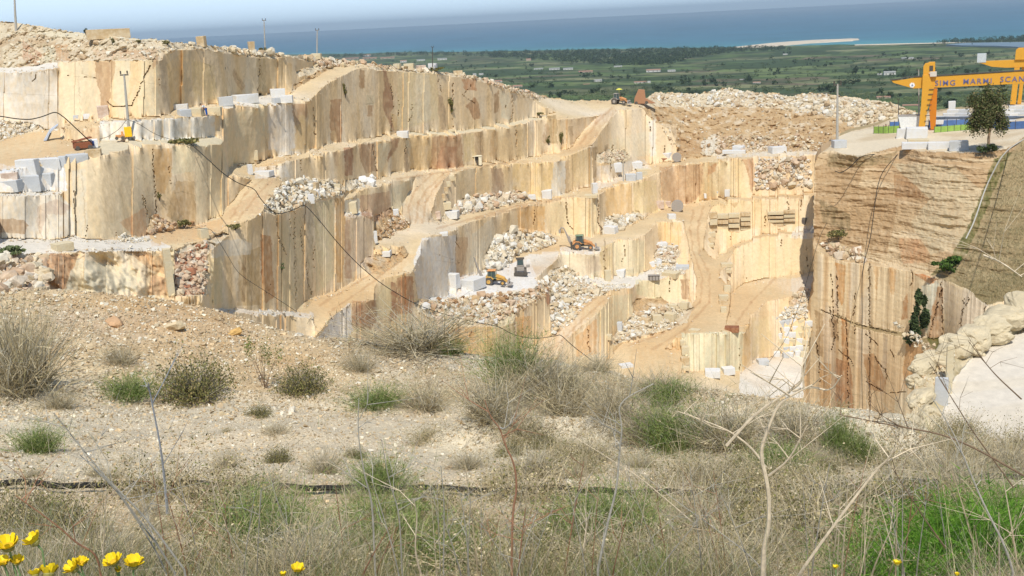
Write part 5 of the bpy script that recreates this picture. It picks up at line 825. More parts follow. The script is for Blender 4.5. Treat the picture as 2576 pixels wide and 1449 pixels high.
# skip, booth, saws
p = qhit(1645, 704); t = empty('skip_container'); on(t, p, -math.atan2(p[0], p[1])); tag(t, 'open dark grey steel skip in front of the long cream block', 'skip')
m = MB(); m.box((0, 0, .5), (2.3, 1.3, 1.0)); m.build('container', MG, t, .03); m = MB(); m.box((0, -.67, .95), (2.4, .08, .1)); [m.box((x, -.67, .5), (.1, .08, .9)) for x in (-.9, -.3, .3, .9)]; m.build('ribs', MK, t)
p = qhit(1200, 415); t = empty('site_cabin'); on(t, p, -math.atan2(p[0], p[1])+.15); tag(t, 'small cream cabin with a dark open doorway beside the brown cave', 'cabin')
m = MB(); m.box((.55, 0, .85), (.55, 1.3, 1.7)); m.box((0, .55, .85), (.6, .2, 1.7)); m.box((-.5, 0, .85), (.12, 1.3, 1.7)); m.box((0, 0, 1.74), (1.9, 1.5, .1)); m.build('walls', pm('cream_panel', (224,214,186), .7), t); m = MB(); m.box((0, .1, .85), (.86, .7, 1.66)); m.build('doorway', MK, t)
p = qhit(318, 350); t = empty('quarry_saw'); on(t, p, -math.atan2(p[0], p[1])); tag(t, 'small orange machine with a bright yellow square panel at the leaning pole foot', 'stone saw')
m = MB(); m.box((.25, 0, .75), (.75, .3, 1.05)); m.build('yellow_panel', pm('bright_yellow', (250,196,40), .5), t, .03); m = MB(); m.box((-.6, 0, .35), (.9, .5, .3)); m.box((-.35, 0, .65), (.25, .3, .4)); m.build('chassis', MO, t, .03)
for x in (-.95, -.35):
    m = MB(); m.wheel((x, -.3, .18), .18, .12, 10); m.build('wheel', MD, t)
p = qhit(209, 376); t = empty('rusty_compressor'); on(t, p, -math.atan2(p[0], p[1])+.2); tag(t, 'rusty brown machine with a raised lid on the left shelf', 'compressor')
m = MB(); m.box((0, 0, .45), (1.7, 1.0, .6)); m.build('body', MRU, t, .04); m = MB(); m.box((0, .1, 1.0), (1.9, 1.0, .1), rot=(0, -.18, 0)); m.tube([(-.8, 0, .5), (-.8, 0, 1.05)], .06, 5); m.build('lid', MRU, t); m = MB(); [m.wheel((x, -.55, .22), .22, .14, 10) for x in (-.6, .6)]; m.build('wheels', MD, t)
p = qhit(132, 352); t = empty('chute'); on(t, p, -math.atan2(p[0], p[1])); tag(t, 'bluish grey metal chute leaning up from the orange floor at the far left', 'chute')
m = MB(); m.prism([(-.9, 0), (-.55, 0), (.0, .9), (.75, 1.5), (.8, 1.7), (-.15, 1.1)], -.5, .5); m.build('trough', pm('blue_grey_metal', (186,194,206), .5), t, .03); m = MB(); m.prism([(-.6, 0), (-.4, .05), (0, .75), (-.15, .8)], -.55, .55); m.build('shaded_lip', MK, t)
p = qhit(236, 372); t = empty('water_tank'); on(t, p, -math.atan2(p[0], p[1])); tag(t, 'white tank with a blue label right of the rusty machine', 'tank'); m = MB(); m.box((0, 0, .45), (.9, .7, .9)); m.build('tank', MW, t, .05); m = MB(); m.box((-.05, -.37, .5), (.3, .06, .5)); m.build('blue_label', pm('blue_patch', (90,110,170), .6), t)
# ------------------------------------------------------------ people (one continuous skinned body, clothes as children)
def person(label, pose, shirt, trousers, hair=MHAIR, hat=None):
    J, E, Rr = pose; root = empty('person'); tag(root, label, 'person')
    def skin(name, idx, mt, grow=0, parent=root):
        idx = list(idx); mp_ = {j: i for i, j in enumerate(idx)}; me = bpy.data.meshes.new(name); me.from_pydata([J[j] for j in idx], [(mp_[a], mp_[b]) for a, b in E if a in mp_ and b in mp_], []); o = link(name, me, mt, parent)
        o.modifiers.new('s', 'SKIN'); o.modifiers.new('d', 'SUBSURF').levels = 2; o.modifiers['d'].render_levels = 2
        for i, j in enumerate(idx): me.skin_vertices[0].data[i].radius = (Rr[j]+grow, Rr[j]+grow)
        me.skin_vertices[0].data[0].use_root = True; return o
    b_ = skin('body', range(len(J)), MSK); skin('shirt', [0, 1, 2, 5, 6, 9, 10], shirt, .022, b_); skin('trousers', [0, 13, 14, 15, 17, 18, 19], trousers, .02, b_)
    h = Vector(J[4]); m = MB(); m.tube([h+Vector((0, .02, -.02)), h+Vector((0, .02, .06)), h+Vector((0, .01, .12)), h+Vector((0, 0, .15))], [.1, .112, .09, .02], 10); m.build('hair' if not hat else 'cap', hat or hair, b_)
    m = MB(); m.box(h+Vector((0, -.115, .0)), (.03, .04, .05)); [m.box(h+Vector((s_*.035, -.105, .03)), (.02, .015, .012)) for s_ in (-1, 1)]; m.box(h+Vector((0, -.105, -.05)), (.05, .012, .012)); m.build('face', MSK, b_)
    for w_, s_ in ((8, -1), (12, 1)):
        q = Vector(J[w_]); m = MB()
        for f in range(4): m.tube([q+Vector((s_*.0, -.03+f*.02, -.06)), q+Vector((0, -.035+f*.022, -.11)), q+Vector((0, -.04+f*.022, -.14-.01*(f in (1, 2))))], [.011, .01, .008], 5)
        m.tube([q+Vector((0, -.035, -.03)), q+Vector((0, -.07, -.06)), q+Vector((0, -.08, -.09))], [.012, .011, .009], 5); m.build('hand', MSK, b_)
    return root
ED = [(0,1),(1,2),(2,3),(3,4),(2,5),(5,6),(6,7),(7,8),(2,9),(9,10),(10,11),(11,12),(0,13),(13,14),(14,15),(15,16),(0,17),(17,18),(18,19),(19,20)]
RD_ = [.15,.14,.14,.06,.105,.07,.055,.045,.03,.07,.055,.045,.03,.095,.08,.055,.045,.095,.08,.055,.045]
BEND = [(0,0,.98),(-.16,-.05,1.18),(-.3,-.12,1.36),(-.42,-.16,1.44),(-.53,-.18,1.47),(-.3,-.3,1.34),(-.34,-.34,1.1),(-.38,-.36,.9),(-.4,-.37,.78),(-.28,.1,1.36),(-.4,.1,1.1),(-.5,.05,.92),(-.54,.04,.8),(.0,-.1,.9),(.02,-.12,.5),(.03,-.12,.12),(-.05,-.2,.06),(.02,.1,.9),(.1,.12,.5),(.12,.12,.12),(.04,.06,.06)]
STAND = [(0,0,.98),(0,0,1.2),(0,0,1.42),(0,0,1.52),(0,-.01,1.64),(-.18,0,1.4),(-.24,.0,1.12),(-.22,-.06,.9),(-.22,-.1,.8),(.18,0,1.4),(.24,0,1.12),(.22,-.06,.9),(.22,-.1,.8),(-.1,0,.9),(-.11,-.02,.5),(-.12,0,.1),(-.12,-.12,.05),(.1,0,.9),(.12,.0,.5),(.14,.02,.1),(.15,-.1,.05)]
p = qhit(519, 291); o = person('worker in white shirt and bright blue trousers leaning forward on the ledge', (BEND, ED, RD_), MW, MB_); on(o, p-np.array([0, 0, .05]), -math.atan2(p[0], p[1]), .92)
p = rhit(2228, 333); o = person('dark clothed figure standing behind the green mesh fence', (STAND, ED, RD_), pm('dark_shirt', (70,50,44), .9), pm('dark_trousers', (48,44,44), .9)); on(o, p, -math.atan2(p[0], p[1]))
# ------------------------------------------------------------ poles, cables
def pole(x, y0, y1, label, wpx=5, hit=qhit, m=MCON, x1=None, arms=0, r=None, name='pole'):
    p = hit(x, y1) if r is None else at(x, y1, r); rr = math.hypot(p[0], p[1]); d = ray(x1 if x1 else x, y0); top = d*rr; t = empty(name, p); tag(t, label, 'pole'); v = top-p; w_ = wpx/F*rr
    mb = MB(); mb.tube([(0, 0, -.4), tuple(v*.5), tuple(v)], [w_*.6, w_*.5, w_*.36], 8); mb.build('shaft', m, t); mb = MB(); mb.box(tuple(v*.985), (w_*3.2, w_*.5, w_*.5)); [mb.tube([tuple(v+np.array([s_*w_*1.3, 0, 0])), tuple(v+np.array([s_*w_*1.3, 0, w_*1.2]))], w_*.3, 6) for s_ in (-1, 1)]; mb.build('crossarm', MK, t); return top
pole(40, -14, 78, 'tall grey pole on the hilltop at the upper left', 5, x1=36)
pole(667, 50, 131, 'thin pole rising from the crest left of the other thin pole', 3, x1=664)
pole(797, 75, 137, 'thin pole rising from the cream block on the crest', 3, x1=798)
pole(2106, 211, 362, 'grey pole on the concrete footing at the corner of the cliff', 6, hit=rhit, x1=2107)
pole(326, 186, 351, 'grey pole with hanging wires leaning above the yellow panel machine', 6, x1=312)
pole(1568, 409, 455, 'thin pole among the white blocks on the middle road', 3)
pole(571, 173, 243, 'thin dark pole on the shelf in front of the yellow face', 3, x1=563, m=MK)
pole(2260, 250, 320, 'thin mast at the back of the yard', 2, hit=rhit, m=MK)
pole(1088, 118, 163, 'short mast standing on the white block of the rim', 2, m=MK, r=205)
pole(2312, 175, 322, 'slim grey post directly behind the crane legs', 3, hit=rhit, x1=2311)
def cable(P, label, wpx=1.6, grp=None, m=MBL, name='cable', hit=None):
    P = np.array(P, float); n = len(P); t = np.arange(n); tt = np.linspace(0, n-1, n*6); xs = np.interp(tt, t, P[:, 0]); ys = np.interp(tt, t, P[:, 1]); rs = np.interp(tt, t, P[:, 2]); k = np.ones(5)/5
    sm = lambda a: np.concatenate([a[:2], np.convolve(a, k, 'valid'), a[-2:]]); xs, ys, rs = sm(xs), sm(ys), sm(rs); p = at(xs, ys, rs); mb = MB(); mb.tube(p, wpx/F*rs*.5, 5); o = mb.build(name, m); tag(o, label, 'cable', grp)
def q_(x, y, f=.985): p = qhit(x, y); return math.hypot(p[0], p[1])*f
cable([(-60,290,96),(0,292,97),(40,299,98),(75,301,99),(105,294,100),(140,280,101),(165,298,101),(190,322,102),(215,345,103),(235,364,104)], 'thick black cable looping over a prop at the far left', 2.4)
cable([(480,362,q_(480,362)),(520,398,112),(560,436,112),(600,462,112),(640,474,114),(655,500,115),(680,528,116),(700,540,117),(745,526,118),(765,512,118),(800,550,116),(850,612,116),(900,665,116),(960,715,118),(1040,763,120),(1100,786,122),(1200,812,124),(1250,819,125),(1290,842,125),(1340,853,126),(1400,845,127),(1410,841,127),(1440,870,125),(1500,915,122)], 'long black cable sagging across the whole quarry from the vegetated shelf', 2.0)
cable([(318,302,118),(300,325,118),(270,345,118),(250,350,118)], 'wire running down to the left from the leaning pole', 1.0); cable([(320,300,118),(350,312,118),(390,338,118),(440,354,117)], 'wire running down to the right from the leaning pole', 1.0)
cable([(490,574,108),(530,576,108),(540,590,108),(565,630,106),(600,690,105),(680,740,104),(748,785,104)], 'thin wire dropping over the streaked rock at the lower left', 1.2)
cable([(2310,358,232),(2270,375,228),(2220,386,226),(2165,392,222),(2140,420,219),(2115,436,217),(2100,430,217)], 'black hose drooping below the lip of the near cliff', 2.0); cable([(2275,370,228),(2220,430,218),(2207,470,214),(2200,520,211),(2190,600,208),(2175,655,205),(2168,700,198),(2169,800,196),(2168,900,190),(2169,1040,184)], 'long black cable hanging straight down the near cliff', 1.8)
cable([(2576,350,150),(2540,372,150),(2515,400,150),(2480,470,150),(2450,560,148),(2430,600,147)], 'pale pipe running down the grassy bank on the right', 3.0, m=pm('grey_pipe', (190,186,176), .6))
cable([(2432,382,232),(2400,384,228),(2480,388,230),(2530,380,225),(2555,366,200),(2576,350,160)], 'black hose along the lip of the cliff by the tree', 2.2)
cable([(1935,910,150),(1980,850,150),(2020,740,150),(2060,600,152),(2080,560,155)], 'thin black wire slanting up across the right side of the pit', 1.0); 
# ------------------------------------------------------------ gantry cranes
MCR = pm('crane_yellow', (214,156,52), .5, noise=.06); MLET = pm('sign_blue', (104,106,146), .6, noise=0)
def crane(label, x0, r, gz_, top, ybase, full=True):
    """girder along local x; origin on the ground under the legs"""
    base = at(x0, ybase, r); t = empty('gantry_crane'); on(t, base, -math.atan2(base[0], base[1])); tag(t, label, 'gantry crane'); s = math.hypot(r, base[2])/F    # metres per picture unit
    return t, s
t, s = crane('large yellow gantry crane with blue lettering on its girder, behind the bushy tree', 2324, float(np.hypot(*rhit(2324, 327)[:2])), 0, 0, 325)
X = lambda px: (px-2324)*s
Z = lambda py, px=2324: (325-py)*s*1.008-(px-2324)*0
m = MB(); m.prism([(X(2249), Z(212)), (X(2254), Z(217)), (X(2298), Z(231)), (X(2309), Z(231)), (X(2760), Z(221)), (X(2760), Z(191)), (X(2345), Z(205)), (X(2300), Z(206)), (X(2276), Z(210)), (X(2250), Z(211))], -.5, .5); m.build('girder', MCR, t, .05)
m = MB(); m.prism([(X(2246), Z(211)), (X(2262), Z(210)), (X(2284), Z(205.5)), (X(2345), Z(204)), (X(2760), Z(190)), (X(2760), Z(188.2)), (X(2345), Z(202)), (X(2284), Z(203.5)), (X(2262), Z(208)), (X(2246), Z(209.2))], -.62, .62); m.build('rail_walkway', MK, t)
m = MB(); m.prism([(X(2318), Z(210)), (X(2318), Z(181)), (X(2322), Z(174)), (X(2343), Z(172)), (X(2344), Z(200)), (X(2338), Z(206)), (X(2332), Z(210))], -.9, -.4); m.prism([(X(2328), Z(188)), (X(2329), Z(172)), (X(2343), Z(172)), (X(2344), Z(200)), (X(2338), Z(200))], -.38, .7); m.build('portal_head', MCR, t, .04)
m = MB(); m.box((X(2335), -.93, Z(186)), (X(2339)-X(2331), .06, Z(180)-Z(192))); m.build('head_opening', MK, t); m = MB(); m.box((X(2340), -.8, Z(199)), (1.3, .8, 1.0)); m.tube([(X(2330), -1.1, Z(196)), (X(2344), -1.1, Z(204))], .08, 5); m.build('hoist', pm('hoist_grey', (206,196,180), .6), t, .03)
m = MB(); m.prism([(X(2317), Z(232)), (X(2317), Z(200)), (X(2330), Z(200)), (X(2343), Z(232)), (X(2338), Z(252)), (X(2330), Z(280)), (X(2326), Z(322)), (X(2312), Z(322)), (X(2316), Z(270))], -1.25, -.55); m.build('leg', MCR, t, .03)
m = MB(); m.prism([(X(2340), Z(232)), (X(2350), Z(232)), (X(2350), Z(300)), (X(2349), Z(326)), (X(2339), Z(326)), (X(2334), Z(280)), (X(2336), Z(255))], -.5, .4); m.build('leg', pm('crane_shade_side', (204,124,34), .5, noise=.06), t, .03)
m = MB()
for y in (233, 244, 256, 268, 280, 292, 305): m.box((X(2330+(306-y)*.1), -1.35, Z(y)), (.95, .12, .12)); 
m.build('ladder', MK, t)
m = MB(); m.box((X(2344), 0, Z(331)), (1.4, 1.2, 1.1)); m.wheel((X(2341), -.3, Z(334)), .45, .3, 12); m.wheel((X(2348), -.3, Z(334)), .45, .3, 12); m.build('bogie', MRU, t, .04)
def text(s_, size, name, mt, parent, loc, rot=(math.pi/2, 0, 0), ex=.03, sx=1):
    cu = bpy.data.curves.new('t', 'FONT'); cu.body = s_; cu.size = size; cu.extrude = ex; cu.align_y = 'CENTER'; cu.space_character = 1.25; cu.resolution_u = 3; cu.offset = size*.004; o = bpy.data.objects.new('t', cu); C.objects.link(o); dg = bpy.context.evaluated_depsgraph_get(); me = bpy.data.meshes.new_from_object(o.evaluated_get(dg)); bpy.data.objects.remove(o)
    q = link(name, me, mt, parent); q.location = loc; q.rotation_euler = rot; q.scale = (sx, 1, 1); return q
for wd, x_, y_ in (('SIMG', 2344, 220.5), ('MARMI', 2404, 218.5), ('SCANCELLA', 2482, 216)): text(wd, 1.5, 'lettering', MLET, t, (X(x_), -.56, Z(y_)), rot=(math.pi/2, 0, 0) if 1 else None, sx=1.02)
m = MB(); m.tube([(X(2295), -.54, Z(223)), (X(2295), -.51, Z(223))], .55, 6); m.build('emblem', MW, t); m = MB(); m.prism([(X(2293), Z(225)), (X(2295), Z(220)), (X(2297), Z(225))], -.58, -.55); m.build('emblem_mark', MLET, t)
t, s = crane('second yellow gantry crane further back at the right edge of the yard', 2548, float(np.hypot(*rhit(2548, 266)[:2]))+1, 0, 0, 263); X = lambda px: (px-2548)*s; Z = lambda py: (263-py)*s*1.008
m = MB(); m.prism([(X(2470), Z(167)), (X(2500), Z(178)), (X(2530), Z(181)), (X(2760), Z(179)), (X(2760), Z(158)), (X(2548), Z(164)), (X(2475), Z(165))], -.5, .5); m.build('girder', MCR, t, .05)
m = MB(); m.prism([(X(2547), Z(164)), (X(2548), Z(143)), (X(2553), Z(138)), (X(2566), Z(138)), (X(2569), Z(164))], -.9, .3); m.build('portal_head', MCR, t, .05); m = MB(); m.box((X(2478), 0, Z(158)), (1.9, 1.2, 2.0)); m.build('control_cabin', pm('cabin_grey', (190,196,196), .6), t, .05)
for a, b_, y_ in ((2545, 2556, -.9), (2560, 2567, .2)):
    m = MB(); m.prism([(X(a+2), Z(181)), (X(b_+2), Z(181)), (X(b_-2), Z(262)), (X(a-3), Z(262))], y_, y_+.6); m.build('leg', MCR, t, .03)
# hopper, fences
p = rhit(2288, 326); t = empty('hopper'); on(t, p, -math.atan2(p[0], p[1])); tag(t, 'white tapering hopper standing left of the crane legs', 'hopper'); m = MB(); m.box((0, 0, 1.5), (3.3, 2.2, 3.0)); V = np.array(m.v); V[:, 0] *= np.where(V[:, 2] > 1.5, 1.45, 1); m.v = [tuple(v) for v in V]; m.build('bin', MW, t, .05); m = MB(); m.box((0, 0, 3.02), (5.0, 2.4, .12)); m.build('rim', MG, t)
def fence(P, h_, mt, label, posts, r=None, name='mesh_fence'):
    t = empty(name, rhit(*P[0])); tag(t, label, 'fence'); b = rhit(*P[0]); pts = [rhit(x, y)-b for x, y in P]; V = []; Fc = []
    for v in pts: V += [v+[0, -.02, .05], v+[0, -.02, h_], v+[0, .02, h_], v+[0, .02, .05]]
    for i in range(len(pts)-1): a = 4*i; Fc += [(a, a+4, a+5, a+1), (a+1, a+5, a+6, a+2), (a+2, a+6, a+7, a+3)]
    m = MB(); m.add(V, Fc); m.build('screen', mt, t)
    for k in range(posts):
        u = k/(posts-1)*(len(pts)-1); i = min(int(u), len(pts)-2); v = pts[i]+(pts[i+1]-pts[i])*(u-i); m = MB(); m.tube([v, v+[0, 0, h_+.25]], .06, 5); m.build('post', MK, t)
MGN = pm('green_mesh', (146,178,84), .7, noise=.2, scale=2); MBF = pm('blue_sheet', (92,124,176), .7, noise=.12, scale=1)
fence([(2198,336),(2228,336),(2262,334)], 1.5, MGN, 'lime green mesh fence at the left end of the yard', 6); fence([(2350,334),(2400,330),(2450,326)], 1.2, MGN, 'lime green mesh fence right of the crane legs', 7)
fence([(2238,322),(2262,321)], 1.3, MBF, 'short blue sheet fence behind the green mesh', 3); fence([(2336,321),(2400,320),(2460,318),(2530,326),(2620,322)], 1.5, MBF, 'long blue sheet fence in front of the block stacks', 12)
# ------------------------------------------------------------ plants: ribbons (stems, blades) and small leaf faces
def blades(Bp, D, Ln, W, bend, segs=3, rg=rng):
    """curved tapering ribbons; bend adds droop"""
    n = len(Bp); t = np.linspace(0, 1, segs+1); D = D/np.linalg.norm(D, axis=1)[:, None]
    hd = np.cross(D, rg.normal(size=(n, 3))); hd /= np.linalg.norm(hd, axis=1)[:, None]+1e-9; bd = hd*bend[:, None]; bd[:, 2] -= np.abs(bend)*.6
    P = Bp[:, None]+Ln[:, None, None]*(t[None, :, None]*D[:, None]+(t**2)[None, :, None]*bd[:, None])
    sd = np.cross(D, rg.normal(size=(n, 3))); sd /= np.linalg.norm(sd, axis=1)[:, None]+1e-9; w_ = W[:, None]*(1-t[None]*.85)*.5
    A = P-sd[:, None]*w_[..., None]; B_ = P+sd[:, None]*w_[..., None]; V = np.stack([A, B_], 2).reshape(-1, 3); k = np.arange(segs)*2; q = np.stack([k, k+1, k+3, k+2], 1)
    return V, (q[None]+(np.arange(n)*(segs+1)*2)[:, None, None]).reshape(-1, 4), P
def leaves(Pc, S, rg, up=.3):
    n = len(Pc); a = rg.normal(size=(n, 3)); a[:, 2] += up; a /= np.linalg.norm(a, axis=1)[:, None]; b_ = np.cross(a, rg.normal(size=(n, 3))); b_ /= np.linalg.norm(b_, axis=1)[:, None]
    S = S[:, None]; V = np.stack([Pc-a*S*.5, Pc+b_*S*.28, Pc+a*S*.5, Pc-b_*S*.28], 1).reshape(-1, 3); return V, np.arange(n*4).reshape(n, 4)
def colr(n, rep, cols, rg, v=.25): return np.repeat(pal(n, cols, rg, v), rep, 0)
M_PL = mat('plant', (.5, .5, .5), .85, attr=True, spec=.12)
DRYC = [(204,188,146), (186,170,132), (220,204,166), (166,150,114), (196,182,150)]; GREYC = [(176,170,150), (194,186,164), (154,146,124)]; OLV = [(136,134,80), (118,118,68), (152,142,90), (104,104,62), (166,150,100)]; GR0 = [(132,150,76), (112,138,64), (150,166,92), (102,124,60), (160,162,106)]; SAGE = SG0 = [(128,140,96), (144,150,108), (108,122,80)]; GRN = GR0
def shrub_mesh(kind, seed):
    GRN, SAGE = GR0, SG0
    rg = np.random.default_rng(seed)
    def dirs(n, sp, up): d = rg.normal(size=(n, 3))*[sp, sp, .4]; d[:, 2] = np.abs(d[:, 2])+up; return d
    if kind == 'round':      # dense dome of woody twigs with tiny leaves
        n = 700; d = dirs(n, 1.0, .35); V, Fc, P = blades(rg.normal(size=(n, 3))*[.08, .08, .01], d, rg.uniform(.35, .62, n), np.full(n, .008), rg.normal(0, .12, n), 3, rg); st = (V, Fc, colr(n, 8, GREYC+[(110,92,66)], rg))
        k = 5200; a = rg.integers(0, n, k); u = rg.uniform(.35, 1.05, k); i = np.clip((u*3).astype(int), 0, 2); f = u*3-i; q = P[a, i]*(1-f)[:, None]+P[a, i+1]*f[:, None]+rg.normal(size=(k, 3))*.018; V, Fc = leaves(q, rg.uniform(.018, .042, k), rg); fo = (V, Fc, colr(k, 4, OLV, rg, .35))
    elif kind == 'grey':     # wispy grey dry bush
        n = 520; d = dirs(n, .75, .7); V, Fc, P = blades(rg.normal(size=(n, 3))*[.10, .10, .01], d, rg.uniform(.45, .95, n), rg.uniform(.006, .011, n), rg.normal(0, .22, n), 4, rg); st = (V, Fc, colr(n, 10, GREYC+DRYC, rg))
        k = 900; a = rg.integers(0, n, k); i = rg.integers(1, 5, k); V, Fc, _ = blades(P[a, i], rg.normal(size=(k, 3))+[0, 0, .6], rg.uniform(.08, .25, k), np.full(k, .005), rg.normal(0, .2, k), 2, rg); fo = (V, Fc, colr(k, 6, GREYC+DRYC+[(150,146,100)], rg))
    elif kind in ('green', 'lush'):    # bright feathery green tuft
        GRN = GR0 if kind == 'green' else [(96,140,44), (80,124,36), (116,156,56), (70,110,34)]; SAGE = SG0 if kind == 'green' else GRN
        n = 600; d = dirs(n, .55, .8); V, Fc, P = blades(rg.normal(size=(n, 3))*[.12, .12, .01], d, rg.uniform(.4, .9, n), rg.uniform(.006, .012, n), rg.normal(0, .2, n), 4, rg); st = (V, Fc, colr(n, 10, GRN, rg))
        k = 2600; a = rg.integers(0, n, k); i = rg.integers(2, 5, k); V, Fc, _ = blades(P[a, i], rg.normal(size=(k, 3))+[0, 0, .8], rg.uniform(.04, .12, k), np.full(k, .006), rg.normal(0, .2, k), 1, rg); fo = (V, Fc, colr(k, 4, GRN+SAGE, rg))
    elif kind == 'olive':    # low yellowish olive cushion with dry stems
        n = 420; d = dirs(n, 1.1, .4); V, Fc, P = blades(rg.normal(size=(n, 3))*[.18, .18, .01], d, rg.uniform(.3, .6, n), np.full(n, .007), rg.normal(0, .18, n), 3, rg); st = (V, Fc, colr(n, 8, DRYC, rg))
        k = 2600; a = rg.integers(0, n, k); i = rg.integers(1, 4, k); V, Fc = leaves(P[a, i]+rg.normal(size=(k, 3))*.03, rg.uniform(.015, .035, k), rg); fo = (V, Fc, colr(k, 4, OLV+DRYC, rg, .3))
    else:                    # few upright woody stems with leaves only at the tips
        n = 12; d = dirs(n, .35, 1.0); V, Fc, P = blades(rg.normal(size=(n, 3))*[.05, .05, .01], d, rg.uniform(.7, 1.05, n), np.full(n, .022), rg.normal(0, .12, n), 5, rg); st = (V, Fc, colr(n, 12, [(150,126,104), (120,98,78)], rg))
        k = 700; a = rg.integers(0, 5, k); q = P[a, 5]+rg.normal(size=(k, 3))*[.06, .06, .12]; V, Fc = leaves(q, rg.uniform(.02, .05, k), rg); fo = (V, Fc, colr(k, 4, [(128,138,70), (110,120,60)], rg))
    return mesh_np('stems', *st), mesh_np('foliage', *fo)
SH = {}
for kind in ('round', 'grey', 'green', 'lush', 'olive', 'stalky'):
    for v_ in range(3 if kind != 'stalky' else 1): a, b_ = shrub_mesh(kind, hash_ if False else 11*v_+len(kind)*7); a.materials.append(M_PL); b_.materials.append(M_PL); SH[kind, v_] = (a, b_)
def shrub(x, y, wpx, hpx, kind, label, group=None, v_=0, name='shrub', p=None):
    p = ghit(x, y) if p is None else p
    if np.isnan(p[0]): return
    r = np.linalg.norm(p); t = empty(name, Vector(p)-Vector((0, 0, .02)), random.uniform(0, 6)); W = wpx/F*r; H = hpx/F*r; bw = {'round': 1.0, 'grey': .92, 'green': .85, 'lush': .85, 'olive': .95, 'stalky': .8}[kind]; bh = {'round': .58, 'grey': .76, 'green': .76, 'lush': .76, 'olive': .5, 'stalky': 1.1}[kind]
    W *= 1.22; H *= 1.18; t.scale = (W/bw, W/bw, H/bh); tag(t, label, 'shrub' if name == 'shrub' else 'plant', group); a, b_ = SH[kind, min(v_, 0 if kind == 'stalky' else 2)]; link('stems', a, None, t); link('foliage', b_, None, t); return t
for x, y, w_, h_, k, v_, lab in [
 (490,1003,150,118,'round',0,'large round dark olive bush at the foot of the gravel mound'), (765,992,110,88,'round',1,'smaller rounded bush right of the stalky plant on the mound'), (668,978,70,120,'stalky',0,'tall sparse plant with bare reddish stems and green tips on the mound'),
 (320,1000,110,50,'green',0,'low bright green tuft left of the large round bush'), (55,985,190,200,'grey',0,'big grey tangled bush at the left edge of the slope'), (20,900,120,110,'grey',1,'grey bush behind the big tangled one at the left edge'), (300,925,70,60,'grey',2,'faint twiggy grey plant on the face of the gravel mound'),
 (650,1052,56,40,'round',2,'tiny rounded bush on the pale bank below the mound'), (100,1135,100,60,'green',1,'green and grey tuft on the pale bank at the left'), (150,1030,80,50,'grey',0,'grey tuft at the top of the pale bank on the left'),
 (950,860,180,60,'green',2,'green growth on the mound crest beside the grey bush'), (1050,880,260,100,'grey',1,'wide grey bush spreading over the crest of the mound'), (1140,890,60,40,'green',0,'small green plant with yellow flower heads on the crest'), (1290,975,130,130,'green',1,'tall bright green tuft rising in the middle of the crest'), (1330,1000,170,120,'grey',2,'grey bush tangled with the tall green tuft'),
 (1500,935,80,45,'grey',0,'grey bush on the right crest in front of the striped walls'), (1650,985,110,50,'grey',1,'grey bush on the crest below the pale lowest wall'), (1690,1010,100,50,'green',2,'grey green clump on the crest under the haul track'), (905,940,70,60,'grey',2,'small grey bush on the middle of the mound face'),
 (950,1030,110,60,'green',0,'bright green clump above the pale bank in the middle'), (1070,1035,130,80,'grey',0,'grey clump on the top of the middle bank'), (1230,1050,150,110,'grey',1,'dark grey brown bush on the middle bank'), (1420,1045,170,110,'grey',2,'grey grassy bush right of the dark one on the middle bank'), (1540,1050,120,90,'grey',0,'grey bush at the right end of the middle bank'), (1400,985,150,90,'grey',1,'grey bush behind the middle bank crest'),
 (700,1165,60,50,'round',0,'small round bush alone on the pale bank'), (820,1195,90,70,'grey',1,'grey brown bush on the pale bank left of centre'), (1080,1110,90,50,'olive',0,'olive cushion under the edge of the middle bank'), (1340,1095,130,45,'olive',1,'long low olive cushion along the middle bank'), (1440,1165,120,70,'olive',2,'olive bush between the pale banks right of centre'),
 (380,1262,190,130,'olive',0,'large olive brown bush growing over the black hose at the left'), (570,1260,200,95,'olive',1,'wide olive brown bush right of the one over the hose'), (960,1240,130,90,'green',1,'green bush behind the black hose in the middle'), (1330,1265,220,110,'olive',2,'wide dark olive bush over the hose right of centre'), (1180,1180,90,50,'grey',0,'small grey tuft on the bank in the centre'),
 (1700,1130,150,110,'green',0,'green bush on the slope below the haul track'), (1620,1110,140,100,'grey',1,'grey bush left of the green one below the haul track'), (1830,1120,180,110,'grey',2,'grey thicket below the cliff foot'), (2000,1110,160,100,'grey',0,'grey thicket right of the pale forked branch'), (2110,1150,60,110,'green',2,'upright grey green plant with narrow leaves on the right slope'), (2160,1165,80,80,'green',1,'green clump beside the upright narrow leaved plant'),
 (1900,1230,160,90,'olive',0,'olive bush by the pale forked branch'), (2250,1180,160,80,'olive',1,'olive bush on the right slope below the haul road'), (2400,1210,180,80,'grey',1,'grey bush near the hose on the right'), (1640,1310,160,80,'olive',2,'brown olive bush under the hose right of centre'), (1750,1210,150,80,'olive',0,'olive cushion on the slope right of centre'), (2530,1190,120,80,'grey',2,'grey bush at the right edge under the haul road'),
 (1250,1449,300,130,'olive',1,'broad yellow green bush at the bottom centre'), (2050,1400,260,170,'olive',2,'dense olive bush at the bottom right of centre'), (850,1440,260,120,'grey',0,'grey bush at the bottom left of centre'), (500,1440,260,130,'olive',0,'green brown bush at the bottom right of the yellow flowers'),
]: shrub(x, y, w_, h_, k, lab, v_=v_)
for x, y, w_, h_ in [(2310,1455,220,120), (2420,1470,300,170), (2520,1449,240,170), (2380,1400,220,90), (2540,1380,200,100), (2260,1500,240,120), (2460,1430,220,110)]: shrub(x, y, w_, h_, 'lush', 'bright green grass clump in the bottom right corner', 'green clumps in the bottom right corner', v_=random.randrange(3), name='grass_clump')
rg = np.random.default_rng(21)
kx = 0
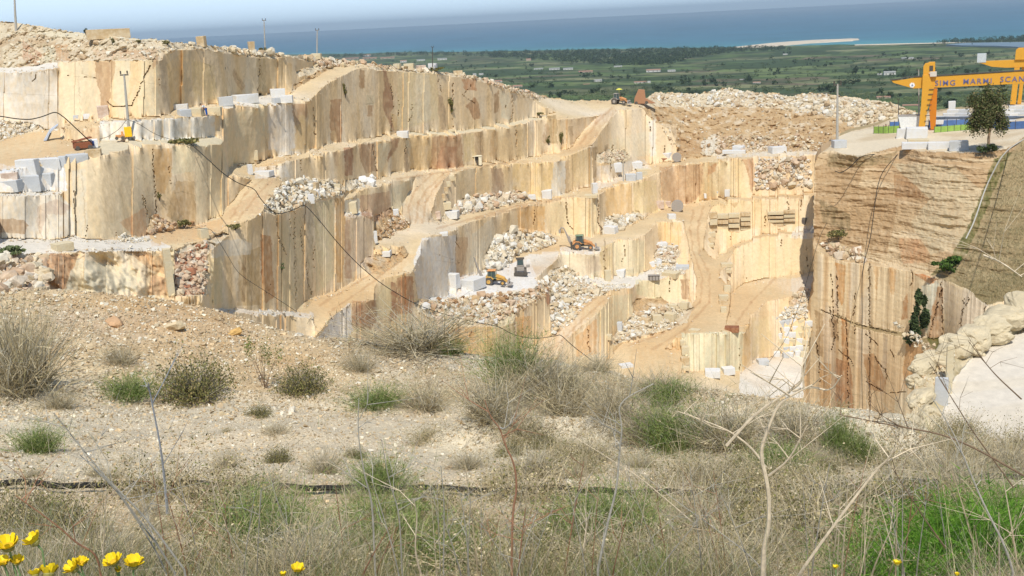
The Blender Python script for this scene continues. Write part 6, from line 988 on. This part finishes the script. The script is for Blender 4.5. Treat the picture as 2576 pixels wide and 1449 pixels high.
for i in range(84):           # knee high growth along the bottom and on the right slope
    x = rg.uniform(-20, 2600); y = rg.uniform(1285, 1500) if i % 3 else rg.uniform(1090, 1300)
    if y < 1285 and x < 1250: x += 1300
    s_ = rg.uniform(60, 120)*(min(y, 1400)/1300)**2; k_ = ('olive', 'grey', 'olive', 'grey', 'round', 'green')[rg.integers(6)]; s_ *= .8 if y < 1300 else 1; shrub(x, y, s_*1.7, s_, k_, {'olive': 'low olive and straw coloured bush in the foreground growth', 'grey': 'wispy dry grey bush in the foreground growth', 'green': 'feathery green plant in the foreground growth', 'round': 'dense small leaved bush in the foreground growth'}[k_], {'olive': 'olive', 'grey': 'grey', 'green': 'green', 'round': 'dense'}[k_]+' bushes of the foreground growth', v_=int(rg.integers(3)))
for i in range(110):           # small tufts over the slope
    x = rg.uniform(-20, 2600); y = rg.uniform(1010, 1400)
    if y < 1060+max(0, x-1600)*.1: continue
    if x < 1100 and y < 1230 and rg.random() < .6: continue
    s_ = rg.uniform(16, 46)*(y/1150)**2; shrub(x, y, s_*1.4, s_, ('grey', 'olive', 'grey', 'round')[rg.integers(4)], 'small dry tuft scattered on the stony slope', 'small dry tufts on the slope', v_=int(rg.integers(3)))
# ---- dry grass, countless: one object
def dens(x, y):
    d = np.clip((y-1220)/230, 0, 1)**1.4*.5+.035; d = np.maximum(d, np.clip((x-1150)/500, 0, 1)*np.clip((y-(925+np.clip(x-1500, 0, 600)*.2))/40, 0, 1)*.45); d = np.maximum(d, (x < 140)*(y > 780)*(y < 1000)*.5)
    d = d*np.clip((fbm(x*.006, y*.018, None, 3)-.36)*5, .06, 1.2); d = d+.10*(x < 1000)*((np.abs(y-1012-x*.01) < 7)|(np.abs(y-1108) < 7)); bx = (x > 1000)*(x < 1640); d = np.where(bx & (y > 930) & (y < 1040), d*1.3+.15, d); d = np.where(bx & (np.abs(y-(1063+(x-1300)*.01)) < 17), d*.08, d); d = np.where(bx & (np.abs(y-1092-(x < 1250)*10) < 9), d+.35, d); d = np.where((x < 1640) & (x > 900) & (y > 1106) & (y < 1160), d*.15, d)
    d = d*(1-.55*(x < 1000)*(np.abs(y-(1075+fbm(x*.004, x*0, None, 2)*30)) < 26)); return d*(.25+1.5*fbm(x*.012, y*.03, None, 3))
rg = np.random.default_rng(31); N = 210000; x = rg.uniform(-60, 2640, N); y = rg.uniform(860, 1640, N); k_ = rg.random(N) < dens(x, np.minimum(y, 1449)); x, y = x[k_], y[k_]
P = np.concatenate([ghit(x[i:i+4000], y[i:i+4000]) for i in range(0, len(x), 4000)]); ok = ~np.isnan(P[:, 0]); P = P[ok]; ya = y[ok]; r = np.linalg.norm(P, axis=1); n = len(P); P[:, :2] += rg.normal(size=(n, 2))*.05*r[:, None]/8; P[:, 2] = gz(P[:, 0], P[:, 1])
D = rg.normal(size=(n, 3))*[.62, .62, .2]; D[:, 2] = 1; Ln = np.minimum(rg.lognormal(math.log(.115), .6, n)*(1+r/18), .6); W = np.clip(r*.00030, .0014, .007)*rg.uniform(.8, 1.6, n)
V, Fc, _ = blades(P, D, Ln, W, rg.normal(0, .28, n), 3, rg); g1 = fbm(P[:, 0]*.5, P[:, 1]*.5, None, 3) > .54; cc = pal(n, DRYC+GREYC, rg, .22); cg = pal(n, OLV+SAGE, rg, .22); mg = g1 & (rg.random(n) < .6); cc[mg] = cg[mg]
q = link('dry_grass', mesh_np('dry_grass', V, Fc, np.repeat(cc, 8, 0)), M_PL); tag(q, 'dry straw coloured grass growing over the whole near slope', 'grass', kind='stuff')
# ---- gravel, countless: one object
N = 95000; x = rg.uniform(-60, 2640, N); y = np.concatenate([rg.uniform(735, 1060, int(N*.55)), rg.uniform(1060, 1560, N-int(N*.55))])
P = np.concatenate([ghit(x[i:i+4000], y[i:i+4000]) for i in range(0, N, 4000)]); P = P[~np.isnan(P[:, 0])]; r = np.linalg.norm(P, axis=1); n = len(P); S = np.clip(rg.lognormal(math.log(.0016), .45, n)*r, .012, .16); P[:, :2] += rg.normal(size=(n, 2))*.01*r[:, None]; P[:, 2] = gz(P[:, 0], P[:, 1])+S*.12
V, Fc, Cc = scatter(SMALL, P, S, pal(n, [(232,220,190), (240,230,206), (214,196,160), (204,180,142), (226,200,158), (190,170,140)], rg, .16), rg); q = link('gravel', mesh_np('gravel', V, Fc, Cc), M_STONE); tag(q, 'pale crushed stone gravel covering the near slope and mound', 'gravel', kind='stuff')
for x_, y_, s_, c_, lab in [(435,835,60,(228,206,166),'largest pale slab leaning on the gravel mound'), (290,820,44,(222,180,136),'pinkish orange stone stuck in the gravel mound'), (690,1032,20,(234,224,200),'small pale stone left of the tiny bush on the bank'), (735,1040,22,(238,228,206),'smooth pale stone with an orange underside on the bank'), (752,848,24,(236,226,204),'round pale stone on the crest of the mound'), (960,1178,26,(226,196,156),'orange tinted stone on the pale bank'), (1128,1180,18,(206,182,150),'brown stone in the middle of the pale bank'), (435,1068,22,(232,220,196),'pale stone on the bank left of centre'), (590,843,30,(232,190,120),'ochre stone on the right shoulder of the mound')]:
    p = ghit(x_, y_); r_ = np.linalg.norm(p); boulder(p, s_/F*r_, c_, lab, rg=rg, lift=.2, sz=(1.3, .8, .7))
rb = np.random.default_rng(77); xs = rb.uniform(0, 2560, 150); ys = rb.uniform(770, 1330, 150)
for x_, y_ in zip(xs, ys):
    p = ghit(x_, y_)
    if np.isnan(p[0]): continue
    boulder(p, rb.uniform(6, 15)/F*np.linalg.norm(p), [(232,220,192), (222,204,170), (210,188,152)][rb.integers(3)], 'fist sized pale stone lying on the near slope', 'fist sized stones on the slope', rg=rb, lift=.2, sz=(1.2, .9, .8))
# ---- bare dry stalks
STM = {}
def stalk(P, r0, wpx, c, label, twigs=5, group=None, rr=None, seed=0, name='dry_stalk'):
    rg = np.random.default_rng(int(P[0][0])+seed); P = np.array(P, float)[::-1]; n = len(P); g = ghit(P[0, 0], min(P[0, 1], 1449)) if r0 is None else None; R0 = np.hypot(g[0], g[1]) if r0 is None else r0
    R = np.linspace(R0, R0*(rr or .97), n); t = np.linspace(0, n-1, n*5); k = np.arange(n); sm = lambda a: np.convolve(np.pad(np.interp(t, k, a), 2, 'edge'), np.ones(5)/5, 'valid'); pts = at(sm(P[:, 0]), sm(P[:, 1]), sm(R))
    if P[0, 1] > 1440: b_ = pts[0].copy(); b_[2] = min(gz(b_[0], b_[1])-.05, b_[2]-.1); b_[1] += .02; pts = np.concatenate([[b_], pts])
    o = pts-pts[0]; w_ = wpx/F*R0*.5; m = MB(); w_ *= 1.25; m.tube(o, np.linspace(w_, w_*.35, len(o)), 6); mt = STM.setdefault(c, mat('stalk', tuple(np.minimum(lin(c)*1.0, .8)), .85, noise=.25, scale=60))
    for i in range(twigs):
        j = rg.integers(len(o)//3, len(o)-1); d = rg.normal(size=3)*[1, .5, .5]; d[2] = abs(d[2])+.5; d /= np.linalg.norm(d); L_ = rg.uniform(.05, .16)*R0/3; q = [o[j], o[j]+d*L_*.5+rg.normal(size=3)*.008, o[j]+d*L_+rg.normal(size=3)*.02]; m.tube(q, [w_*.4, w_*.3, w_*.12], 4, False)
        for _ in range(2): d2 = d+rg.normal(size=3)*.7; m.tube([q[1], np.array(q[1])+d2*L_*.5], [w_*.25, w_*.1], 4, False)
    me = m.me(name); root = link(name, me, mt); root.location = pts[0]; tag(root, label, 'stalk', group); return root
PB, GB, RB, DB = (214,196,166), (170,164,150), (160,118,90), (118,98,76)
for P, r0, w_, c, tw, lab in [
 ([(2048,966),(2001,989),(1957,1018),(1933,1076),(1911,1138),(1933,1223),(1936,1315),(1921,1376),(1919,1449)], 3.1, 11, PB, 2, 'thickest pale bare branch bending up at the lower right'), ([(2257,1117),(2233,1158),(2209,1175),(2090,1332),(2025,1424),(2010,1449)], 3.0, 8, PB, 3, 'pale forked branch leaning right beside the thickest one'), ([(2035,1062),(1985,1158),(1930,1200)], 3.12, 6, PB, 4, 'side branch of pale wood crossing the thickest branch'),
 ([(2030,880),(2020,960),(1985,985),(1900,1040),(1820,1130)], 3.3, 7, PB, 5, 'arching pale branch in front of the cliff foot'), ([(2120,940),(2090,985),(2040,972),(1990,985)], 3.3, 6, PB, 3, 'pale spur in front of the cliff'),
 ([(2339,991),(2400,1090),(2433,1170),(2470,1260),(2533,1383),(2550,1449)], 3.4, 5, GB, 4, 'long thin grey stalk slanting down to the right corner'), ([(2107,1042),(2141,1049),(2260,1073),(2362,1090),(2448,1124),(2590,1205)], 3.6, 5, DB, 6, 'dark arching twig crossing in front of the haul road'), ([(1698,1032),(1766,1056),(1834,1083),(1889,1124),(1930,1180)], 3.5, 5, PB, 5, 'arching thin twig left of the thickest branch'),
 ([(1655,960),(1552,1011),(1566,1076),(1559,1128),(1552,1230),(1528,1316),(1501,1449)], 3.2, 6, GB, 5, 'grey bare stalk with a kink, right of centre'), ([(1494,1182),(1457,1230),(1446,1264),(1440,1330)], 4.0, 4, PB, 1, 'short pale hooked stalk right of centre'),
 ([(1217,1001),(1235,1052),(1258,1076),(1269,1117),(1294,1165),(1301,1230),(1289,1288),(1287,1449)], 3.5, 6, RB, 4, 'reddish brown forked stalk in the centre'), ([(1310,1040),(1270,1080),(1255,1075)], 3.5, 4, GB, 2, 'small grey fork at the top of the reddish stalk'),
 ([(903,991),(900,1094),(917,1196),(937,1264),(944,1449)], 3.4, 5, GB, 3, 'straight grey stalk left of centre'), ([(958,1094),(978,1210),(1005,1288),(1012,1449)], 3.4, 4, GB, 3, 'grey stalk just right of the straight one'), ([(1108,1162),(1118,1271),(1115,1449)], 3.5, 4, GB, 2, 'thin grey stalk standing in the lower centre'), ([(1040,1251),(1050,1299),(1043,1384),(1060,1449)], 3.3, 5, PB, 2, 'pale short stalk in the lower centre'), ([(1156,1230),(1173,1333),(1180,1449)], 3.3, 4, GB, 3, 'thin stalk next to the yellow green bush'),
 ([(372,960),(378,991),(403,1118),(413,1197),(422,1302)], 7.0, 6, (150,154,158), 3, 'bluish grey bare stem standing at the left'), ([(190,1134),(292,1229),(349,1308),(397,1372),(444,1449)], 3.3, 5, GB, 6, 'grey stalk slanting down right at the lower left'), ([(127,1029),(203,1124),(273,1210),(365,1299),(475,1449)], 3.2, 5, GB, 7, 'long grey stalk slanting across the lower left'), ([(32,1242),(95,1286),(159,1334),(190,1365),(244,1394),(254,1449)], 3.0, 5, RB, 5, 'reddish twig arching over the yellow flowers'), ([(230,1175),(285,1225),(340,1300),(400,1400),(420,1449)], 3.4, 4, GB, 4, 'grey stalk leaning behind the long slanting one'),
 ([(1381,1059),(1535,1155),(1604,1196),(1698,1275),(1760,1330)], 3.8, 3, PB, 4, 'thin pale twig running diagonally right of centre'), ([(1600,1180),(1700,1260),(1800,1330),(1890,1400),(1930,1449)], 3.4, 3, GB, 6, 'thin grey twig running towards the foot of the thick branch'), ([(2240,1170),(2290,1250),(2350,1340),(2380,1380)], 3.4, 4, DB, 3, 'dark twig slanting right of the forked branch'), ([(2576,700),(2520,660),(2470,640)], 4.2, 4, PB, 5, 'pale twigs in front of the grassy bank at the right edge'), ([(2330,900),(2400,1010),(2450,1090),(2560,1240)], 4.0, 3, DB, 4, 'dark thin twig in front of the white haul road'), ([(2430,850),(2500,940),(2576,1010)], 4.0, 3, DB, 5, 'fine dark twigs over the white haul road'),
]: stalk(P, r0, w_, c, 'bare: '+lab if False else lab, tw)
rg = np.random.default_rng(41)
for i in range(95):
    x = rg.uniform(0, 2576) if i % 3 else rg.uniform(1200, 2576); y0 = rg.uniform(1130, 1330); y1 = 1449; dx = rg.normal(0, 50); stalk([(x+dx, y0), (x+dx*.55, y0*.6+y1*.4), (x+dx*.15, y0*.2+y1*.8), (x, y1)], rg.uniform(3.0, 4.6), rg.uniform(2.0, 4.2), [PB, GB, (190,172,140), RB][rg.integers(4)], 'thin dry stalk rising from the grass at the bottom', int(rg.integers(1, 5)), 'thin dry stalks along the bottom', seed=i)
# ---- black irrigation hose
hx = np.array([-80,100,350,480,620,820,930,1100,1250,1400,1550,1700,1800,1950,2100,2200,2350,2500,2700], float); hy = np.array([1236,1237,1240,1242,1244,1246,1247,1246,1250,1248,1252,1256,1253,1251,1247,1240,1228,1216,1206], float); tx = np.linspace(-80, 2700, 160); p = ghit(tx, np.interp(tx, hx, hy)+(vn(tx*.02, tx*0)-.5)*4)
rr_ = np.hypot(p[:, 0], p[:, 1]); rr_ = np.convolve(np.pad(rr_, 6, 'edge'), np.ones(13)/13, 'valid'); aa = np.arctan2(p[:, 0], p[:, 1]); p = np.stack([np.sin(aa)*rr_, np.cos(aa)*rr_, 0*rr_], 1); p[:, 2] = gz(p[:, 0], p[:, 1])+.03; m = MB(); m.tube(p+[0, 0, .045], .032, 8); tag(m.build('hose', MBL), 'black irrigation hose lying across the whole near slope', 'hose')
# ---- yellow daisies
M_PET = mat('yellow_petal', (.80, .60, .012), .6, noise=.08, scale=60); M_CAL = mat('calyx', tuple(lin((156,150,84))*.8), .8, noise=.2, scale=80); M_STM = mat('flower_stem', tuple(lin((130,156,100))*.8), .8); M_DSC = mat('flower_disc', (.62, .40, .02), .8, bump=.002, bscale=600)
def daisy(x, y, wpx, tilt, lab, r=2.9, ax=0, group=None, closed=.35):
    R_ = wpx/F*r*1.05*.5; head = at(x, y, r); t = empty('daisy'); gb = head.copy(); gb[2] = gz(head[0], head[1]); tag(t, lab, 'flower', group); t.location = gb; hh = head-gb; rot = Euler((tilt, ax, 0)).to_matrix(); up = np.array(rot @ Vector((0, 0, 1)))
    m = MB(); b0 = hh-up*R_*.75; m.tube([(0, 0, -.03), b0*[.3, .3, .5]+[.01, .01, 0], b0-up*R_*.8, b0], [.0028, .0026, .0024, .0032], 6); m.build('stem', M_STM, t)
    m = MB(); m.tube([hh-up*R_*.78, hh-up*R_*.6, hh-up*R_*.35, hh-up*R_*.2], [R_*.15, R_*.48, R_*.58, R_*.5], 12); m.build('calyx', M_CAL, t); m = MB(); m.tube([hh-up*R_*.2, hh-up*R_*.1, hh-up*R_*.04], [R_*.5, R_*.42, R_*.15], 12); m.build('disc', M_DSC, t)
    V = []; Fc = []; n = 17
    for i in range(n):
        a = 2*math.pi*i/n+random.uniform(-.1, .1); cl = closed+random.uniform(-.12, .18); L_ = R_*random.uniform(.85, 1.1); e = Vector((math.cos(a), math.sin(a), 0)); s_ = Vector((-math.sin(a), math.cos(a), 0))
        for k in range(2):
            b = len(V); out = []
            for u, w_ in ((0, .10), (.3, .2), (.65, .25), (.92, .20), (1.0, .08)):
                q = e*(R_*.45+L_*u*math.cos(cl*2.2)*(1-.15*u))+Vector((0, 0, -R_*.25+L_*u*math.sin(cl*2.2)+.0015*k)); q1 = q-s_*w_*R_; q2 = q+s_*w_*R_; out += [rot @ q1, rot @ q2]
            V += [tuple(np.array(v)+hh) for v in out]; Fc += [(b+2*j, b+2*j+1, b+2*j+3, b+2*j+2) for j in range(4)]
    m = MB(); m.add(V, Fc); m.build('petals', M_PET, t); return t
for x, y, w_, ti, ax, lab in [(19,1369,50,.2,0,'yellow daisy at the far left with one petal spread right'), (83,1358,44,.1,-.5,'highest yellow daisy of the corner group, leaning left'), (8,1413,30,.3,0,'small yellow daisy cut by the left edge'), (42,1411,30,.2,.1,'small yellow daisy right under the far left one'), (123,1436,46,-.5,0,'wide open yellow daisy at the bottom edge'), (88,1441,30,-.3,-.2,'ragged yellow daisy left of the wide open one'), (183,1427,40,.2,-.6,'yellow daisy with one long petal sticking out left'), (206,1414,28,.3,.3,'small yellow daisy touching the one with the long petal'), (284,1410,42,.3,-.2,'yellow daisy left of the pair in the corner group'), (337,1416,44,.1,.2,'rightmost yellow daisy of the corner group'), (296,1433,16,.3,.4,'half opened bud under the pair of daisies'), (749,1432,34,.1,.1,'single yellow daisy at the bottom left of centre'), (712,1445,18,-.2,0,'tiny yellow flower beside the single daisy'), (2257,1417,20,-.3,0,'small yellow flower in front of the green grass'), (2102,1427,15,-.2,0,'tiny yellow flower left of the green grass'), (2407,1445,12,-.2,0,'tiny yellow flower inside the green grass')]: daisy(x, y, w_, ti, lab, ax=ax)
# ------------------------------------------------------------ trees
def crown_mesh(seed, n, size, cols, blobs=14, rad=(1, 1, 1), droop=0, leaf=(.05, .1)):
    rg = np.random.default_rng(seed); c = rg.normal(size=(blobs, 3)); c /= np.linalg.norm(c, axis=1)[:, None]; c *= rg.uniform(.25, .75, blobs)[:, None]; br = rg.uniform(.14, .36, blobs); a = rg.integers(0, blobs, n); d = rg.normal(size=(n, 3)); d /= np.linalg.norm(d, axis=1)[:, None]; p = (c[a]+d*(br[a]*rg.random(n)**.4)[:, None])*np.array(rad); p[:, 2] -= droop*rg.random(n)*(np.hypot(p[:, 0], p[:, 1]) > .5)
    V, Fc = leaves(p*size, rg.uniform(*leaf, n)*size, rg, .1); return mesh_np('crown', V, Fc, np.repeat(pal(n, cols, rg, .3), 4, 0))
EUC = [(104,112,66), (88,98,54), (124,124,82), (74,82,46), (132,120,84)]
p = rhit(2487, 379); t = empty('eucalyptus_tree', p, 0); tag(t, 'tall bushy tree standing alone on the cliff lip in front of the crane', 'tree'); me = crown_mesh(5, 12000, 1, EUC, 46, (5.1, 4.4, 6.6), 1.2, (.2, .5)); o = link('crown', me, M_PL, t); o.location = (-.5, 0, 8.0)
m = MB(); m.tube([(0, 0, -.5), (-.1, 0, 2.2), (.1, 0, 4.5), (-.4, 0, 8)], [.3, .24, .2, .1], 8)
for d in [(-1.6, .3, 5), (1.5, -.3, 6), (-2.4, .2, 8), (2.3, .2, 9), (.3, 1, 11), (-1, -.5, 12)]: m.tube([(0, 0, 3+d[2]*.1), (d[0]*.5, d[1]*.5, 3+d[2]*.4), d], [.13, .09, .04], 6)
m.build('trunk', pm('bark', (150,126,100), .9), t)
def bush(x, y, w_, h_, lab, hit=qhit, cols=OLV, seed=0, name='bush', n=700, r=None):
    p = hit(x, y); r_ = np.linalg.norm(p); W = w_/F*r_/2; H = h_/F*r_/2; t = empty(name, p); tag(t, lab, 'bush'); o = link('crown', crown_mesh(seed, n, 1, cols, 12, (W, W*.7, H), 0, (.09*max(W, H), .2*max(W, H))), M_PL, t); o.location = (0, -.2, H*.9); m = MB(); [m.tube([(0, 0, -.2), (dx*W*.5, 0, H*.6), (dx*W, 0, H*1.3)], [.08, .06, .03], 5) for dx in (-.5, .1, .5)]; m.build('stems', MK, t)
DG = [(70,84,52), (84,98,60), (58,72,44), (96,108,70)]
bush(2308,866,52,150,'tall narrow dark green shrub growing on the ledge of the near cliff', rhit, DG, 3, n=2600); bush(2290,870,60,44,'dark green shrub at the foot of the tall narrow one', rhit, DG, 4); bush(2110,600,70,34,'dark patch of shrubs in the soil of the near cliff', rhit, OLV, 5); bush(2390,690,110,50,'green shrubs where the grassy bank meets the cliff', rhit, [(80,110,48), (96,120,56), (70,90,44)], 6, n=1500)
bush(1136,285,34,60,'grey green shrub clinging to the patchy yellow face', qhit, OLV, 7); bush(460,572,70,22,'green shrubs under the cavity of the tall face', qhit, OLV, 8); bush(868,244,22,38,'dark shrub on the stepped rock beside the sloping track', qhit, OLV, 9); bush(1412,362,16,40,'shrub in a recess beside the straight ramp', qhit, OLV, 10); bush(1380,365,14,30,'smaller shrub in a recess left of the ramp', qhit, OLV, 11); bush(460,360,120,12,'green plants along the rubble shelf behind the tall face', qhit, OLV, 12); bush(285,112,14,20,'small round bush on the rubble of the hilltop', qhit, OLV, 13); bush(218,88,18,18,'dark shrub at the left end of the tan wall', qhit, DG, 14); bush(590,575,50,14,'green plants on the rim beside the cream block', qhit, OLV, 15); bush(400,500,26,20,'shrub in the orange streaked recess', qhit, OLV, 16); bush(707,682,36,24,'grey shrub on a step of the streaked rock', qhit, SAGE, 17); bush(1355,290,30,10,'green plants at the foot of the blocky corner', qhit, OLV, 18); bush(30,640,110,30,'grey green scrub at the left edge above the layered rock', qhit, SAGE, 19); bush(420,112,30,12,'low scrub on the skyline left of the tan block', qhit, OLV, 20); bush(350,108,20,10,'low scrub on the hilltop rubble', qhit, OLV, 21); bush(1095,178,60,10,'low scrub along the rim under the white block', qhit, OLV, 22); bush(660,130,30,12,'scrub at the foot of the left thin pole', qhit, OLV, 23)
bush(2478,386,90,26,'low dark shrub around the foot of the tall tree', rhit, DG, 24); bush(2060,745,20,60,'dark stained growth on the cliff corner', rhit, OLV, 25) if False else None
# ---- far plain: trees, woods, houses
def ppos(x, y):
    d = ray(x, y); az = np.arctan2(d[..., 0], d[..., 1]); rc = np.interp(az, AZ, RC); rs = np.linspace(.075, 1.0, 400); r_ = rc[..., None]*rs; z = plain_h(r_, rc[..., None]+0*r_); z0 = d[..., 2:3]*r_; k = (z0 < z).argmax(-1); k = np.where((z0 < z).any(-1), k, 399); r0 = np.take_along_axis(r_, k[..., None], -1)[..., 0]; p = d*r0[..., None]; return p
TRC = [(62,76,48), (72,88,54), (52,64,44), (84,98,60)]; TM = []
for i in range(6): me = crown_mesh(60+i, 130, 1, TRC, 9, (1, 1, .8), 0, (.22, .5)); me.materials.append(M_PL); TM.append(me)
rg = np.random.default_rng(51)
CL = [(1760,196,60,22), (2040,160,80,10), (2210,172,60,18), (2290,188,40,16), (2400,175,70,22), (2440,184,60,18), (2170,178,40,14), (1960,182,60,16), (2020,150,90,8), (2300,146,80,8), (2450,134,90,10), (2380,108,70,4), (2530,104,60,7), (1725,202,50,16), (1800,206,40,14), (2090,226,40,8), (1500,228,60,12), (1560,190,60,10), (1600,160,90,12), (1450,150,80,14), (1650,222,60,8), (1350,212,60,14), (1480,186,50,8), (1880,200,60,10), (2480,150,60,10), (2560,160,40,12), (2150,205,90,8), (1250,190,80,12), (1320,165,60,10), (1180,165,60,8), (1150,150,50,10), (980,165,60,8), (1420,235,60,8), (1740,232,50,8), (2240,236,50,10), (2390,262,50,22), (2350,255,40,18), (2350,226,40,10), (2480,215,50,10), (1980,128,30,5), (2260,132,50,5)]
n_ = 0
while n_ < 270:
    if n_ < 230: c = CL[n_ % len(CL)]; x = c[0]+rg.normal()*c[2]*.35; y = c[1]+rg.normal()*c[3]*.3+6
    else: x = rg.uniform(900, 2576); y = rg.uniform(140, 245)
    p = ppos(np.array([x]), np.array([y]))[0]; r_ = math.hypot(p[0], p[1]); o = link('tree', TM[rg.integers(6)]); s_ = rg.uniform(3.5, 7.5)*(1 if y > 140 else .9); o.location = p+np.array([0, 0, s_*.65]); o.scale = (s_*rg.uniform(.9, 1.5), s_, s_*rg.uniform(.8, 1.3)); o.rotation_euler = (0, 0, rg.uniform(0, 6)); tag(o, 'dark green tree standing on the coastal plain', 'tree', 'trees scattered over the coastal plain'); n_ += 1
def wood(name, lab, P, n, s0, s1, cols, seed):
    rg = np.random.default_rng(seed); q = inside(P, n, rg); p = ppos(q[:, 0], q[:, 1]); S = rg.uniform(s0, s1, n); k = 60; d = rg.normal(size=(n, k, 3)); d /= np.linalg.norm(d, axis=2)[..., None]; c = (p[:, None]+d*(S[:, None, None]*[1.2, 1.2, .8])*rg.uniform(.6, 1, (n, k, 1))); c[..., 2] += S[:, None]*.6; V, Fc = leaves(c.reshape(-1, 3), np.repeat(S*.42, k)*rg.uniform(.7, 1.3, n*k), rg); tag(link(name, mesh_np(name, V, Fc, np.repeat(pal(n*k, cols, rg, .2), 4, 0)), M_PL), lab, 'wood', kind='stuff')
wood('coastal_wood', 'dark pine wood along the coast behind the beach', [(820,141),(1000,134),(1280,131),(1400,129),(1600,126),(1800,123),(1990,121),(1990,127),(1850,131),(1750,145),(1700,160),(1600,165),(1450,158),(1300,148),(1150,140),(1000,141),(820,146)], 1000, 6, 11, TRC, 1)
wood('hedges', 'lines of hedges and scrub dividing the fields', [(900,150),(1300,160),(1900,150),(2576,128),(2576,200),(2000,236),(1500,250),(1200,205),(950,165)], 520, 2.5, 5.5, TRC+[(96,110,70)], 2); wood('scrub', 'green scrub covering the near edge of the plain', [(1350,238),(1700,220),(2100,228),(2300,240),(2576,225),(2576,275),(2300,270),(2100,240),(1800,224),(1600,256),(1450,250)], 700, 1.2, 3.2, [(110,126,80), (126,138,92), (92,108,66), (140,146,104)], 3)
wood('headland_wood', 'dark trees on the headland at the right', [(2330,108),(2380,104),(2460,100),(2576,93),(2640,96),(2576,108),(2450,110)], 160, 5, 9, TRC, 4)
MRF = pm('roof_tiles', (160,124,104), .9); MWL = pm('white_render', (206,202,192), .9); MTN = pm('tan_render', (176,162,140), .9); MGR = pm('grey_roof', (150,150,144), .8)
for x0, x1, y0, y1, wl, rf, lab in [(867,905,144,150,MTN,MRF,'long low house with a terracotta roof near the sea, left'),(910,950,143,149,MTN,MRF,'middle one of the terracotta roofed houses near the sea'),(955,995,142,148,MTN,MRF,'right hand terracotta roofed house near the sea'),(913,934,136,142,MWL,MRF,'small white house behind the terracotta roofs'),(1006,1024,150,157,MWL,MRF,'white house just right of the terracotta roofs'),(1047,1071,148,153,MWL,MGR,'low white house above the cream rim blocks'),(1099,1126,145,151,MWL,MGR,'white house right of the short mast'),(1189,1199,183,190,MWL,MGR,'tiny white house left of its neighbour on the plain'),(1204,1217,183,189,MWL,MGR,'tiny white house above the drop of the hill'),(1229,1265,200,209,MWL,MRF,'wide white house behind the slope of the hill'),(1323,1337,146,153,MTN,MRF,'pinkish house in front of the coastal wood'),(1342,1368,170,175,MWL,MGR,'low white shed in the dark hedges'),(1380,1410,169,176,MWL,MGR,'white low building, left part of the farm'),(1415,1443,169,176,MWL,MGR,'white low building, right part of the farm'),(1453,1493,176,184,MTN,MRF,'house with a pink roof in the green fields'),(1543,1566,164,170,MWL,MGR,'pale shed in front of the coastal wood'),(1493,1516,198,205,MWL,MGR,'grey roofed shed in the middle of the plain'),(1593,1628,203,210,MWL,MRF,'long house with a red roof in the middle of the plain'),(1628,1637,202,209,MWL,MGR,'white annex of the long red roofed house'),(1624,1664,172,181,MWL,MRF,'white house with a pale roof near the wood'),(1678,1700,174,180,MWL,MGR,'narrow white shed right of the pale roofed house'),(1288,1316,212,221,MTN,MRF,'pink roofed house just above the hill line'),(1860,1878,198,203,MWL,MGR,'small white shed in the right fields'),(1893,1914,204,211,MWL,MRF,'small house beside dark trees in the right fields'),(2222,2253,177,189,MWL,MGR,'largest white house left of the crane'),(2207,2219,183,189,MWL,MGR,'small white house attached left of the largest one'),(2267,2298,143,149,MWL,MGR,'white buildings in the dark trees above the crane'),(1969,1981,134,139,MWL,MGR,'tiny pair of white houses near the beach'),(2204,2241,240,248,MTN,MRF,'red tiled roof just beyond the waste rock'),(2270,2313,261,269,MTN,MRF,'red tiled roof close behind the crane leg'),(1466,1485,210,214,MTN,MRF,'small red roof in the hedges'),(1500,1530,262,266,MTN,MRF,'red roof behind the saddle')]:
    p = ppos(np.array([(x0+x1)/2.]), np.array([float(y1)]))[0]; r_ = np.linalg.norm(p); W = (x1-x0)/F*r_; H = max((y1-y0)*.75/F*r_, 2.5); W *= .85; t = empty('house'); on(t, p, -math.atan2(p[0], p[1])+random.uniform(-.15, .15)); tag(t, lab, 'house'); m = MB(); m.box((0, 0, H*.35), (W, W*.5, H*.7)); m.build('wall', wl, t); m = MB(); m.prism([(-W*.27, H*.7), (W*.27, H*.7), (0, H*1.05)], -W*.52, W*.52, Matrix.Rotation(math.pi/2, 4, 'Z')); m.build('roof', rf, t)
    m = MB(); [m.box((f*W, -W*.25-.02, H*.35), (W*.08, .1, H*.28)) for f in (-.32, 0, .3)]; m.build('windows', MK, t)

rg = np.random.default_rng(91); q = inside([(2576,352),(2700,320),(2700,700),(2576,735),(2480,765),(2400,700),(2440,640),(2480,560),(2520,440)], 16000, rg); p = rhit(q[:, 0], q[:, 1]); n = len(p); V, Fc, _ = blades(p, rg.normal(size=(n, 3))*[.5, .5, .1]+[0, 0, 1], rg.uniform(.25, .8, n), np.full(n, .05), rg.normal(0, .3, n), 2, rg); tag(link('bank_grass', mesh_np('bank_grass', V, Fc, np.repeat(pal(n, [(176,164,128), (158,146,110), (140,130,94), (190,178,142), (112,116,70)], rg, .25), 6, 0)), M_PL), 'dry grass and scrub covering the steep bank at the right', 'grass', kind='stuff')
